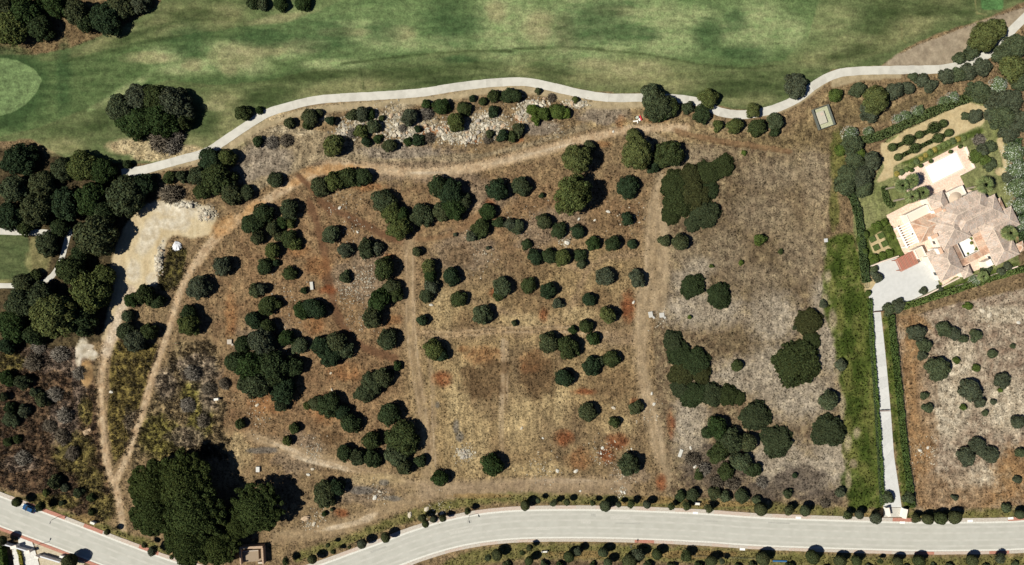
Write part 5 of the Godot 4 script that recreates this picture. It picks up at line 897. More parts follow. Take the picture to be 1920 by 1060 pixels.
const STONES := [
	[-53.83,-23.33,0.55,0,"white stone above the middle of the red field"],
	[-48.33,-15.83,0.46,0,"white stone beside the brown track in the red field"],
	[30.0,-22.17,0.64,0,"white stone below the shadow of the light green tree"],
	[20.83,-19.83,0.46,0,"white stone under the lower light green tree, left one"],
	[25.83,-19.5,0.37,0,"white stone under the lower light green tree, right one"],
	[38.0,6.17,0.55,0,"white stone on the red earth left of the track"],
	[17.17,-12.5,0.73,0,"white stone above the long bush row"],
	[14.17,58.83,0.55,0,"white stone at the left of the lower straw field"],
	[20.0,59.0,0.64,0,"largest white stone low in the straw field"],
	[28.33,51.67,0.46,0,"white stone on the lower red earth, upper one"],
	[27.83,53.5,0.37,0,"white stone on the lower red earth, lower one"],
	[37.33,52.0,0.37,0,"white stone just above the lowest right tree"],
	[9.67,48.67,0.37,0,"white stone left of the lower red earth"],
	[3.0,45.5,0.55,2,"pale stone left in the straw field"],
	[34.17,65.33,0.46,0,"white stone near the end of the lower track, left one"],
	[35.17,65.67,0.46,0,"white stone near the end of the lower track, right one"],
	[21.33,65.17,0.37,0,"white stone below the lower track"],
	[31.67,39.17,0.64,2,"pale stone between two bushes low in the field"],
	[43.67,34.67,0.46,0,"white stone on the right track, upper one"],
	[44.33,38.0,0.46,0,"white stone on the right track, lower one"],
	[55.83,51.67,0.55,0,"white stone beside the fallen white slab"],
	[57.17,57.5,0.64,0,"white stone at the left of the thicket"],
	[58.0,58.0,0.55,1,"tan stone at the left of the thicket"],
	[-62.33,58.33,0.55,2,"pale stone below the lower left track, upper one"],
	[-63.67,60.0,0.55,0,"white stone below the lower left track, lower one"],
	[-42.83,67.17,0.73,0,"white stone in the rubble below the track"],
	[-41.33,65.33,0.55,2,"pale stone in the rubble below the track"],
	[-64.5,73.67,1.19,1,"large yellow-brown boulder beside the pine shadow"],
	[-62.0,75.5,0.64,2,"pale stone beside the yellow-brown boulder"],
	[-56.67,28.33,0.37,2,"pale stone below the big dark clump"],
	[-56.33,33.5,0.46,2,"pale stone above the lower bush group"],
	[-79.67,38.33,0.64,2,"pale stone low in the red field"],
	[-25.33,7.0,0.55,0,"white stone right of the straight track"],
	[127.5,52.5,0.55,0,"white stone in the fenced lot, left one"],
	[130.0,51.67,0.46,0,"white stone in the fenced lot, right one"],
	[149.17,10.17,0.83,2,"pale rock in the fenced lot top, right one"],
	[147.0,8.83,0.73,2,"pale rock in the fenced lot top, left one"],
	[158.33,12.5,0.55,0,"white stone at the right edge of the fenced lot"],
	[-125.33,34.17,0.55,0,"white stone beside the left dirt track"],
	[31.67,-47.17,0.37,0,"white stone on the upper dirt track"],
	[-26.67,70.83,0.73,2,"pale rubble block above the road bend"],
	[-32.0,72.67,0.83,2,"pale rock above the road bend"],
	[-22.0,72.0,0.73,2,"pale block under the bushes above the road bend"]
]
const FENCES := [
	["dark fence along the left side of the driveway",[[111.2,5.0],[111.8,18.3],[112.7,31.7],[113.7,46.7],[114.3,58.3],[115.0,69.7]],1.4],
	["dark fence between green strip and villa garden",[[106.0,-30.0],[108.3,-21.7],[109.2,-15.0],[109.5,-8.3],[110.7,1.7]],1.5],
	["dark fence along the right hedge of the driveway",[[119.3,11.0],[120.7,21.7],[122.0,35.0],[123.3,48.3],[125.0,61.7],[126.0,70.0]],1.3],
	["dark fence at the lower edge of the bottom verge",[[56.7,85.3],[73.3,86.0],[80.0,86.2]],1.0]
]
const GATES := [
	["brown barred gate across the driveway below the parking court",113.83,9.08,3.2,0.08],
	["brown barred gate halfway down the driveway",116.0,39.92,3.4,0.03]
]
const PILLARS := [
	[116.67,71.17,"white pillar left of the driveway entrance",0.2,0.8,2.6],
	[121.83,71.67,"white pillar right of the driveway entrance",-0.2,1.0,2.8],
	[-158.0,81.17,"white pillar at the left end of the gateway wall",0.3,0.9,0.7],
	[-154.5,82.0,"white pillar between the two gateway openings",0.3,1.7,0.7],
	[-150.0,83.5,"white pillar right of the gateway",0.3,1.0,0.8],
	[-147.33,85.17,"white pillar beside the grey-green bush at the gateway",-0.4,1.2,0.5]
]
const GATE_WALLS := [
	["white wall joining the two left gateway pillars",-157.5,81.33,-155.17,82.0],
	["dark topped wall right of the gateway",-146.33,85.0,-140.33,86.83],
	["white wall between the gateway drive and its bush",-153.83,82.33,-150.5,83.33]
]
const LAMPS := [
	[-141.83,73.17,-1.95,"street lamp on the upper kerb right of the blue car"],
	[-147.33,81.67,1.2,"street lamp on the red pavement near the gateway"],
	[36.67,82.0,1.6,"street lamp on the lower pavement of the main road"],
	[-13.33,72.83,-1.3,"street lamp on the upper pavement at the road bend"]
]
const CABINETS := [
	[-130.5,74.83,-0.35,"white service cabinet on the verge right of the blue car"],
	[57.67,68.83,-0.05,"white service cabinet beside the bushes above the road"],
	[-92.0,36.33,0.1,"white cabinet in grey scrub left of the red field"],
	[-140.0,85.33,-0.3,"white cabinet behind the gateway forecourt"]
]
const DRAINS := [
	[57.33,72.0,-0.04,"white drain cover below the cabinet, leftmost on upper pavement"],
	[89.5,73.5,-0.04,"white drain cover left of the driveway"],
	[122.0,75.0,-0.02,"white drain cover right beside the driveway apron"],
	[143.17,74.5,0.04,"white drain cover right of the four street trees"],
	[155.83,73.67,0.05,"white drain cover at far right of upper pavement"],
	[72.0,83.33,-0.05,"white drain cover on the lower pavement"]
]
const BENCHES := [
	[10.17,84.0,0.05,"white slatted bench on the verge below the road"]
]
const ENCLOSURE := [97.08,-51.5]
const RUIN := [-80.67,84.67]
const BLOCKS := [
	["concrete_slab",43.33,10.0,1.33,1.83,0.2,"white concrete slab beside the right track, left of two","slab",[0.45,0.44,0.41],0.25,1],
	["concrete_slab",46.83,10.17,1.5,1.5,0.1,"white concrete slab beside the right track, right of two","slab",[0.45,0.44,0.41],0.25,1],
	["concrete_block",-62.5,1.0,1.0,2.5,0.1,"white upright block beside small bush in red field","block",[0.48,0.47,0.43],0.5],
	["concrete_box",-88.17,18.5,1.5,1.5,0,"pale concrete box at the left of the red field","box",[0.42,0.37,0.31],0.5,1],
	["fallen_slab",52.67,53.33,1.0,2.5,-0.35,"long white slab lying left of the thicket","slab",[0.5,0.49,0.45],0.25],
	["concrete_block",98.0,-13.17,1.0,1.17,0.1,"white box at the top of the green strip","box",[0.48,0.48,0.48],0.5],
	["concrete_block",-79.33,58.33,1.17,1.67,0,"pale block right of the giant pines","block",[0.55,0.54,0.51],0.6],
	["plywood_sheet",-132.67,46.67,2.67,1.5,0.4,"tan sheet lying in scrub beside the left track","sheet",[0.42,0.3,0.19],0.15],
	["blue_trough",83.67,87.0,4.33,0.5,-0.02,"long blue trough below the road","trough",[0.03,0.12,0.26],0.4]
]
const TARP := [-104.67,-11.33]
const JUNK := [40.0,-51.33]

# ---------------------------------------------------------------- helpers
func _ready() -> void:
	rng.seed = 4711
	set_view()
	build_ground()
	build_roads()
	build_villa()
	build_plants()
	build_garden()
	build_objects()
	build_stones()
	build_ground_cover()

func set_view() -> void:
	var cam := Camera3D.new()
	cam.name = "camera"
	cam.fov = 43.75
	cam.near = 1.0
	cam.far = 3000.0
	cam.position = Vector3(0, CAM_HEIGHT, 0)
	cam.rotation_degrees = Vector3(-90, 0, 0)
	add_child(cam)
	cam.current = true
	var sky_mat := ProceduralSkyMaterial.new()
	sky_mat.sky_top_color = Color(0.26, 0.36, 0.54)
	sky_mat.sky_horizon_color = Color(0.50, 0.62, 0.78)
	sky_mat.sky_curve = 0.12
	sky_mat.ground_bottom_color = Color(0.20, 0.17, 0.13)
	sky_mat.ground_horizon_color = Color(0.50, 0.60, 0.72)
	sky_mat.energy_multiplier = 1.0
	var sky := Sky.new()
	sky.sky_material = sky_mat
	var env := Environment.new()
	env.background_mode = Environment.BG_SKY
	env.sky = sky
	env.background_energy_multiplier = 0.36
	env.tonemap_mode = Environment.TONE_MAPPER_LINEAR
	env.tonemap_exposure = 1.46
	env.sdfgi_enabled = true
	env.ssao_enabled = true
	env.ssil_enabled = true
	var we := WorldEnvironment.new()
	we.name = "environment"
	we.environment = env
	add_child(we)
	var sun := DirectionalLight3D.new()
	sun.name = "sun"
	sun.light_energy = 1.5
	sun.light_color = Color(1.0, 0.98, 0.925)
	sun.light_angular_distance = 0.5
	sun.shadow_enabled = true
	add_child(sun)
	sun.look_at_from_position(Vector3.ZERO, Vector3(0.80, -1.0, -0.20), Vector3.UP)

func numbered(called: String) -> String:
	var n: int = names.get(called, 0)
	names[called] = n + 1
	return called if n == 0 else "%s_%03d" % [called, n]

func tag(o: Node, label: String, category: String, group := "", kind := "") -> Node:
	if label: o.set_meta("label", label)
	if category: o.set_meta("category", category)
	if group: o.set_meta("group", group)
	if kind: o.set_meta("kind", kind)
	return o

func thing(called: String, label: String, category: String, at: Vector3, turn := 0.0, group := "") -> Node3D:
	var o := Node3D.new()
	o.name = numbered(called)
	add_child(o)
	o.position = at
	o.rotation.y = turn
	tag(o, label, category, group)
	return o

func part(called: String, mesh: Mesh, m: Material, parent: Node, at := Vector3.ZERO, turn := 0.0) -> MeshInstance3D:
	var o := MeshInstance3D.new()
	o.mesh = mesh
	if m: o.material_override = m
	o.name = numbered(called) if parent == self else called
	parent.add_child(o, true)
	o.position = at
	o.rotation.y = turn
	return o

func structure(called: String, mesh: Mesh, m: Material) -> MeshInstance3D:
	var o := part(called, mesh, m, self)
	o.set_meta("kind", "structure")
	return o

func mat(r: float, g: float, b: float, rough := 0.9, vertex := false) -> StandardMaterial3D:
	var key := "%f %f %f %f %s" % [r, g, b, rough, vertex]
	if not mats.has(key):
		var m := StandardMaterial3D.new()
		m.albedo_color = Color(r, g, b).linear_to_srgb()
		m.roughness = rough
		m.vertex_color_use_as_albedo = vertex
		mats[key] = m
	return mats[key]

# a material mottled by world-space noise between two linear colours
func mottled(a: Color, b: Color, scale: float, rough := 0.9, bump := 0.0) -> StandardMaterial3D:
	var n := FastNoiseLite.new()
	n.seed = int(scale * 100) + 7
	n.frequency = 0.02
	n.fractal_octaves = 5
	var ramp := Gradient.new()
	ramp.set_color(0, a.linear_to_srgb())
	ramp.set_color(1, b.linear_to_srgb())
	ramp.set_offset(0, 0.25)
	ramp.set_offset(1, 0.75)
	var img: Image = n.get_seamless_image(256, 256)
	img.convert(Image.FORMAT_RGB8)
	for y in 256:
		for x in 256:
			img.set_pixel(x, y, ramp.sample(img.get_pixel(x, y).r))
	var m := StandardMaterial3D.new()
	m.albedo_texture = ImageTexture.create_from_image(img)
	m.uv1_triplanar = true
	m.uv1_world_triplanar = true
	m.uv1_scale = Vector3.ONE / scale
	m.roughness = rough
	return m

func new_st() -> SurfaceTool:
	var st := SurfaceTool.new()
	st.begin(Mesh.PRIMITIVE_TRIANGLES)
	return st

func tri(st: SurfaceTool, a: Vector3, b: Vector3, c: Vector3, out: Vector3, uv := []) -> void:
	var n := (b - a).cross(c - a)
	if n.length_squared() < 1e-14: return
	n = n.normalized()
	var flip := n.dot(out) > 0.0
	if not flip: n = -n
	st.set_normal(n)
	var p := [a, c, b] if flip else [a, b, c]
	var q := []
	if uv: q = [uv[0], uv[2], uv[1]] if flip else uv
	for i in 3:
		if q: st.set_uv(q[i])
		st.add_vertex(p[i])

func quad(st: SurfaceTool, a: Vector3, b: Vector3, c: Vector3, d: Vector3, out: Vector3, uv := []) -> void:
	tri(st, a, b, c, out, [uv[0], uv[1], uv[2]] if uv else [])
	tri(st, a, c, d, out, [uv[0], uv[2], uv[3]] if uv else [])

func box_to(st: SurfaceTool, c: Vector3, s: Vector3, turn := 0.0, bevel := 0.0) -> void:
	var h := s * 0.5
	var bx := Basis(Vector3.UP, turn)
	var b: float = min(bevel, min(h.x, min(h.y, h.z)) * 0.5)
	var lo := []
	var mid0 := []
	var mid1 := []
	var hi := []
	for k in 4:
		var sx := -1.0 if k == 0 or k == 3 else 1.0
		var sz := -1.0 if k < 2 else 1.0
		lo.append(c + bx * Vector3(sx * h.x, -h.y, sz * h.z))
		mid1.append(c + bx * Vector3(sx * h.x, h.y - b, sz * h.z))
		hi.append(c + bx * Vector3(sx * (h.x - b), h.y, sz * (h.z - b)))
	for k in 4:
		var j := (k + 1) % 4
		var out: Vector3 = (lo[k] + lo[j]) * 0.5 - c
		out.y = 0
		quad(st, lo[k], lo[j], mid1[j], mid1[k], out)
		if b > 0.0: quad(st, mid1[k], mid1[j], hi[j], hi[k], out + Vector3.UP * 0.5)
	quad(st, hi[0], hi[1], hi[2], hi[3], Vector3.UP)
	quad(st, lo[0], lo[1], lo[2], lo[3], Vector3.DOWN)

func box_mesh(s: Vector3, bevel := 0.02) -> Mesh:
	var st := new_st()
	box_to(st, Vector3(0, s.y * 0.5, 0), s, 0.0, bevel)
	return st.commit()

func tube_to(st: SurfaceTool, pts: Array, radii: Array, sides := 8) -> void:
	var rings := []
	for i in pts.size():
		var d: Vector3 = (pts[min(i + 1, pts.size() - 1)] - pts[max(i - 1, 0)]).normalized()
		var u := d.cross(Vector3(0.3, 0.1, 0.9)).normalized()
		var v := d.cross(u)
		var ring := []
		for k in sides:
			var a := TAU * k / sides
			ring.append(pts[i] + (u * cos(a) + v * sin(a)) * radii[i])
		rings.append(ring)
	for i in pts.size() - 1:
		for k in sides:
			var j := (k + 1) % sides
			var out: Vector3 = (rings[i][k] + rings[i][j]) * 0.5 - pts[i]
			quad(st, rings[i][k], rings[i][j], rings[i + 1][j], rings[i + 1][k], out)
	for e in [0, pts.size() - 1]:
		var out: Vector3 = pts[e] - pts[1 if e == 0 else e - 1]
		for k in range(1, sides - 1): tri(st, rings[e][0], rings[e][k], rings[e][k + 1], out)

func tube_mesh(pts: Array, radii: Array, sides := 8) -> Mesh:
	var st := new_st()
	tube_to(st, pts, radii, sides)
	return st.commit()

# lathe of [radius, height] rows
func lathe_mesh(rows: Array, sides := 16) -> Mesh:
	var st := new_st()
	for i in rows.size() - 1:
		for k in sides:
			var a := TAU * k / sides
			var b := TAU * (k + 1) / sides
			var r0: float = rows[i][0]
			var r1: float = rows[i + 1][0]
			var y0: float = rows[i][1]
			var y1: float = rows[i + 1][1]
			var out := Vector3(cos((a + b) / 2) * (y1 - y0), r0 - r1, sin((a + b) / 2) * (y1 - y0))
			quad(st, Vector3(cos(a) * r0, y0, sin(a) * r0), Vector3(cos(b) * r0, y0, sin(b) * r0), Vector3(cos(b) * r1, y1, sin(b) * r1), Vector3(cos(a) * r1, y1, sin(a) * r1), out)
	return st.commit()

func smooth_line(pts: Array, step := 2.0) -> PackedVector2Array:
	var out := PackedVector2Array()
	for i in pts.size() - 1:
		var p0: Vector2 = pts[max(i - 1, 0)]
		var p1: Vector2 = pts[i]
		var p2: Vector2 = pts[i + 1]
		var p3: Vector2 = pts[min(i + 2, pts.size() - 1)]
		var n: int = max(1, int(p1.distance_to(p2) / step))
		for k in n: out.append(p1.cubic_interpolate(p2, p0, p3, float(k) / n))
	out.append(pts[-1])
	return out

func v2(a: Array) -> PackedVector2Array:
	var o := PackedVector2Array()
	for p in a: o.append(Vector2(p[0], p[1]))
	return o

func side_at(l: PackedVector2Array, i: int) -> Vector2:
	var d := (l[min(i + 1, l.size() - 1)] - l[max(i - 1, 0)]).normalized()
	return Vector2(-d.y, d.x)

# ribbon from offset a to offset b beside a line, with real thickness
func ribbon(l: PackedVector2Array, a: float, b: float, y: float, thick := 0.2, from := 0, to := -1, jag := 0.0) -> Mesh:
	var st := new_st()
	if to < 0: to = l.size() - 1
	var A := []
	var B := []
	for i in range(from, to + 1):
		var s := side_at(l, i)
		var p := l[i] + s * (a + rng.randf_range(-jag, jag))
		var q := l[i] + s * (b + rng.randf_range(-jag, jag))
		A.append(Vector3(p.x, y, p.y))
		B.append(Vector3(q.x, y, q.y))
	var dn := Vector3.DOWN * thick
	for i in A.size() - 1:
		quad(st, A[i], A[i + 1], B[i + 1], B[i], Vector3.UP)
		quad(st, A[i], A[i + 1], A[i + 1] + dn, A[i] + dn, A[i] - B[i])
		quad(st, B[i], B[i + 1], B[i + 1] + dn, B[i] + dn, B[i] - A[i])
	var n := A.size() - 1
	quad(st, A[0], B[0], B[0] + dn, A[0] + dn, A[0] - A[1])
	quad(st, A[n], B[n], B[n] + dn, A[n] + dn, A[n] - A[n - 1])
	return st.commit()

func slab(poly: PackedVector2Array, y: float, thick: float) -> Mesh:
	var st := new_st()
	var idx := Geometry2D.triangulate_polygon(poly)
	for i in range(0, idx.size(), 3):
		var p := []
		for k in 3: p.append(Vector3(poly[idx[i + k]].x, y, poly[idx[i + k]].y))
		tri(st, p[0], p[1], p[2], Vector3.UP)
	var cw := Geometry2D.is_polygon_clockwise(poly)
	for i in poly.size():
		var a := poly[i]
		var b := poly[(i + 1) % poly.size()]
		var o := Vector2(b.y - a.y, a.x - b.x) * (1.0 if not cw else -1.0)
		if not Geometry2D.is_point_in_polygon((a + b) * 0.5 - o.normalized() * 0.01, poly): o = -o
		quad(st, Vector3(a.x, y, a.y), Vector3(b.x, y, b.y), Vector3(b.x, y - thick, b.y), Vector3(a.x, y - thick, a.y), Vector3(o.x, 0, o.y))
	return st.commit()

# ---------------------------------------------------------------- ground
func seg_dist(p: Vector2, a: Vector2, b: Vector2) -> float:
	var d := b - a
	var t: float = clamp((p - a).dot(d) / max(d.length_squared(), 1e-6), 0.0, 1.0)
	return p.distance_to(a + d * t)

# soft mask of one layer on the 0.5 m grid: 1 inside, 0.5 on the outline
func layer_mask(shapes: Array, m: PackedFloat32Array) -> Array:
	var bx0 := MW
	var bx1 := 0
	var by0 := MH
	var by1 := 0
	for s in shapes:
		var lo := Vector2(1e9, 1e9)
		var hi := Vector2(-1e9, -1e9)
		var pts := PackedVector2Array()
		if s[0] == "e":
			var r: float = max(s[3], s[4]) * 1.45
			lo = Vector2(s[1] - r, s[2] - r)
			hi = Vector2(s[1] + r, s[2] + r)
		else:
			pts = v2(s[-1])
			if s[0] == "l": pts = smooth_line(Array(pts), 3.0)
			for p in pts:
				lo = lo.min(p)
				hi = hi.max(p)
			var g: float = 2.0 if s[0] == "p" else s[1] * 0.5 + 1.5
			lo -= Vector2(g, g)
			hi += Vector2(g, g)
		var x0 := clampi(int((lo.x - X0) * 2), 0, MW - 1)
		var x1 := clampi(int((hi.x - X0) * 2) + 1, 0, MW - 1)
		var y0 := clampi(int((lo.y - Z0) * 2), 0, MH - 1)
		var y1 := clampi(int((hi.y - Z0) * 2) + 1, 0, MH - 1)
		if x1 <= x0 or y1 <= y0: continue
		bx0 = min(bx0, x0); bx1 = max(bx1, x1); by0 = min(by0, y0); by1 = max(by1, y1)
		if s[0] == "e":
			var ca := cos(deg_to_rad(s[5]))
			var sa := sin(deg_to_rad(s[5]))
			var rx: float = s[3]
			var rz: float = s[4]
			for y in range(y0, y1 + 1):
				var dz: float = Z0 + y * 0.5 - s[2]
				for x in range(x0, x1 + 1):
					var dx: float = X0 + x * 0.5 - s[1]
					var u := (dx * ca + dz * sa) / rx
					var v := (dz * ca - dx * sa) / rz
					var d := sqrt(u * u + v * v)
					if d < 1.4:
						var t: float = clamp((1.4 - d) / 0.8, 0.0, 1.0)
						if t > m[y * MW + x]: m[y * MW + x] = t
		elif s[0] == "l":
			var hw: float = s[1] * 0.5
			var sf: float = min(1.2, hw * 0.9)
			for i in pts.size() - 1:
				var a := pts[i]
				var b := pts[i + 1]
				var l := a.min(b) - Vector2(hw + sf, hw + sf)
				var h := a.max(b) + Vector2(hw + sf, hw + sf)
				for y in range(clampi(int((l.y - Z0) * 2), 0, MH - 1), clampi(int((h.y - Z0) * 2) + 1, 0, MH - 1) + 1):
					for x in range(clampi(int((l.x - X0) * 2), 0, MW - 1), clampi(int((h.x - X0) * 2) + 1, 0, MW - 1) + 1):
						var d := seg_dist(Vector2(X0 + x * 0.5, Z0 + y * 0.5), a, b)
						var t: float = clamp(0.5 + (hw - d) / (2.0 * sf), 0.0, 1.0)
						if t > m[y * MW + x]: m[y * MW + x] = t
		else:
			var w := x1 - x0 + 1
			var h := y1 - y0 + 1
			var f := PackedFloat32Array()
			f.resize(w * h)
			for y in h:
				var zz := Z0 + (y + y0) * 0.5 + 0.01
				var xs := []
				for i in pts.size():
					var a := pts[i]
					var b := pts[(i + 1) % pts.size()]
					if (a.y > zz) != (b.y > zz): xs.append(a.x + (zz - a.y) / (b.y - a.y) * (b.x - a.x))
				xs.sort()
				for k in range(0, xs.size() - 1, 2):
					for x in range(max(0, int(ceil((xs[k] - X0) * 2)) - x0), min(w - 1, int((xs[k + 1] - X0) * 2) - x0) + 1): f[y * w + x] = 1.0
			for y in h:
				for x in w:
					var t := f[y * w + x]
					var xa: int = max(x - 1, 0)
					var xb: int = min(x + 1, w - 1)
					var ya: int = max(y - 1, 0) * w
					var yb: int = min(y + 1, h - 1) * w
					t = (t * 2.0 + f[y * w + xa] + f[y * w + xb] + f[ya + x] + f[yb + x] + f[ya + xa] + f[ya + xb] + f[yb + xa] + f[yb + xb]) / 10.0
					var i := (y + y0) * MW + x + x0
					if t > m[i]: m[i] = t
	return [bx0, bx1, by0, by1]

func noise_bytes(sd: int, freq: float, oct: int, w := GW, h := GH) -> PackedByteArray:
	var n := FastNoiseLite.new()
	n.seed = sd
	n.noise_type = FastNoiseLite.TYPE_SIMPLEX_SMOOTH
	n.frequency = freq
	n.fractal_octaves = oct
	n.fractal_gain = 0.62
	var img: Image = n.get_image(w, h, false, false, true)
	if w != GW or h != GH: img.resize(GW, GH, Image.INTERPOLATE_CUBIC)
	return img.get_data()

func build_ground() -> void:
	var N := [noise_bytes(1, 0.006, 5), noise_bytes(2, 0.07, 5), noise_bytes(3, 0.022, 5), noise_bytes(4, 0.075, 5, GW / 5, GH), noise_bytes(5, 0.06, 4, GW, GH / 6)]
	var fine := noise_bytes(6, 0.085, 6)
	var grit := noise_bytes(7, 0.37, 2)
	var n0: PackedByteArray = N[0]
	var n1: PackedByteArray = N[1]
	var n2: PackedByteArray = N[2]
	var R := PackedFloat32Array()
	R.resize(GW * GH)
	var G := R.duplicate()
	var B := R.duplicate()
	var a: Array = BASE[0]
	var b: Array = BASE[1]
	for i in GW * GH:
		var t: float = clamp((n1[i] * 0.55 + n2[i] * 0.3 + n0[i] * 0.15) / 255.0 * 1.8 - 0.4, 0.0, 1.0)
		R[i] = a[0] + (b[0] - a[0]) * t
		G[i] = a[1] + (b[1] - a[1]) * t
		B[i] = a[2] + (b[2] - a[2]) * t
	class_map.resize(MW * MH)
	for l in LAYERS:
		var m := PackedFloat32Array()
		m.resize(MW * MH)
		var bb := layer_mask(l[7], m)
		var ca: Array = l[1]
		var cb: Array = l[2]
		var tone: PackedByteArray = N[l[3]]
		var amp: float = l[4] / 255.0
		var soft: float = l[5]
		var op: float = l[6]
		var cls: int = l[0]
		var ar: float = ca[0]
		var ag: float = ca[1]
		var ab: float = ca[2]
		var dr: float = cb[0] - ar
		var dg: float = cb[1] - ag
		var db: float = cb[2] - ab
		var edge_noise: PackedByteArray = N[3] if cls == 1 else n1
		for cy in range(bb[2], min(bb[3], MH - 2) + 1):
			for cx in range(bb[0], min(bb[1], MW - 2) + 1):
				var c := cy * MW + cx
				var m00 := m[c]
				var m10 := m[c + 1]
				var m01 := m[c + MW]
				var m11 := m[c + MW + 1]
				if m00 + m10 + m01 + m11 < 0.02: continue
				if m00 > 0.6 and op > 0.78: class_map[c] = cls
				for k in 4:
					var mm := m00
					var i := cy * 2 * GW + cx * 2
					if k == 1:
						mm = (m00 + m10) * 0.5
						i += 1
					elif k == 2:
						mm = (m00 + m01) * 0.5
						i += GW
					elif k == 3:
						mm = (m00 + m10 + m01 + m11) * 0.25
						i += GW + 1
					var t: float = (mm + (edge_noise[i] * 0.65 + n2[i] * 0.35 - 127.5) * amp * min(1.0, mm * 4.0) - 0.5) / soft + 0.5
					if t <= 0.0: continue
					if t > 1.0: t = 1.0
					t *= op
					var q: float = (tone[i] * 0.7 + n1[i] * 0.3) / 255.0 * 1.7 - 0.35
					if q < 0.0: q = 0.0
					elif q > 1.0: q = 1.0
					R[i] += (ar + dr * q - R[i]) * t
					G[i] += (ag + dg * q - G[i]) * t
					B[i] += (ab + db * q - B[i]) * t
	ground_px.resize(GW * GH * 3)
	var up := noise_bytes(8, 0.16, 4, GW, GH / 4)
	var across := noise_bytes(9, 0.16, 4, GW / 4, GH)
	for i in GW * GH:
		var y := i / GW
		var x := i - y * GW
		var cl := class_map[(y >> 1) * MW + (x >> 1)]
		var amp := 0.50
		var streak := across if cl == 1 else up
		if cl == 1: amp = 0.34
		elif cl == 4: amp = 0.14
		elif cl == 3: amp = 0.42
		elif cl == 2: amp = 0.30
		elif cl == 5: amp = 0.75
		var k := 1.0 + (fine[i] / 255.0 - 0.5) * amp * 0.9 + (streak[i] / 255.0 - 0.5) * amp * 0.7 + (grit[i] / 255.0 - 0.5) * amp * 0.8 + (rng.randf() - 0.5) * amp * 0.7
		ground_px[i * 3] = clampi(int(R[i] * k), 0, 255)
		ground_px[i * 3 + 1] = clampi(int(G[i] * k), 0, 255)
		ground_px[i * 3 + 2] = clampi(int(B[i] * k), 0, 255)
	var img := Image.create_from_data(GW, GH, false, Image.FORMAT_RGB8, ground_px)
	ground_mat = StandardMaterial3D.new()
	ground_mat.albedo_texture = ImageTexture.create_from_image(img)
	ground_mat.roughness = 1.0
	ground_mat.metallic_specular = 0.1
	# relief on a 1 m grid
	var flat := PackedFloat32Array()
	flat.resize(MW * MH)
	layer_mask(FLAT, flat)
	var hn := FastNoiseLite.new()
	hn.seed = 12
	hn.frequency = 0.16
	hn.fractal_octaves = 3
	var wide := FastNoiseLite.new()
	wide.seed = 13
	wide.frequency = 0.022
	var W := MW / 2
	var HH := MH / 2
	height.resize(W * HH)
	for y in HH:
		for x in W:
			var c := y * 2 * MW + x * 2
			var px := X0 + x
			var pz := Z0 + y
			var cl := class_map[c]
			var small := 0.16
			var big := 0.25
			if cl == 1:
				small = 0.03
				big = 1.1
			elif cl == 2: small = 0.06
			elif cl == 4: small = 0.10
			elif cl == 5: small = 0.34
			var v := hn.get_noise_2d(px, pz) * small + wide.get_noise_2d(px, pz) * big
			for mo in MOUNDS:
				var dx: float = (px - mo[0]) / mo[2]
				var dz: float = (pz - mo[1]) / mo[3]
				v += mo[4] * exp(-(dx * dx + dz * dz) * 1.5) * (1.0 + hn.get_noise_2d(px * 2.2, pz * 2.2) * 0.6)
			var edge: float = clamp(min(min(x, W - 1 - x), min(y, HH - 1 - y)) / 8.0, 0.0, 1.0)
			height[y * W + x] = v * edge * (1.0 - clamp(flat[c] * 1.6, 0.0, 1.0))
	# one named sheet per kind of ground; cells share heights, so the surface is continuous
	var kinds := ["ground", "golf_course", "dirt_track", "grass_verge", "sand_clearing", "scrubland"]
	for k in kinds.size():
		var vs := PackedVector3Array()
		var ns := PackedVector3Array()
		var us := PackedVector2Array()
		var ids := PackedInt32Array()
		var seen := {}
		for y in HH - 1:
			for x in W - 1:
				if class_map[(y * 2 + 1) * MW + x * 2 + 1] != k: continue
				var q := []
				for o in [[0, 0], [1, 0], [1, 1], [0, 1]]:
					var gx: int = x + o[0]
					var gy: int = y + o[1]
					var key := gy * W + gx
					if not seen.has(key):
						seen[key] = vs.size()
						vs.append(Vector3(X0 + gx, height[key], Z0 + gy))
						var hx := height[gy * W + min(gx + 1, W - 1)] - height[gy * W + max(gx - 1, 0)]
						var hz := height[min(gy + 1, HH - 1) * W + gx] - height[max(gy - 1, 0) * W + gx]
						ns.append(Vector3(-hx * 0.5, 1.0, -hz * 0.5).normalized())
						us.append(Vector2((gx + 0.125) * 4.0 / GW, (gy + 0.125) * 4.0 / GH))
					q.append(seen[key])
				ids.append_array([q[0], q[1], q[2], q[0], q[2], q[3]])
		if ids.is_empty(): continue
		var arr := []
		arr.resize(Mesh.ARRAY_MAX)
		arr[Mesh.ARRAY_VERTEX] = vs
		arr[Mesh.ARRAY_NORMAL] = ns
		arr[Mesh.ARRAY_TEX_UV] = us
		arr[Mesh.ARRAY_INDEX] = ids
		var me := ArrayMesh.new()
		me.add_surface_from_arrays(Mesh.PRIMITIVE_TRIANGLES, arr)
		structure(kinds[k], me, ground_mat)
	# the country goes on outside the survey
	var st := new_st()
	var xs := [-1500.0, X0, X0 + W - 1.0, 1500.0]
	var zs := [-1500.0, Z0, Z0 + HH - 1.0, 1500.0]
	for i in 3:
		for j in 3:
			if i == 1 and j == 1: continue
			quad(st, Vector3(xs[i], 0, zs[j]), Vector3(xs[i + 1], 0, zs[j]), Vector3(xs[i + 1], 0, zs[j + 1]), Vector3(xs[i], 0, zs[j + 1]), Vector3.UP)
	structure("terrain", st.commit(), mottled(Color(0.16, 0.13, 0.085), Color(0.075, 0.075, 0.04), 60.0, 1.0))

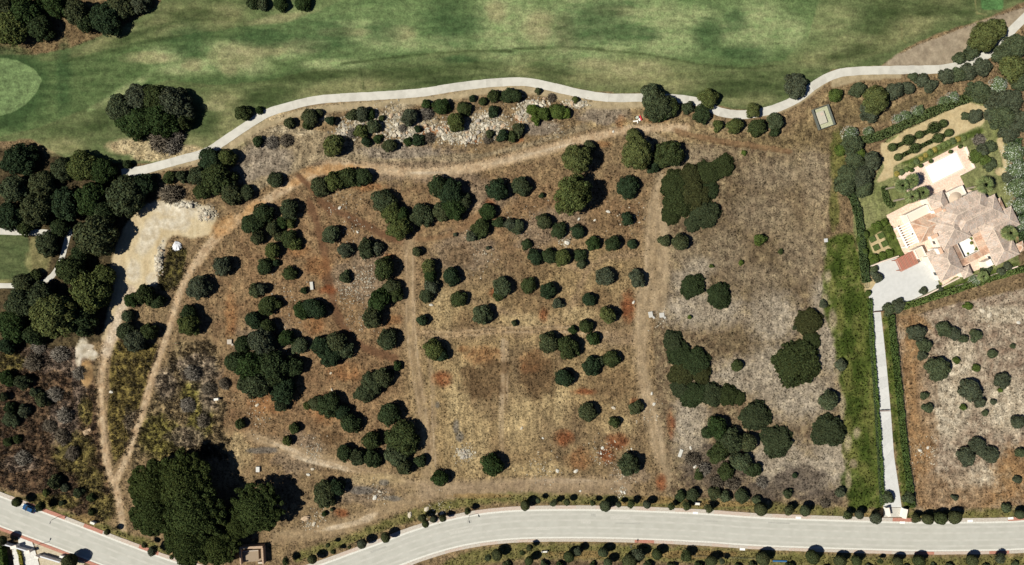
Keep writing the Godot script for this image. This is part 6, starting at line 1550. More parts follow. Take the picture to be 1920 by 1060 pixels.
func hgt(x: float, z: float) -> float:
	var W := MW / 2
	var HH := MH / 2
	var fx: float = clamp(x - X0, 0.0, W - 1.001)
	var fz: float = clamp(z - Z0, 0.0, HH - 1.001)
	var ix := int(fx)
	var iz := int(fz)
	var tx := fx - ix
	var tz := fz - iz
	var i := iz * W + ix
	return lerp(lerp(height[i], height[i + 1], tx), lerp(height[i + W], height[i + W + 1], tx), tz)

func ground_at(x: float, z: float) -> Vector3:
	return Vector3(x, hgt(x, z), z)

func ground_color(x: float, z: float) -> Color:
	var ix := clampi(int((x - X0) * 4), 0, GW - 1)
	var iz := clampi(int((z - Z0) * 4), 0, GH - 1)
	var i := (iz * GW + ix) * 3
	return Color(ground_px[i] / 255.0, ground_px[i + 1] / 255.0, ground_px[i + 2] / 255.0).srgb_to_linear()

func class_at(x: float, z: float) -> int:
	return class_map[clampi(int((z - Z0) * 2), 0, MH - 1) * MW + clampi(int((x - X0) * 2), 0, MW - 1)]

# ---------------------------------------------------------------- roads and paths
func build_roads() -> void:
	var line := smooth_line(Array(v2(ROAD)), 1.5)
	var asphalt := mottled(Color(0.335, 0.33, 0.295), Color(0.37, 0.365, 0.33), 24.0, 0.9)
	structure("road", ribbon(line, -4.05, 4.05, 0.02, 0.3), asphalt)
	# worn wheel lanes and patches of newer surface, thin sheets over the carriageway
	var worn := mottled(Color(0.365, 0.355, 0.32), Color(0.40, 0.39, 0.355), 16.0, 0.9)
	for o in [-2.9, -1.1, 1.2, 3.0]: structure("wheel_lane", ribbon(line, o - 0.32, o + 0.30, 0.026, 0.02, 0, -1, 0.10), worn)
	var repair := [mottled(Color(0.29, 0.285, 0.26), Color(0.33, 0.325, 0.295), 3.0), mottled(Color(0.37, 0.36, 0.325), Color(0.41, 0.40, 0.365), 3.0)]
	for k in 16:
		var i := rng.randi_range(6, line.size() - 12)
		var o := rng.randf_range(-3.2, 2.4)
		structure("road_patch", ribbon(line, o, o + rng.randf_range(0.4, 1.3), 0.031, 0.02, i, i + rng.randi_range(1, 5), 0.08), repair[k % 2])
	var gutter := mottled(Color(0.47, 0.455, 0.41), Color(0.55, 0.54, 0.50), 3.0, 0.85)
	var grey := mottled(Color(0.33, 0.29, 0.25), Color(0.42, 0.385, 0.335), 3.5, 0.9)
	var red := mottled(Color(0.30, 0.115, 0.08), Color(0.36, 0.19, 0.14), 2.5, 0.9)
	var pale := mottled(Color(0.42, 0.37, 0.32), Color(0.36, 0.27, 0.22), 2.5, 0.9)
	for s in [-1.0, 1.0]:
		var kb := Node3D.new()
		kb.name = numbered("kerb")
		add_child(kb)
		kb.set_meta("kind", "structure")
		var pv := Node3D.new()
		pv.name = numbered("pavement")
		add_child(pv)
		pv.set_meta("kind", "structure")
		var i := 0
		while i < line.size() - 3:
			var p := line[i]
			var j: int = min(i + 4, line.size() - 1)
			part("kerb_stone", ribbon(line, s * 4.05, s * 4.62, 0.06, 0.3, i, j), gutter, kb)
			var west := p.x < -100.0
			var m := grey
			var chance := 0.05
			if west and s > 0: chance = 0.95
			elif west: chance = 0.30
			elif s > 0: chance = 0.16
			if rng.randf() < chance: m = red
			elif rng.randf() < 0.35: m = pale
			part("paving_section", ribbon(line, s * 4.62, s * (5.75 if s < 0 else 5.55), 0.13 + rng.randf_range(0.0, 0.012), 0.3, i, j, 0.04), m, pv)
			i = j
	var concrete := mottled(Color(0.40, 0.385, 0.345), Color(0.46, 0.445, 0.40), 20.0, 0.9)
	var bays := [concrete, mottled(Color(0.375, 0.36, 0.32), Color(0.44, 0.425, 0.38), 15.0), mottled(Color(0.42, 0.405, 0.365), Color(0.47, 0.455, 0.41), 12.0)]
	for c in CART_PATHS:
		var l := smooth_line(Array(v2(c[1])), 1.6)
		var cp := Node3D.new()
		cp.name = numbered("cart_path")
		add_child(cp)
		cp.set_meta("kind", "structure")
		var i := 0
		while i < l.size() - 1:
			var j: int = min(i + 3, l.size() - 1)
			part("concrete_bay", ribbon(l, -c[0], c[0], 0.07 + rng.randf_range(0.0, 0.008), 0.3, i, j, 0.06), bays[rng.randi() % 3], cp)
			i = j
	var court := mottled(Color(0.44, 0.44, 0.43), Color(0.475, 0.475, 0.465), 9.0, 0.85)
	# the drive is cast in bays, each a tone of its own
	var dw := Node3D.new()
	dw.name = "driveway"
	add_child(dw)
	dw.set_meta("kind", "structure")
	var tones := [court, mottled(Color(0.41, 0.41, 0.40), Color(0.45, 0.45, 0.44), 6.0), mottled(Color(0.455, 0.452, 0.44), Color(0.49, 0.488, 0.475), 8.0)]
	var le := smooth_line(Array(v2(DRIVE_LEFT)), 4.0)
	var re := smooth_line(Array(v2(DRIVE_RIGHT)), 4.0)
	for k in 17:
		var q := PackedVector2Array()
		for e in [[le, k], [re, k], [re, k + 1], [le, k + 1]]:
			var t: float = e[1] / 17.0 * (e[0].size() - 1)
			var i: int = min(int(t), e[0].size() - 2)
			q.append(e[0][i].lerp(e[0][i + 1], t - i))
		q[2] = q[2].lerp(q[1], 0.006)
		q[3] = q[3].lerp(q[0], 0.006)
		part("concrete_bay", slab(q, 0.058 + 0.004 * (k % 2), 0.3), tones[rng.randi() % 3], dw)
	structure("parking_court", slab(v2(COURT), 0.064, 0.3), court)
	structure("driveway_apron", slab(v2(APRON), 0.14, 0.3), mottled(Color(0.36, 0.34, 0.30), Color(0.43, 0.41, 0.37), 3.0))
	structure("terrace", slab(v2(TERRACE), 0.12, 0.4), mottled(Color(0.56, 0.40, 0.31), Color(0.66, 0.52, 0.42), 4.0, 0.85))
	structure("gateway_drive", slab(v2(GATE_DRIVE), 0.10, 0.3), mottled(Color(0.46, 0.45, 0.42), Color(0.56, 0.55, 0.52), 4.0))
	structure("forecourt", slab(v2(FORECOURT), 0.09, 0.3), mottled(Color(0.34, 0.29, 0.20), Color(0.42, 0.36, 0.27), 4.0))

# ---------------------------------------------------------------- foliage
var fv: PackedVector3Array
var fn: PackedVector3Array
var fc: PackedColorArray
var fi: PackedInt32Array

func foliage_begin() -> void:
	fv = PackedVector3Array()
	fn = PackedVector3Array()
	fc = PackedColorArray()
	fi = PackedInt32Array()

func foliage_commit() -> ArrayMesh:
	var arr := []
	arr.resize(Mesh.ARRAY_MAX)
	arr[Mesh.ARRAY_VERTEX] = fv
	arr[Mesh.ARRAY_NORMAL] = fn
	arr[Mesh.ARRAY_COLOR] = fc
	arr[Mesh.ARRAY_INDEX] = fi
	var m := ArrayMesh.new()
	m.add_surface_from_arrays(Mesh.PRIMITIVE_TRIANGLES, arr)
	return m

func rand_dir() -> Vector3:
	var z := rng.randf_range(-1, 1)
	var a := rng.randf() * TAU
	var r := sqrt(1 - z * z)
	return Vector3(r * cos(a), z, r * sin(a))

func leaf(p: Vector3, d: Vector3, s: float, c: Color) -> void:
	var u := d.cross(rand_dir()).normalized()
	var v := d.cross(u)
	var i := fv.size()
	fv.append(p - u * s * 0.5)
	fv.append(p + v * s * 0.34 + d * s * 0.12)
	fv.append(p + u * s * 0.55)
	fv.append(p - v * s * 0.34 + d * s * 0.12)
	for k in 4:
		fn.append(d)
		fc.append(c)
	fi.append_array([i, i + 1, i + 2, i, i + 2, i + 3])

# round inner mass of twigs and leaves of one lobe
func lobe_core(c: Vector3, r: Vector3, col: Color) -> void:
	var i0 := fv.size()
	for y in 5:
		var t := PI * y / 4.0
		for x in 7:
			var a := TAU * x / 7.0
			var n := Vector3(sin(t) * cos(a), cos(t), sin(t) * sin(a))
			fv.append(c + n * r)
			fn.append(n)
			fc.append(col)
	for y in 4:
		for x in 7:
			var a := i0 + y * 7 + x
			var b := i0 + y * 7 + (x + 1) % 7
			fi.append_array([a, b, b + 7, a, b + 7, a + 7])

func leaf_tone() -> Color:
	var k := rng.randf_range(0.45, 1.0) if rng.randf() < 0.6 else rng.randf_range(1.0, 1.85)
	var y := rng.randf_range(-0.10, 0.16)
	return Color(0.7 * k * (1 + y), 0.7 * k, 0.7 * k * (1 - y))

# crown of overlapping lobes covered in leaf sprays; R radius, hf height/R, base on y = 0
func crown(R: float, hf: float, lobes: int, lr: float, size: float, count: int, jitter: float, lift := 0.0, wobble := 0.25) -> ArrayMesh:
	foliage_begin()
	var L := []
	var ph := rng.randf() * TAU
	for k in lobes:
		var t := float(k + 0.5) / lobes
		var a := ph + k * 2.39996 + rng.randf_range(-0.3, 0.3)
		var rad := sqrt(t)
		var rl := R * lr * rng.randf_range(0.75, 1.25)
		var out := (R - rl * 0.9) * rad * rng.randf_range(1.0 - wobble, 1.06)
		var top: float = sqrt(max(0.0, 1.0 - rad * rad * 0.86))
		var y := (hf * R - rl) * top * rng.randf_range(0.85, 1.08)
		L.append([Vector3(cos(a) * out, max(y, rl * 0.35) + lift, sin(a) * out), rl])
	L.append([Vector3(0, lift + hf * R * 0.40, 0), R * 0.52])
	var tot := 0.0
	for l in L: tot += l[1] * l[1]
	for l in L:
		var c: Vector3 = l[0]
		var rl: float = l[1]
		lobe_core(c, Vector3(rl, rl, rl) * 0.62, Color(0.62, 0.62, 0.62))
		var shade := rng.randf_range(0.74, 1.30)
		for k in int(count * rl * rl / tot):
			var d := rand_dir()
			if d.y < -0.35: d.y = -d.y * rng.randf()
			d = d.normalized()
			var p := c + d * rl * (0.70 + 0.42 * sqrt(rng.randf()) + (0.16 if rng.randf() < 0.06 else 0.0))
			if p.y < 0.03: continue
			var inside := false
			for q in L:
				if q[0] != c and p.distance_to(q[0]) < q[1] * 0.66:
					inside = true
					break
			if inside: continue
			var n := (d + rand_dir() * jitter + Vector3.UP * 0.15).normalized()
			leaf(p, n, size * rng.randf_range(0.7, 1.35), leaf_tone() * shade)
	return foliage_commit()

# clipped or cushion-like crown: one smooth dome of small leaves
func dome(R: float, H: float, size: float, count: int, jitter: float, wave: float, lift := 0.0, full := false) -> ArrayMesh:
	foliage_begin()
	var n := FastNoiseLite.new()
	n.seed = rng.randi() % 1000
	n.frequency = 0.9 / R
	var fine := FastNoiseLite.new()
	fine.seed = rng.randi() % 1000
	fine.frequency = 0.55
	for k in count:
		var d := rand_dir()
		if not full and d.y < 0: d.y = -d.y
		if not full: d = Vector3(d.x, pow(d.y, 0.8), d.z).normalized()
		var g := 1.0 + n.get_noise_3dv(d * R * 1.4) * wave * 1.6 + fine.get_noise_3dv(d * R * 2.0) * wave * 0.6
		var p := Vector3(d.x * R * g, d.y * H * g + lift, d.z * R * g)
		if p.y < 0.02: continue
		var nn := (Vector3(d.x / R, d.y / H, d.z / R).normalized() + rand_dir() * jitter).normalized()
		leaf(p * rng.randf_range(0.97, 1.01), nn, size * rng.randf_range(0.7, 1.3), leaf_tone())
	lobe_core(Vector3(0, lift, 0), Vector3(R * 0.9, H * 0.88, R * 0.9), Color(0.62, 0.62, 0.62))
	return foliage_commit()

# bare twigs of a dead bush
func twigs(R: float, H: float, count: int) -> ArrayMesh:
	foliage_begin()
	for k in count:
		var a := rng.randf() * TAU
		var rr := R * sqrt(rng.randf())
		var foot := Vector3(cos(a) * rr * 0.35, 0, sin(a) * rr * 0.35)
		var tip := Vector3(cos(a) * rr, H * sqrt(max(0.05, 1.0 - rr * rr / R / R)) * rng.randf_range(0.6, 1.0), sin(a) * rr)
		var mid := foot.lerp(tip, 0.55) + rand_dir() * 0.12 * R
		var g := rng.randf_range(0.55, 1.25)
		var col := Color(0.7, 0.68, 0.66) * g
		for seg in [[foot, mid], [mid, tip], [mid, mid + rand_dir() * 0.3 * R + Vector3.UP * 0.1], [mid.lerp(tip, 0.5), tip + rand_dir() * 0.25 * R]]:
			var p: Vector3 = seg[0]
			var q: Vector3 = seg[1]
			q.y = max(q.y, 0.05)
			var s := (q - p).cross(rand_dir()).normalized() * 0.045
			var i := fv.size()
			fv.append_array([p - s, p + s, q + s * 0.5, q - s * 0.5])
			for z in 4:
				fn.append((Vector3.UP + rand_dir() * 0.5).normalized())
				fc.append(col)
			fi.append_array([i, i + 1, i + 2, i, i + 2, i + 3])
	return foliage_commit()

func trunk_mesh(h: float, r: float, spread: float) -> Mesh:
	var st := new_st()
	tube_to(st, [Vector3(0, -0.3, 0), Vector3(0.05, h * 0.4, 0), Vector3(0, h, 0.05)], [r * 1.3, r, r * 0.6], 7)
	for k in 4:
		var a := TAU * k / 4.0 + 0.4
		tube_to(st, [Vector3(0, h * 0.45, 0), Vector3(cos(a) * spread * 0.5, h * 0.8, sin(a) * spread * 0.5), Vector3(cos(a) * spread, h * 1.1, sin(a) * spread)], [r * 0.6, r * 0.4, r * 0.15], 5)
	return st.commit()

func leaf_mat(r: float, g: float, b: float) -> StandardMaterial3D:
	var m := mat(r / 0.7, g / 0.7, b / 0.7, 0.95, true)
	m.metallic_specular = 0.12
	return m

func build_plants() -> void:
	var small := []
	var mid := []
	var big := []
	var light_mid := []
	var light_big := []
	var mats_low := []
	var pine := []
	var round_crown := []
	var dead := []
	for k in 5:
		small.append(crown(1.8, 1.25, 10, 0.42, 0.36, 2600, 0.8, 0.0, 0.4))
		mid.append(crown(3.4, 1.15, 19, 0.32, 0.42, 6500, 0.8, 0.0, 0.4))
	for k in 4:
		big.append(crown(5.5, 1.05, 36, 0.24, 0.50, 11500, 0.8, 0.0, 0.35))
		light_mid.append(crown(3.4, 1.2, 22, 0.29, 0.42, 6000, 0.6, 0.7))
		mats_low.append(dome(3.75, 1.8, 0.40, 9000, 0.9, 0.26))
		round_crown.append(dome(1.7, 1.6, 0.26, 3600, 0.5, 0.10, 1.6 + 1.4, true))
	for k in 2: round_crown.append(crown(1.7, 1.7, 11, 0.42, 0.30, 2600, 0.8, 1.5, 0.4))
	for k in 3:
		light_big.append(crown(6.0, 1.15, 48, 0.22, 0.46, 14000, 0.6, 1.6))
		pine.append(crown(9.5, 0.62, 170, 0.095, 0.46, 34000, 0.8, 4.2, 0.12))
		dead.append(twigs(2.2, 1.7, 650))
	var bark := mat(0.09, 0.065, 0.045, 0.95)
	var trunk_small := trunk_mesh(0.9, 0.09, 0.6)
	var trunk_mid := trunk_mesh(1.9, 0.18, 1.3)
	var trunk_big := trunk_mesh(3.0, 0.30, 2.2)
	var trunk_light := trunk_mesh(4.0, 0.32, 2.4)
	var trunk_pine := trunk_mesh(6.6, 0.42, 4.0)
	var trunk_street := trunk_mesh(2.4, 0.07, 0.5)
	var dark := [leaf_mat(0.028, 0.041, 0.018), leaf_mat(0.022, 0.036, 0.018), leaf_mat(0.035, 0.047, 0.018), leaf_mat(0.038, 0.049, 0.025), leaf_mat(0.026, 0.043, 0.015), leaf_mat(0.045, 0.054, 0.026)]
	var light := [leaf_mat(0.066, 0.078, 0.028), leaf_mat(0.058, 0.072, 0.024)]
	var pinem := [leaf_mat(0.036, 0.048, 0.015), leaf_mat(0.032, 0.045, 0.015)]
	var cushion := [leaf_mat(0.031, 0.041, 0.016), leaf_mat(0.028, 0.041, 0.018), leaf_mat(0.038, 0.042, 0.017), leaf_mat(0.036, 0.047, 0.024)]
	var street := [leaf_mat(0.040, 0.052, 0.022), leaf_mat(0.050, 0.058, 0.027)]
	var lush := [leaf_mat(0.060, 0.088, 0.020), leaf_mat(0.052, 0.075, 0.020)]
	var dry := [mat(0.23 / 0.7, 0.21 / 0.7, 0.18 / 0.7, 0.95, true), mat(0.17 / 0.7, 0.145 / 0.7, 0.11 / 0.7, 0.95, true)]
	var petal := mat(0.50, 0.53, 0.48, 0.8)
	var bloom := blossom_mesh()
	var oak_lit := [leaf_mat(0.050, 0.064, 0.034), leaf_mat(0.050, 0.060, 0.038)]
	for p in PLANTS:
		var ty: String = p[0]
		var r: float = p[3]
		var cat := "bush" if p[4].ends_with("bush") or p[4].ends_with("shrub") else "tree"
		var o := thing(p[4], p[5], cat, ground_at(p[1], p[2]), 0.0, GROUPS[ty])
		var mesh: Mesh
		var trunk: Mesh = trunk_mid
		var m: Material
		var R0 := 3.4
		match ty:
			"O":
				m = dark[rng.randi() % dark.size()]
				if p[1] > 90.0 or rng.randf() < 0.14: m = oak_lit[rng.randi() % 2]
				elif rng.randf() < 0.07: m = light[1]
				if r < 2.5:
					mesh = small[rng.randi() % small.size()]
					R0 = 1.8
					trunk = trunk_small
				elif r < 4.4: mesh = mid[rng.randi() % mid.size()]
				else:
					mesh = big[rng.randi() % big.size()]
					R0 = 5.5
					trunk = trunk_big
			"G":
				m = light[rng.randi() % 2]
				mesh = light_mid[rng.randi() % 4]
				if r > 4.6:
					mesh = light_big[rng.randi() % 3]
					R0 = 6.0
					trunk = trunk_light
			"P":
				m = pinem[rng.randi() % 2]
				mesh = pine[rng.randi() % 3]
				R0 = 9.5
				trunk = trunk_pine
			"M":
				m = cushion[rng.randi() % 4]
				mesh = mats_low[rng.randi() % 4]
				R0 = 4.0
				trunk = trunk_small
			"L":
				m = street[rng.randi() % 2] if rng.randf() < 0.7 else oak_lit[rng.randi() % 2]
				r *= rng.randf_range(0.82, 1.15)
				mesh = round_crown[rng.randi() % 6]
				R0 = 1.7
				trunk = trunk_street
			"D":
				m = dry[rng.randi() % 2]
				mesh = dead[rng.randi() % 3]
				R0 = 2.2
				trunk = trunk_small
			_:
				m = lush[rng.randi() % 2] if ty == "B" else leaf_mat(0.075, 0.105, 0.05)
				mesh = small[rng.randi() % small.size()] if r < 2.4 else mid[rng.randi() % mid.size()]
				R0 = 1.8 if r < 2.4 else 3.4
				trunk = trunk_small
		var s := r / R0 * 0.95
		var c := part("crown", mesh, m, o, Vector3.ZERO, rng.randf() * TAU)
		c.scale = Vector3(s * rng.randf_range(0.88, 1.16), s * rng.randf_range(0.85, 1.15), s * rng.randf_range(0.88, 1.10))
		if ty == "L":
			c.scale.y = s
			c.position.y = 3.0 - 3.0 * s
		var t := part("trunk", trunk, bark, o)
		if ty != "L": t.scale = Vector3.ONE * s
		if ty == "W":
			var f := part("blossom", bloom, petal, o, Vector3.ZERO, rng.randf() * TAU)
			f.scale = Vector3(r, r * 1.25, r)
	for p in PALMS: palm(p)

func blossom_mesh() -> ArrayMesh:
	foliage_begin()
	for k in 420:
		var d := rand_dir()
		d.y = abs(d.y)
		leaf(Vector3(d.x, d.y * 0.98, d.z) * rng.randf_range(0.86, 1.04) , (d + rand_dir() * 0.4 + Vector3.UP * 0.4).normalized(), rng.randf_range(0.04, 0.085), Color(1, 1, 1))
	return foliage_commit()

func palm(p: Array) -> void:
	var h: float = p[3]
	var o := thing("palm_tree", p[4], "palm", ground_at(p[0], p[1]), rng.randf() * TAU, "palms in the villa garden")
	var st := new_st()
	var bend := Vector3(0.25, 0, 0.1)
	var pts := []
	var rad := []
	for k in 9:
		var t := k / 8.0
		pts.append(Vector3(0, -0.2 + (h + 0.2) * t, 0) + bend * t * t)
		rad.append(0.30 - 0.10 * t + (0.03 if k % 2 else 0.0))
	tube_to(st, pts, rad, 9)
	part("trunk", st.commit(), mat(0.26, 0.22, 0.17, 0.95), o)
	var top: Vector3 = pts[-1]
	var frond_mat := [leaf_mat(0.10, 0.135, 0.05), leaf_mat(0.14, 0.165, 0.07), leaf_mat(0.32, 0.27, 0.15)]
	var proto := []
	for k in 4:
		foliage_begin()
		var stalk: float = p[2] * rng.randf_range(0.42, 0.55)
		var blade: float = p[2] * rng.randf_range(0.50, 0.62)
		var w0 := Vector3(0, 0, 0.04)
		fv.append_array([-w0, w0, Vector3(stalk, 0.05, 0) + w0, Vector3(stalk, 0.05, 0) - w0])
		for z in 4:
			fn.append(Vector3.UP)
			fc.append(Color(0.8, 0.8, 0.6))
		fi.append_array([0, 1, 2, 0, 2, 3])
		for j in 15:
			var a := (j / 14.0 - 0.5) * 3.9 + rng.randf_range(-0.08, 0.08)
			var d := Vector3(cos(a), 0, sin(a))
			var hub := Vector3(stalk, 0.05, 0)
			var mid := hub + d * blade * 0.6 + Vector3(0, 0.06 + rng.randf_range(-0.04, 0.04), 0)
			var tip := hub + d * blade * rng.randf_range(0.9, 1.1) + Vector3(0, -0.16 - rng.randf() * 0.12, 0)
			var sd := Vector3(-d.z, 0, d.x) * 0.075
			var i := fv.size()
			fv.append_array([hub, mid - sd, mid + sd, tip])
			var col := leaf_tone()
			for z in 4:
				fn.append((Vector3.UP + d * 0.3 + rand_dir() * 0.3).normalized())
				fc.append(col)
			fi.append_array([i, i + 1, i + 2, i + 1, i + 3, i + 2])
		proto.append(foliage_commit())
	for k in 44:
		var t := k / 43.0
		var f := part("frond", proto[k % 4], frond_mat[2] if t > 0.8 and rng.randf() < 0.5 else frond_mat[rng.randi() % 2], o, top, k * 2.39996 + rng.randf_range(-0.2, 0.2))
		f.rotation.z = 0.95 - 1.65 * t + rng.randf_range(-0.15, 0.15)
		f.scale = Vector3.ONE * (0.62 + 0.45 * min(1.0, t * 2.0))

# hedge of leaf sprays along a line, clipped to width and height
func hedge_mesh(l: PackedVector2Array, wd: float, h: float, size: float, per_m: float, jitter: float, origin: Vector2, taper := 0.0) -> ArrayMesh:
	foliage_begin()
	var n := FastNoiseLite.new()
	n.seed = rng.randi() % 999
	n.frequency = 0.35
	for i in l.size() - 1:
		var a := l[i] - origin
		var b := l[i + 1] - origin
		var s := side_at(l, i)
		var len := a.distance_to(b)
		var g := 1.0 + n.get_noise_2d(l[i].x, l[i].y) * taper
		for k in int(len * per_m):
			var c := a.lerp(b, rng.randf())
			var e := rng.randf_range(-1, 1)
			var face := rng.randf()
			var p: Vector3
			var d: Vector3
			var j := rng.randf_range(0.93, 1.05)
			if face < 0.5:
				p = Vector3(c.x + s.x * e * wd * 0.5 * g, h * j * g, c.y + s.y * e * wd * 0.5 * g)
				d = Vector3.UP
			else:
				var sg := -1.0 if face < 0.75 else 1.0
				p = Vector3(c.x + s.x * sg * wd * 0.5 * j * g, rng.randf() * h * g, c.y + s.y * sg * wd * 0.5 * j * g)
				d = Vector3(s.x * sg, 0.25, s.y * sg)
			leaf(p, (d + rand_dir() * jitter).normalized(), size * rng.randf_range(0.7, 1.3), leaf_tone())
		# inner mass
		var i0 := fv.size()
		for e in [a, b]:
			for q in [Vector2(-0.44, 0), Vector2(-0.44, 0.92), Vector2(0.44, 0.92), Vector2(0.44, 0)]:
				fv.append(Vector3(e.x + s.x * q.x * wd * g, q.y * h * g, e.y + s.y * q.x * wd * g))
				fn.append(Vector3(s.x * q.x, 1, s.y * q.x).normalized())
				fc.append(Color(0.62, 0.62, 0.62))
		for q in 3: fi.append_array([i0 + q, i0 + q + 1, i0 + q + 5, i0 + q, i0 + q + 5, i0 + q + 4])
		fi.append_array([i0, i0 + 1, i0 + 2, i0, i0 + 2, i0 + 3, i0 + 4, i0 + 5, i0 + 6, i0 + 4, i0 + 6, i0 + 7])
	return foliage_commit()

func build_garden() -> void:
	for h in HEDGES:
		var l := smooth_line(Array(v2(h[5])), 1.2)
		var c := l[0]
		var o := thing("hedge", h[4], "hedge", Vector3(c.x, 0, c.y))
		part("foliage", hedge_mesh(l, h[0], h[1], 0.32 if h[2] > 0.3 else 0.2, 90.0 * (h[0] + h[1]) / 3.0, h[2], c, h[2] * 0.5), leaf_mat(h[3][0], h[3][1], h[3][2]), o)
		if h.size() > 6:
			for b in h[6]: part("topiary_ball", dome(b[2], b[2] * 1.05, 0.18, 1800, 0.3, 0.04, b[2] * 0.75, true), leaf_mat(h[3][0], h[3][1], h[3][2]), o, Vector3(b[0] - c.x, 0, b[1] - c.y))
	# clipped squares of the small parterre
	for b in PARTERRE:
		var o := thing("box_square", b[3], "hedge", Vector3(b[0], 0.0, b[1]), VILLA_TURN, "clipped squares of the parterre")
		var e := v2([[-0.85, 0], [0.85, 0]])
		part("foliage", hedge_mesh(e, 1.7, 0.55, 0.16, 900.0, 0.3, Vector2.ZERO), leaf_mat(0.075, 0.11, 0.035), o)
	for b in BEDS:
		var o := thing("bed_shrub", b[3], "shrub", Vector3(b[0], 0.0, b[1]), 0, "shrubs in the bed beside the pool")
		var tone: Color = [Color(0.10, 0.13, 0.045), Color(0.21, 0.18, 0.05), Color(0.075, 0.10, 0.045), Color(0.15, 0.17, 0.11)][int(b[4])]
		part("crown", dome(b[2], b[2] * 0.8, 0.22, 1100, 0.6, 0.2), leaf_mat(tone.r, tone.g, tone.b), o)
		part("stem", trunk_mesh(0.4, 0.05, 0.3), mat(0.09, 0.065, 0.045), o)
	for b in POTS:
		var o := thing("potted_bush", b[2], "potted plant", Vector3(b[0], 0.12, b[1]), 0, "potted bushes along the pool terrace")
		part("pot", lathe_mesh([[0.0, 0.0], [0.28, 0.0], [0.40, 0.5], [0.44, 0.5], [0.44, 0.58], [0.36, 0.58], [0.34, 0.5], [0.0, 0.5]]), mat(0.42, 0.20, 0.12, 0.85), o)
		part("crown", dome(0.62, 0.6, 0.15, 700, 0.4, 0.06, 0.95, true), leaf_mat(0.06, 0.085, 0.03), o)

# ---------------------------------------------------------------- villa
const VILLA_TURN := 0.4556
const UNIT := 0.03145
var tile_mat: StandardMaterial3D
var clay_mat: StandardMaterial3D

func tile_material(palette: Array, sd: int) -> StandardMaterial3D:
	var img := Image.create(256, 252, false, Image.FORMAT_RGB8)
	var bump := Image.create(256, 252, false, Image.FORMAT_RGB8)
	var r := RandomNumberGenerator.new()
	r.seed = sd
	var n := FastNoiseLite.new()
	n.seed = sd
	n.frequency = 0.07
	for ty in 42:
		for tx in 64:
			var k: float = clamp(n.get_noise_2d(tx, ty) * 1.6 + 0.5 + r.randf_range(-0.45, 0.45), 0.0, 0.999) * (palette.size() - 1)
			var c: Color = palette[int(k)].lerp(palette[int(k) + 1], k - int(k)) * r.randf_range(0.72, 1.06)
			c = c.linear_to_srgb()
			for y in 6:
				for x in 4:
					img.set_pixel(tx * 4 + x, ty * 6 + y, c)
					var hgt_px: float = [0.1, 0.75, 1.0, 0.6][x] * 0.8 + y * 0.03
					bump.set_pixel(tx * 4 + x, ty * 6 + y, Color(hgt_px, hgt_px, hgt_px))
	bump.bump_map_to_normal_map(3.0)
	var m := StandardMaterial3D.new()
	m.albedo_texture = ImageTexture.create_from_image(img)
	m.normal_enabled = true
	m.normal_texture = ImageTexture.create_from_image(bump)
	m.normal_scale = 0.7
	m.roughness = 0.9
	return m

func roof_face(st: SurfaceTool, pts: Array, out: Vector3) -> void:
	var along: Vector3 = (pts[1] - pts[0]).normalized()
	var n: Vector3 = (pts[1] - pts[0]).cross(pts[2] - pts[0]).normalized()
	var up := n.cross(along)
	if up.y < 0: up = -up
	var uv := []
	for p in pts: uv.append(Vector2((p - pts[0]).dot(along) / 14.0, -(p - pts[0]).dot(up) / 15.0))
	if pts.size() == 3: tri(st, pts[0], pts[1], pts[2], out, uv)
	else: quad(st, pts[0], pts[1], pts[2], pts[3], out, uv)

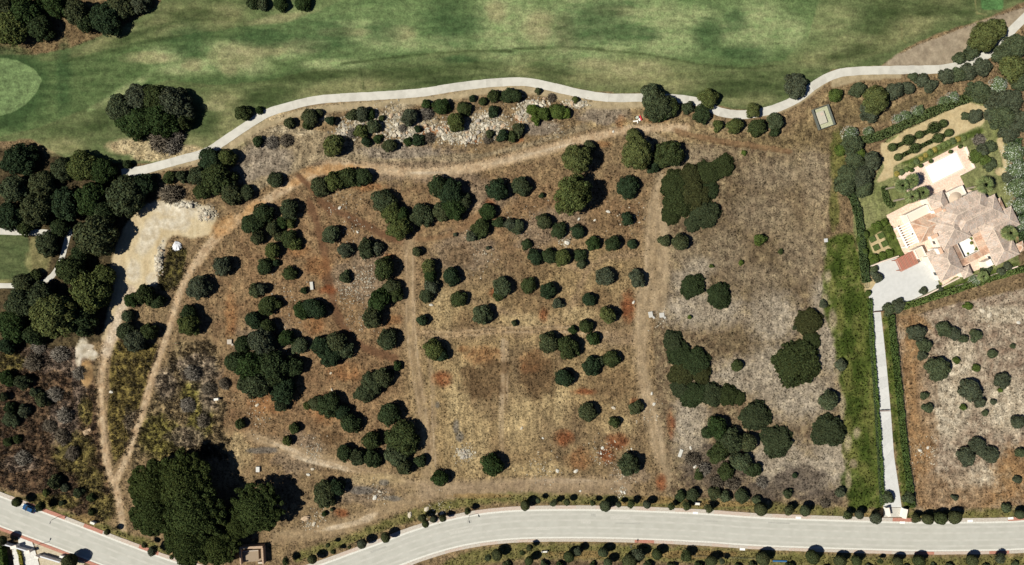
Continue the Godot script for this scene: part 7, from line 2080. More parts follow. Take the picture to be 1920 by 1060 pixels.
# hipped roof over a rectangle, with ridge caps, on its own storey of wall
func hip_block(o: Node3D, q: Array, all: Array) -> void:
	var x0: float = q[0] * UNIT
	var x1: float = q[1] * UNIT
	var z0: float = q[2] * UNIT
	var z1: float = q[3] * UNIT
	var e: float = q[4]
	var pitch: float = q[5]
	var A := Vector3(x0, e, z0)
	var B := Vector3(x1, e, z0)
	var Cc := Vector3(x1, e, z1)
	var D := Vector3(x0, e, z1)
	var R0: Vector3
	var R1: Vector3
	var st := new_st()
	if x1 - x0 >= z1 - z0:
		var hw := (z1 - z0) / 2
		R0 = Vector3(x0 + hw, e + hw * pitch, (z0 + z1) / 2)
		R1 = Vector3(x1 - hw, e + hw * pitch, (z0 + z1) / 2)
		roof_face(st, [A, B, R1, R0], Vector3(0, 1, -1))
		roof_face(st, [D, Cc, R1, R0], Vector3(0, 1, 1))
		roof_face(st, [A, D, R0], Vector3(-1, 1, 0))
		roof_face(st, [B, Cc, R1], Vector3(1, 1, 0))
	else:
		var hw := (x1 - x0) / 2
		R0 = Vector3((x0 + x1) / 2, e + hw * pitch, z0 + hw)
		R1 = Vector3((x0 + x1) / 2, e + hw * pitch, z1 - hw)
		roof_face(st, [A, D, R1, R0], Vector3(-1, 1, 0))
		roof_face(st, [B, Cc, R1, R0], Vector3(1, 1, 0))
		roof_face(st, [A, B, R0], Vector3(0, 1, -1))
		roof_face(st, [D, Cc, R1], Vector3(0, 1, 1))
	var dn := Vector3(0, -0.16, 0)
	var c4 := [A, B, Cc, D]
	for k in 4:
		var a: Vector3 = c4[k]
		var b: Vector3 = c4[(k + 1) % 4]
		var out: Vector3 = (a + b) * 0.5 - Vector3((x0 + x1) / 2, e, (z0 + z1) / 2)
		quad(st, a, b, b + dn, a + dn, out, [Vector2.ZERO, Vector2.ZERO, Vector2.ZERO, Vector2.ZERO])
	quad(st, A + dn, B + dn, Cc + dn, D + dn, Vector3.DOWN, [Vector2.ZERO, Vector2.ZERO, Vector2.ZERO, Vector2.ZERO])
	var roof := part("roof", st.commit(), clay_mat if q[6] else tile_mat, o)
	var cap := mottled_cap
	for seg in [[R0, R1], [A, R0], [D if x1 - x0 >= z1 - z0 else B, R0], [B if x1 - x0 >= z1 - z0 else D, R1], [Cc, R1]]:
		if seg[0].distance_to(seg[1]) < 0.2: continue
		part("ridge_cap", tube_mesh([seg[0], seg[1]], [0.11, 0.11], 6), cap, roof)
	var ins := 0.42
	var ws := Vector3(x1 - x0 - ins * 2, e - 0.17, z1 - z0 - ins * 2)
	var wall := part("wall", box_mesh(ws, 0.0), plaster, o, Vector3((x0 + x1) / 2, 0.0, (z0 + z1) / 2))
	# windows where the wall stands free
	for side in 4:
		var horizontal := side % 2 == 0
		var len: float = ws.x if horizontal else ws.z
		var nwin := int(len / 3.4)
		for k in nwin:
			var t := (k + 0.5) / nwin - 0.5
			var off := Vector3(t * ws.x, 0, (-0.5 if side == 0 else 0.5) * ws.z) if horizontal else Vector3((-0.5 if side == 3 else 0.5) * ws.x, 0, t * ws.z)
			var pos := Vector3((x0 + x1) / 2, 0, (z0 + z1) / 2) + off
			var outp: Vector3 = pos + off.normalized() * 0.8
			var free := true
			for w in all:
				if w != q and outp.x > w[0] * UNIT - 0.3 and outp.x < w[1] * UNIT + 0.3 and outp.z > w[2] * UNIT - 0.3 and outp.z < w[3] * UNIT + 0.3: free = false
			if not free: continue
			var fr := part("window", box_mesh(Vector3(1.3, 1.5, 0.12), 0.02), mat(0.75, 0.73, 0.68, 0.6), wall, off + Vector3(0, 1.0, 0), 0.0 if horizontal else PI / 2)
			part("pane", box_mesh(Vector3(1.1, 1.3, 0.16), 0.01), glass, wall, off + Vector3(0, 1.1, 0), 0.0 if horizontal else PI / 2)
			fr.set_meta("label", "")
			fr.remove_meta("label")

var mottled_cap: StandardMaterial3D
var plaster: StandardMaterial3D
var glass: StandardMaterial3D

func build_villa() -> void:
	tile_mat = tile_material([Color(0.42, 0.34, 0.28), Color(0.52, 0.41, 0.34), Color(0.58, 0.48, 0.40), Color(0.64, 0.46, 0.36), Color(0.54, 0.46, 0.40)], 5)
	clay_mat = tile_material([Color(0.46, 0.28, 0.19), Color(0.58, 0.35, 0.24), Color(0.62, 0.42, 0.30), Color(0.54, 0.39, 0.29)], 9)
	mottled_cap = mat(0.52, 0.43, 0.35, 0.9)
	plaster = mottled(Color(0.68, 0.62, 0.54), Color(0.76, 0.71, 0.64), 3.0, 0.85)
	glass = mat(0.03, 0.04, 0.05, 0.08)
	var o := thing("villa", "large villa with pale tiled hipped roofs around a courtyard", "house", Vector3(VILLA_AT[0], 0.1, VILLA_AT[1]), VILLA_TURN)
	for q in ROOFS: hip_block(o, q, ROOFS)
	# lean-to roofs round the courtyard
	var ro := [-168.0 * UNIT, 128.0 * UNIT, -4.0 * UNIT, 290.0 * UNIT]
	var ri := [-112.0 * UNIT, 52.0 * UNIT, 62.0 * UNIT, 232.0 * UNIT]
	var yo := 3.55
	var yi := 2.75
	var oc := [Vector3(ro[0], yo, ro[2]), Vector3(ro[1], yo, ro[2]), Vector3(ro[1], yo, ro[3]), Vector3(ro[0], yo, ro[3])]
	var ic := [Vector3(ri[0], yi, ri[2]), Vector3(ri[1], yi, ri[2]), Vector3(ri[1], yi, ri[3]), Vector3(ri[0], yi, ri[3])]
	for k in 4:
		var j := (k + 1) % 4
		var st := new_st()
		roof_face(st, [ic[k], ic[j], oc[j], oc[k]], Vector3.UP)
		var dn := Vector3(0, -0.14, 0)
		var z := [Vector2.ZERO, Vector2.ZERO, Vector2.ZERO, Vector2.ZERO]
		quad(st, ic[k], ic[j], ic[j] + dn, ic[k] + dn, (Vector3(-1.8, 0, 4.6) - (ic[k] + ic[j]) * 0.5), z)
		quad(st, ic[k] + dn, ic[j] + dn, oc[j] + dn, oc[k] + dn, Vector3.DOWN, z)
		part("courtyard_roof", st.commit(), clay_mat, o)
		part("gutter", tube_mesh([ic[k] + Vector3(0, 0.02, 0), ic[j] + Vector3(0, 0.02, 0)], [0.09, 0.09], 6), mat(0.62, 0.55, 0.47), o)
		part("column", tube_mesh([Vector3(ic[k].x, 0.0, ic[k].z), Vector3(ic[k].x, yi - 0.1, ic[k].z)], [0.16, 0.14], 10), plaster, o)
	part("courtyard_floor", box_mesh(Vector3(ri[1] - ri[0] + 1.6, 0.12, ri[3] - ri[2] + 1.6), 0.0), mottled(Color(0.70, 0.69, 0.66), Color(0.78, 0.77, 0.74), 2.0), o, Vector3((ri[0] + ri[1]) / 2, 0.05, (ri[2] + ri[3]) / 2))
	# flat roof terraces with parapets
	for f in FLAT_ROOFS:
		var x0: float = f[0] * UNIT
		var x1: float = f[1] * UNIT
		var z0: float = f[2] * UNIT
		var z1: float = f[3] * UNIT
		var c := Vector3((x0 + x1) / 2, 0, (z0 + z1) / 2)
		part("wall", box_mesh(Vector3(x1 - x0, f[4], z1 - z0), 0.0), plaster, o, c)
		part("roof_deck", box_mesh(Vector3(x1 - x0 - 0.5, 0.06, z1 - z0 - 0.5), 0.0), f[5], o, c + Vector3(0, f[4] + 0.005, 0))
		for s in [[0, -1], [0, 1], [-1, 0], [1, 0]]:
			var size := Vector3(x1 - x0, 0.42, 0.22) if s[0] == 0 else Vector3(0.22, 0.42, z1 - z0 - 0.46)
			part("parapet", box_mesh(size, 0.03), plaster, o, c + Vector3(s[0] * ((x1 - x0) / 2 - 0.12), f[4] + 0.002, s[1] * ((z1 - z0) / 2 - 0.12)))
	for c in CHIMNEYS:
		var ch := part("chimney", box_mesh(Vector3(c[2], c[3], c[4]), 0.04), mat(0.80, 0.79, 0.76, 0.8), o, Vector3(c[0] * UNIT, 0.0, c[1] * UNIT))
		part("chimney_cap", box_mesh(Vector3(c[2] + 0.2, 0.12, c[4] + 0.2), 0.03), mat(0.55, 0.36, 0.25), ch, Vector3(0, c[3], 0))
	# round tower roof over the pool side porch
	part("round_wall", lathe_mesh([[0.0, 0.0], [1.7, 0.0], [1.7, 3.3], [0.0, 3.3]], 24), plaster, o, Vector3(60 * UNIT, 0, -330 * UNIT))
	part("round_roof", lathe_mesh([[1.7, 3.2], [2.05, 3.2], [2.05, 3.3], [1.0, 3.85], [0.0, 4.25]], 24), mat(0.44, 0.35, 0.27), o, Vector3(60 * UNIT, 0, -330 * UNIT))
	part("door", box_mesh(Vector3(1.1, 2.2, 0.12), 0.02), mat(0.16, 0.08, 0.04, 0.5), o, Vector3(-300 * UNIT, 0.0, 333 * UNIT - 0.3))
	courtyard_things()
	# red slatted canopy over the parking court
	var cp := thing("carport", "red slatted carport canopy beside the parking court", "carport", Vector3(CARPORT[0], 0.07, CARPORT[1]), VILLA_TURN)
	for k in 14:
		var x := -2.9 + k * 5.8 / 13.0
		part("roof_slat", box_mesh(Vector3(0.34, 0.07, 4.3), 0.02), red_slat(k), cp, Vector3(x, 2.62, 0.0))
	for s in [-1, 1]:
		part("beam", box_mesh(Vector3(6.2, 0.22, 0.16), 0.02), mat(0.30, 0.11, 0.07), cp, Vector3(0, 2.38, s * 1.7))
		for t in [-1, 1]: part("post", box_mesh(Vector3(0.16, 2.40, 0.16), 0.02), mat(0.30, 0.11, 0.07), cp, Vector3(t * 2.8, 0, s * 1.7))
	# white pergola on the west terrace
	var pg := thing("pergola", "white beam pergola on the villa west terrace", "pergola", Vector3(PERGOLA[0], 0.12, PERGOLA[1]), VILLA_TURN)
	var white := mat(0.80, 0.78, 0.74, 0.8)
	for k in 9: part("cross_beam", box_mesh(Vector3(4.6, 0.2, 0.34), 0.03), white, pg, Vector3(0, 2.7, -3.2 + k * 0.8))
	for s in [-1, 1]:
		part("side_beam", box_mesh(Vector3(0.4, 0.3, 7.4), 0.03), white, pg, Vector3(s * 2.0, 2.4, 0))
		for t in [-1, 0, 1]: part("column", box_mesh(Vector3(0.42, 2.4, 0.42), 0.04), white, pg, Vector3(s * 2.0, 0, t * 3.2))
	# pool
	var pool := thing("swimming_pool", "rectangular swimming pool under a bright white cover", "pool", Vector3(POOL[0], 0.12, POOL[1]), VILLA_TURN)
	var cop := mottled(Color(0.62, 0.50, 0.41), Color(0.70, 0.60, 0.51), 2.0)
	for s in [-1, 1]:
		part("coping", box_mesh(Vector3(11.8, 0.09, 0.5), 0.03), cop, pool, Vector3(0, 0, s * 2.98))
		part("coping", box_mesh(Vector3(0.5, 0.085, 5.4), 0.03), cop, pool, Vector3(s * 5.64, 0, 0))
	for k in 12:
		var wide := 10.7 / 12.0
		part("cover_panel", box_mesh(Vector3(wide - 0.012, 0.06, 5.4), 0.012), mat(0.83, 0.84, 0.85, 0.6), pool, Vector3(-5.35 + wide * (k + 0.5), 0.012 + 0.006 * (k % 2), 0))
	part("cover_roller", tube_mesh([Vector3(-4.0, 0.16, -2.8), Vector3(-4.0, 0.16, 2.8)], [0.09, 0.09], 10), mat(0.76, 0.77, 0.78, 0.5), pool)
	# low white walls that bound the court and terrace
	for w in WALLS:
		var a := Vector2(w[1][0][0], w[1][0][1])
		var wl := thing("garden_wall", w[0], "wall", Vector3(a.x, 0, a.y))
		for i in w[1].size() - 1:
			var p := Vector2(w[1][i][0], w[1][i][1]) - a
			var q := Vector2(w[1][i + 1][0], w[1][i + 1][1]) - a
			var d := q - p
			part("wall_panel", box_mesh(Vector3(d.length() + 0.02, w[2], 0.24), 0.03), plaster, wl, Vector3((p.x + q.x) / 2, 0, (p.y + q.y) / 2), -d.angle())
			part("coping", box_mesh(Vector3(d.length() + 0.1, 0.08, 0.34), 0.02), mat(0.62, 0.50, 0.42), wl, Vector3((p.x + q.x) / 2, w[2] - 0.01, (p.y + q.y) / 2), -d.angle())

func red_slat(k: int) -> StandardMaterial3D:
	return mat(0.34 + 0.03 * (k % 3), 0.15 + 0.012 * (k % 2), 0.105, 0.8)

func courtyard_things() -> void:
	for c in COURT_PLANTS:
		var o := thing("courtyard_bush", c[3], "bush", Vector3(c[0], 0.27, c[1]), 0, "bushes in the villa courtyard")
		part("crown", dome(c[2], c[2] * 0.9, 0.2, 800, 0.5, 0.2), leaf_mat(0.12, 0.14, 0.04), o)
		part("stem", trunk_mesh(0.4, 0.05, 0.3), mat(0.09, 0.065, 0.045), o)

# ---------------------------------------------------------------- things
func road_frame(x: float) -> Array:
	var line := smooth_line(Array(v2(ROAD)), 1.5)
	var best := 0
	for i in line.size():
		if abs(line[i].x - x) < abs(line[best].x - x): best = i
	return [line[best], side_at(line, best)]

func car_mesh_side(st: SurfaceTool, prof: Array, half: Array) -> void:
	# prof: closed outline [x, y]; half: half width at each point
	for i in prof.size():
		var j := (i + 1) % prof.size()
		var a := Vector3(prof[i][0], prof[i][1], -half[i])
		var b := Vector3(prof[j][0], prof[j][1], -half[j])
		var c := Vector3(prof[j][0], prof[j][1], half[j])
		var d := Vector3(prof[i][0], prof[i][1], half[i])
		var out := Vector3((a.x + b.x) / 2, (a.y + b.y) / 2 - 0.75, 0)
		quad(st, a, b, c, d, out)
	for s in [-1.0, 1.0]:
		var flat := PackedVector2Array()
		for p in prof: flat.append(Vector2(p[0], p[1]))
		var idx := Geometry2D.triangulate_polygon(flat)
		for i in range(0, idx.size(), 3):
			var t := []
			for k in 3: t.append(Vector3(prof[idx[i + k]][0], prof[idx[i + k]][1], s * half[idx[i + k]]))
			tri(st, t[0], t[1], t[2], Vector3(0, 0, s))

func build_car() -> void:
	var o := thing("parked_car", "blue hatchback parked by the kerb, half under a round tree", "car", Vector3(CAR[0], 0.03, CAR[1]), CAR[2])
	var paint := mat(0.008, 0.055, 0.15, 0.7)
	paint.metallic_specular = 0.2
	var st := new_st()
	car_mesh_side(st, [[-2.05, 0.28], [-2.12, 0.55], [-2.05, 0.80], [-1.75, 0.92], [-0.95, 0.98], [1.60, 1.00], [1.98, 0.92], [2.10, 0.6], [2.04, 0.28]], [0.76, 0.82, 0.84, 0.85, 0.86, 0.86, 0.82, 0.80, 0.76])
	part("body", st.commit(), paint, o)
	st = new_st()
	car_mesh_side(st, [[-0.95, 0.97], [-0.25, 1.40], [1.25, 1.42], [1.85, 0.98]], [0.80, 0.62, 0.62, 0.76])
	part("cabin_glass", st.commit(), mat(0.02, 0.025, 0.03, 0.06), o)
	st = new_st()
	car_mesh_side(st, [[-0.22, 1.395], [-0.10, 1.46], [1.15, 1.48], [1.32, 1.41]], [0.61, 0.58, 0.58, 0.60])
	part("roof", st.commit(), paint, o)
	st = new_st()
	box_to(st, Vector3(-1.05, 0.985, 0), Vector3(0.10, 0.02, 1.2), 0.0)
	part("wiper_cowl", st.commit(), mat(0.02, 0.02, 0.02), o)
	for s in [-1, 1]:
		part("headlight", box_mesh(Vector3(0.22, 0.16, 0.34), 0.05), mat(0.80, 0.82, 0.84, 0.1), o, Vector3(-1.99, 0.68, s * 0.58))
		part("tail_light", box_mesh(Vector3(0.14, 0.22, 0.24), 0.04), mat(0.35, 0.02, 0.02, 0.2), o, Vector3(2.01, 0.70, s * 0.62))
		part("mirror", box_mesh(Vector3(0.14, 0.14, 0.22), 0.04), paint, o, Vector3(-0.70, 0.96, s * 0.94))
		for x in [-1.30, 1.28]:
			var tw := part("wheel", tube_mesh([Vector3(0, 0, -0.10), Vector3(0, 0, 0.10)], [0.31, 0.31], 18), mat(0.02, 0.02, 0.02), o, Vector3(x, 0.31, s * 0.76))
			part("rim", tube_mesh([Vector3(0, 0, -0.106), Vector3(0, 0, 0.106)], [0.19, 0.19], 14), mat(0.5, 0.5, 0.52, 0.3), tw)

func rock_mesh(sd: int, flat: float) -> ArrayMesh:
	var s := SphereMesh.new()
	s.radius = 1.0
	s.height = 2.0
	s.radial_segments = 9
	s.rings = 5
	var n := FastNoiseLite.new()
	n.seed = sd
	n.frequency = 0.8
	var arr := s.get_mesh_arrays()
	var v: PackedVector3Array = arr[Mesh.ARRAY_VERTEX]
	for i in v.size():
		var k := 1.0 + n.get_noise_3dv(v[i]) * 0.55
		var q := v[i] * k
		q.y *= flat
		q.x *= 1.15
		v[i] = q
	var st := new_st()
	var idx: PackedInt32Array = arr[Mesh.ARRAY_INDEX]
	for i in range(0, idx.size(), 3): tri(st, v[idx[i]], v[idx[i + 1]], v[idx[i + 2]], v[idx[i]] + v[idx[i + 1]] + v[idx[i + 2]])
	return st.commit()

func build_stones() -> void:
	var rocks := []
	for k in 7: rocks.append(rock_mesh(20 + k, [0.62, 0.75, 0.5, 0.7, 0.58, 0.8, 0.45][k]))
	var tones := [mat(0.42, 0.37, 0.29), mat(0.35, 0.30, 0.23), mat(0.48, 0.44, 0.36), mat(0.37, 0.27, 0.18), mat(0.29, 0.26, 0.22)]
	var white := mat(0.46, 0.44, 0.39, 0.85)
	# boulders of the rocky bank: the largest are things of their own, the small ones one mass
	var small := []
	var made := 0
	var tries := 0
	while made < 190 and tries < 20000:
		tries += 1
		var b: Array = BANK[rng.randi() % BANK.size()]
		var p := Vector2(b[0], b[1]) + Vector2(rng.randfn(0, b[2] * 0.5), rng.randfn(0, b[3] * 0.5))
		var r := rng.randf_range(0.34, 0.78)
		var o := part("boulder", rocks[rng.randi() % 7], tones[rng.randi() % 5], self)
		o.position = ground_at(p.x, p.y) + Vector3(0, r * 0.25, 0)
		o.rotation = Vector3(rng.randf_range(-0.3, 0.3), rng.randf() * TAU, rng.randf_range(-0.3, 0.3))
		o.scale = Vector3(r, r * 0.9, r * rng.randf_range(0.6, 1.0))
		tag(o, "pale boulder in the loose rocks of the bank below the cart path", "boulder", "boulders of the rocky bank")
		made += 1
	for k in 3000:
		var b: Array = BANK[rng.randi() % BANK.size()]
		var p := Vector2(b[0], b[1]) + Vector2(rng.randfn(0, b[2] * 0.6), rng.randfn(0, b[3] * 0.6))
		small.append([p, rng.randf_range(0.10, 0.34)])
	for b in RUBBLE:
		for k in int(b[3]):
			var p := Vector2(b[0], b[1]) + Vector2(rng.randfn(0, b[2] * 0.5), rng.randfn(0, b[2] * 0.5))
			small.append([p, rng.randf_range(0.07, 0.22)])
	var mm := MultiMesh.new()
	mm.transform_format = MultiMesh.TRANSFORM_3D
	mm.use_colors = true
	mm.mesh = rocks[0]
	mm.instance_count = small.size()
	for i in small.size():
		var p: Vector2 = small[i][0]
		var r: float = small[i][1]
		mm.set_instance_transform(i, Transform3D(Basis.from_euler(Vector3(rng.randf(), rng.randf() * TAU, rng.randf())).scaled(Vector3(r, r * 0.8, r)), ground_at(p.x, p.y) + Vector3(0, r * 0.2, 0)))
		var g := rng.randf_range(0.45, 1.0)
		mm.set_instance_color(i, Color(0.42 * g, 0.375 * g, 0.29 * g))
	var mi := MultiMeshInstance3D.new()
	mi.name = "loose_stones"
	mi.multimesh = mm
	mi.material_override = mat(1, 1, 1, 0.9, true)
	add_child(mi)
	tag(mi, "small pale stones strewn over the bank and fields", "stones", "", "stuff")
	for s in STONES:
		var o := part("stone", rocks[rng.randi() % 7], white if s[3] == 0 else (tones[3] if s[3] == 1 else tones[0]), self)
		o.position = ground_at(s[0], s[1]) + Vector3(0, s[2] * 0.2, 0)
		o.rotation.y = rng.randf() * TAU
		o.scale = Vector3(s[2], s[2] * 0.6, s[2] * rng.randf_range(0.6, 0.95))
		tag(o, s[4], "stone", "stones lying in the fields")

func post_fence(f: Array) -> void:
	var l := smooth_line(Array(v2(f[1])), 3.0)
	var o := thing("fence", f[0], "fence", Vector3(l[0].x, 0, l[0].y))
	var dark := mat(0.035, 0.045, 0.035, 0.7)
	var hh: float = f[2]
	for i in l.size():
		var p := l[i] - l[0]
		part("post", tube_mesh([Vector3(0, -0.1, 0), Vector3(0, hh, 0)], [0.045, 0.045], 6), dark, o, Vector3(p.x, 0, p.y))
		if i == l.size() - 1: continue
		var q := l[i + 1] - l[0]
		var d := q - p
		for y in [0.15, hh * 0.5, hh - 0.06]:
			part("rail", box_mesh(Vector3(d.length(), 0.05, 0.04), 0.0), dark, o, Vector3((p.x + q.x) / 2, y, (p.y + q.y) / 2), -d.angle())

func build_objects() -> void:
	build_car()
	for f in FENCES: post_fence(f)
	var steel := mat(0.06, 0.06, 0.06, 0.5)
	var white := mat(0.72, 0.71, 0.68, 0.8)
	var brown := mat(0.13, 0.06, 0.035, 0.6)
	# sliding gates across the driveway
	for g in GATES:
		var o := thing("gate", g[0], "gate", Vector3(g[1], 0.06, g[2]), g[4])
		var n := int(g[3] / 0.3)
		part("top_rail", box_mesh(Vector3(g[3], 0.1, 0.09), 0.01), brown, o, Vector3(0, 1.6, 0))
		part("bottom_rail", box_mesh(Vector3(g[3], 0.1, 0.09), 0.01), brown, o, Vector3(0, 0.06, 0))
		for k in n + 1: part("bar", box_mesh(Vector3(0.05, 1.5, 0.05), 0.0), brown, o, Vector3(-g[3] / 2 + g[3] * k / n, 0.14, 0))
	for g in PILLARS:
		var o := thing("gate_pillar", g[2], "pillar", Vector3(g[0], 0.05, g[1]), g[3], "gate pillars")
		part("shaft", box_mesh(Vector3(g[4], 1.9, g[5]), 0.04), white, o)
		part("cap", box_mesh(Vector3(g[4] + 0.2, 0.14, g[5] + 0.2), 0.04), mat(0.70, 0.62, 0.55), o, Vector3(0, 1.9, 0))
	# walls of the gateway by the road, bottom left
	for w in GATE_WALLS:
		var a := Vector2(w[1], w[2])
		var b := Vector2(w[3], w[4])
		var o := thing("boundary_wall", w[0], "wall", Vector3(a.x, 0, a.y), -(b - a).angle())
		part("wall_panel", box_mesh(Vector3(a.distance_to(b), 1.7, 0.26), 0.03), white, o, Vector3(a.distance_to(b) / 2, 0, 0))
		part("coping", box_mesh(Vector3(a.distance_to(b) + 0.1, 0.1, 0.4), 0.03), mat(0.55, 0.56, 0.60), o, Vector3(a.distance_to(b) / 2, 1.69, 0))
	# street lamps
	for l in LAMPS:
		var o := thing("street_lamp", l[3], "lamp", Vector3(l[0], 0.1, l[1]), l[2], "street lamps beside the road")
		part("pole", tube_mesh([Vector3.ZERO, Vector3(0, 3.3, 0)], [0.07, 0.05], 8), steel, o)
		part("arm", tube_mesh([Vector3(0, 3.25, 0), Vector3(0.3, 3.4, 0), Vector3(0.6, 3.4, 0)], [0.045, 0.04, 0.035], 6), steel, o)
		part("lamp_head", box_mesh(Vector3(0.7, 0.14, 0.3), 0.05), steel, o, Vector3(0.85, 3.33, 0))
	# service cabinets and drain covers
	for c in CABINETS:
		var o := thing("service_cabinet", c[3], "cabinet", ground_at(c[0], c[1]), c[2], "service cabinets beside the road")
		part("body", box_mesh(Vector3(1.3, 1.2, 0.6), 0.03), white, o)
		part("lid", box_mesh(Vector3(1.42, 0.08, 0.72), 0.03), mat(0.62, 0.60, 0.55), o, Vector3(0, 1.2, 0))
		for s in [-1, 1]: part("door", box_mesh(Vector3(0.58, 1.0, 0.03), 0.01), mat(0.6, 0.6, 0.58), o, Vector3(s * 0.31, 0.1, 0.31))
	for c in DRAINS:
		var o := thing("drain_cover", c[3], "drain cover", Vector3(c[0], 0.132, c[1]), c[2], "white drain covers on the pavement")
		part("frame", box_mesh(Vector3(1.7, 0.04, 0.75), 0.01), mat(0.62, 0.61, 0.58), o)
		part("lid", box_mesh(Vector3(1.5, 0.03, 0.55), 0.01), mat(0.74, 0.73, 0.70), o, Vector3(0, 0.04, 0))
	for b in BENCHES:
		var o := thing("bench", b[3], "bench", ground_at(b[0], b[1]), b[2])
		for k in 3: part("seat_slat", box_mesh(Vector3(1.9, 0.06, 0.15), 0.01), white, o, Vector3(0, 0.42, -0.18 + k * 0.18))
		for k in 2: part("back_slat", box_mesh(Vector3(1.9, 0.15, 0.05), 0.01), white, o, Vector3(0, 0.58 + k * 0.2, -0.32))
		for s in [-1, 1]: part("leg", box_mesh(Vector3(0.1, 0.85, 0.55), 0.01), steel, o, Vector3(s * 0.8, 0, -0.06))
	# fenced pump enclosure near the cart path
	var e := thing("pump_enclosure", "small grey walled enclosure with weedy concrete floor", "enclosure", ground_at(ENCLOSURE[0], ENCLOSURE[1]) , 0.337)
	var grey := mottled(Color(0.07, 0.08, 0.07), Color(0.13, 0.14, 0.13), 1.5)
	part("floor_slab", box_mesh(Vector3(4.9, 0.35, 6.5), 0.02), mottled(Color(0.24, 0.26, 0.14), Color(0.42, 0.41, 0.32), 1.6), e, Vector3(0, -0.2, 0))
	for s in [-1, 1]:
		part("wall", box_mesh(Vector3(0.16, 1.5, 6.7), 0.02), grey, e, Vector3(s * 2.5, -0.2, 0))
		part("wall", box_mesh(Vector3(4.8, 1.495, 0.16), 0.02), grey, e, Vector3(0, -0.2, s * 3.27))
	var hut := thing("pump_hut", "low pale flat-roofed hut inside the grey walled enclosure", "hut", ground_at(ENCLOSURE[0] - 0.55, ENCLOSURE[1] + 0.1) + Vector3(0, 0.155, 0), 0.337)
	part("wall", box_mesh(Vector3(2.2, 0.7, 3.8), 0.02), mat(0.50, 0.47, 0.40), hut)
	part("roof_slab", box_mesh(Vector3(2.3, 0.1, 3.9), 0.03), mottled(Color(0.33, 0.31, 0.25), Color(0.44, 0.41, 0.34), 1.2), hut, Vector3(0, 0.7, 0))
	part("hatch", box_mesh(Vector3(0.8, 0.06, 0.8), 0.02), mat(0.45, 0.36, 0.30), hut, Vector3(0.3, 0.79, -1.0))
	# roofless brick hut beside the road under the pines
	var rt := mottled(Color(0.30, 0.19, 0.12), Color(0.40, 0.30, 0.22), 2.0)
	var ru := thing("ruined_hut", "roofless brick hut with brown floor beside the pines", "ruin", ground_at(RUIN[0], RUIN[1]), 0.05)
	part("floor_slab", box_mesh(Vector3(7.0, 0.3, 5.0), 0.02), mottled(Color(0.20, 0.15, 0.10), Color(0.27, 0.21, 0.15), 2.0), ru, Vector3(0, -0.1, 0))
	part("back_wall", box_mesh(Vector3(7.2, 2.3, 0.7), 0.05), rt, ru, Vector3(0, -0.1, -2.6))
	part("side_wall", box_mesh(Vector3(0.45, 2.2, 5.0), 0.04), rt, ru, Vector3(-3.5, -0.1, 0.1))
	part("side_wall", box_mesh(Vector3(0.5, 2.4, 5.2), 0.04), rt, ru, Vector3(3.5, -0.1, 0.2))
	part("front_pier", box_mesh(Vector3(1.8, 1.4, 0.5), 0.04), mat(0.46, 0.40, 0.33), ru, Vector3(2.5, -0.1, 2.6))
	part("platform", box_mesh(Vector3(4.9, 0.85, 3.0), 0.04), mottled(Color(0.21, 0.155, 0.105), Color(0.26, 0.20, 0.14), 1.4), ru, Vector3(-0.7, 0.0, 0.2))
	part("platform_rim", box_mesh(Vector3(4.9, 0.12, 0.25), 0.02), mat(0.42, 0.36, 0.30), ru, Vector3(-0.7, 0.85, -1.15))
	# slabs, tarpaulin, sheets
	for b in BLOCKS:
		var o := thing(b[0], b[6], b[7], ground_at(b[1], b[2]), b[5])
		var m := mottled(Color(b[8][0], b[8][1], b[8][2]) * 0.8, Color(b[8][0], b[8][1], b[8][2]), 0.9)
		part("slab", box_mesh(Vector3(b[3], b[9] + 0.1, b[4]), 0.05), m, o, Vector3(0, -0.1, 0))
		if b.size() > 10: part("fragment", box_mesh(Vector3(b[3] * 0.45, b[9] * 0.7 + 0.1, b[4] * 0.4), 0.04), m, o, Vector3(b[3] * 0.55, -0.1, b[4] * 0.6), 0.4)
	var tp := thing("tarpaulin_heap", "crumpled white sheet over a heap beside the sand clearing", "tarpaulin", ground_at(TARP[0], TARP[1]))
	var rk := part("sheet", rock_mesh(77, 0.7), mat(0.62, 0.63, 0.66, 0.7), tp, Vector3(0, 0.2, 0))
	rk.scale = Vector3(1.15, 0.9, 1.5)
	var fold := part("fold", rock_mesh(78, 0.4), mat(0.62, 0.63, 0.66, 0.7), tp, Vector3(-0.6, 0.1, 0.9))
	fold.scale = Vector3(0.8, 0.7, 0.7)
	var rs := thing("striped_sheet", "red and white sheet dumped beside the tree above the track", "sheet", ground_at(JUNK[0], JUNK[1]), 0.35)
	part("white_half", box_mesh(Vector3(0.55, 0.35, 1.5), 0.12), mat(0.72, 0.70, 0.70), rs, Vector3(-0.28, -0.02, 0))
	part("red_half", box_mesh(Vector3(0.5, 0.45, 1.6), 0.12), mat(0.45, 0.03, 0.04), rs, Vector3(0.24, -0.02, 0))
	var bd := thing("white_board", "white L-shaped board left of the red and white sheet", "board", ground_at(JUNK[0] - 1.5, JUNK[1] + 0.9), 0.1)
	part("plank", box_mesh(Vector3(1.3, 0.22, 0.35), 0.03), white, bd, Vector3(0, -0.03, 0))
	part("upright", box_mesh(Vector3(0.22, 0.3, 1.0), 0.03), white, bd, Vector3(0.72, -0.03, 0.25))
	var dr := thing("grey_drum", "pale grey drum beside the red and white sheet", "drum", ground_at(JUNK[0] - 0.95, JUNK[1] - 0.15))
	part("body", lathe_mesh([[0.0, 0.0], [0.42, 0.0], [0.42, 0.9], [0.38, 0.93], [0.38, 0.88], [0.0, 0.88]]), mat(0.40, 0.43, 0.36), dr)
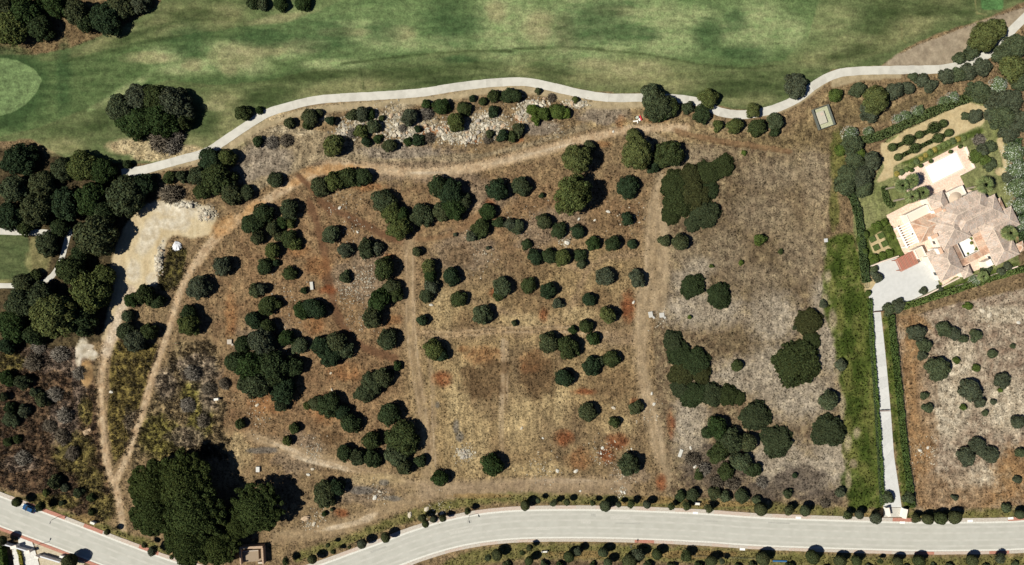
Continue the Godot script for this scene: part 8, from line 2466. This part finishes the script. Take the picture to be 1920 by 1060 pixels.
	part("hoop", lathe_mesh([[0.42, 0.42], [0.45, 0.44], [0.45, 0.48], [0.42, 0.5]]), mat(0.32, 0.34, 0.3), dr)

func tuft_mesh(blades: int, h: float, spread: float, wd: float) -> ArrayMesh:
	foliage_begin()
	for k in blades:
		var a := rng.randf() * TAU
		var d := Vector3(cos(a), 0, sin(a))
		var foot := d * spread * 0.25 * rng.randf()
		var tip := d * spread * rng.randf_range(0.5, 1.0) + Vector3.UP * h * rng.randf_range(0.5, 1.0)
		var s := d.cross(Vector3.UP) * wd
		var i := fv.size()
		fv.append_array([foot - s, foot + s, tip])
		var g := rng.randf_range(0.75, 1.2)
		for z in 3:
			fn.append((Vector3.UP + d * 0.5).normalized())
			fc.append(Color(g, g, g) * 0.8)
		fi.append_array([i, i + 1, i + 2])
	return foliage_commit()

func scatter(called: String, mesh: Mesh, pts: Array, label: String, category: String) -> void:
	var mm := MultiMesh.new()
	mm.transform_format = MultiMesh.TRANSFORM_3D
	mm.use_colors = true
	mm.mesh = mesh
	mm.instance_count = pts.size()
	for i in pts.size():
		var p: Array = pts[i]
		var s: float = p[2]
		mm.set_instance_transform(i, Transform3D(Basis(Vector3.UP, rng.randf() * TAU).scaled(Vector3(s, s * rng.randf_range(0.7, 1.3), s)), ground_at(p[0], p[1]) - Vector3(0, 0.02, 0)))
		mm.set_instance_color(i, p[3])
	var mi := MultiMeshInstance3D.new()
	mi.name = called
	mi.multimesh = mm
	mi.material_override = mat(1, 1, 1, 0.95, true)
	add_child(mi)
	tag(mi, label, category, "", "stuff")

func build_ground_cover() -> void:
	var road := smooth_line(Array(v2(ROAD)), 6.0)
	var keep := []
	for q in [DRIVEWAY, COURT, TERRACE, GATE_DRIVE, FORECOURT]: keep.append(v2(q))
	var grounds := v2(GROUNDS)
	var paths := []
	for c in CART_PATHS: paths.append(smooth_line(Array(v2(c[1])), 6.0))
	var dry := []
	var scrub := []
	var green := []
	var cover := FastNoiseLite.new()
	cover.seed = 31
	cover.frequency = 0.09
	cover.fractal_octaves = 3
	for k in 260000:
		var x := rng.randf_range(X0 + 8, X0 + MW / 2 - 8)
		var z := rng.randf_range(Z0 + 8, Z0 + MH / 2 - 8)
		var cl := class_at(x, z)
		if cl == 1 or cl == 4: continue
		if cl == 2 and rng.randf() < 0.93: continue
		if abs(cover.get_noise_2d(x, z)) * 2.2 + 0.25 < rng.randf() * 0.9: continue
		if z > 55.0 and x > -200:
			var near := false
			for i in range(0, road.size() - 1):
				if abs(road[i].x - x) < 10.0 and seg_dist(Vector2(x, z), road[i], road[i + 1]) < 6.1:
					near = true
					break
			if near: continue
		if x > 100.0 or x < -150.0:
			var inside := false
			for q in keep:
				if Geometry2D.is_point_in_polygon(Vector2(x, z), q): inside = true
			if inside: continue
		if z < -30.0 or x < -130.0:
			var near := false
			for l in paths:
				for i in l.size() - 1:
					if abs(l[i].x - x) < 10.0 and seg_dist(Vector2(x, z), l[i], l[i + 1]) < 1.8:
						near = true
						break
			if near: continue
		var c := ground_color(x, z)
		var g := rng.randf_range(0.85, 1.75)
		if cl == 3 and Geometry2D.is_point_in_polygon(Vector2(x, z), grounds): continue
		if cl == 3:
			green.append([x, z, rng.randf_range(0.5, 1.0), c * g])
		elif cl == 5:
			if rng.randf() < 0.55: scrub.append([x, z, rng.randf_range(0.5, 1.3), c * rng.randf_range(0.5, 1.9)])
		else:
			dry.append([x, z, rng.randf_range(0.4, 1.0), c * g])
			if rng.randf() < 0.008: scrub.append([x, z, rng.randf_range(0.3, 0.6), c * rng.randf_range(0.7, 1.1)])
	scatter("dry_grass", tuft_mesh(8, 0.20, 0.42, 0.055), dry, "short dry grass tufts covering the open fields", "dry grass")
	scatter("green_grass", tuft_mesh(9, 0.30, 0.40, 0.06), green, "green grass of the verges and the strip beside the driveway", "grass")
	scatter("low_scrub", twigs(0.8, 0.55, 26), scrub, "low twiggy scrub covering the rough land", "scrub")
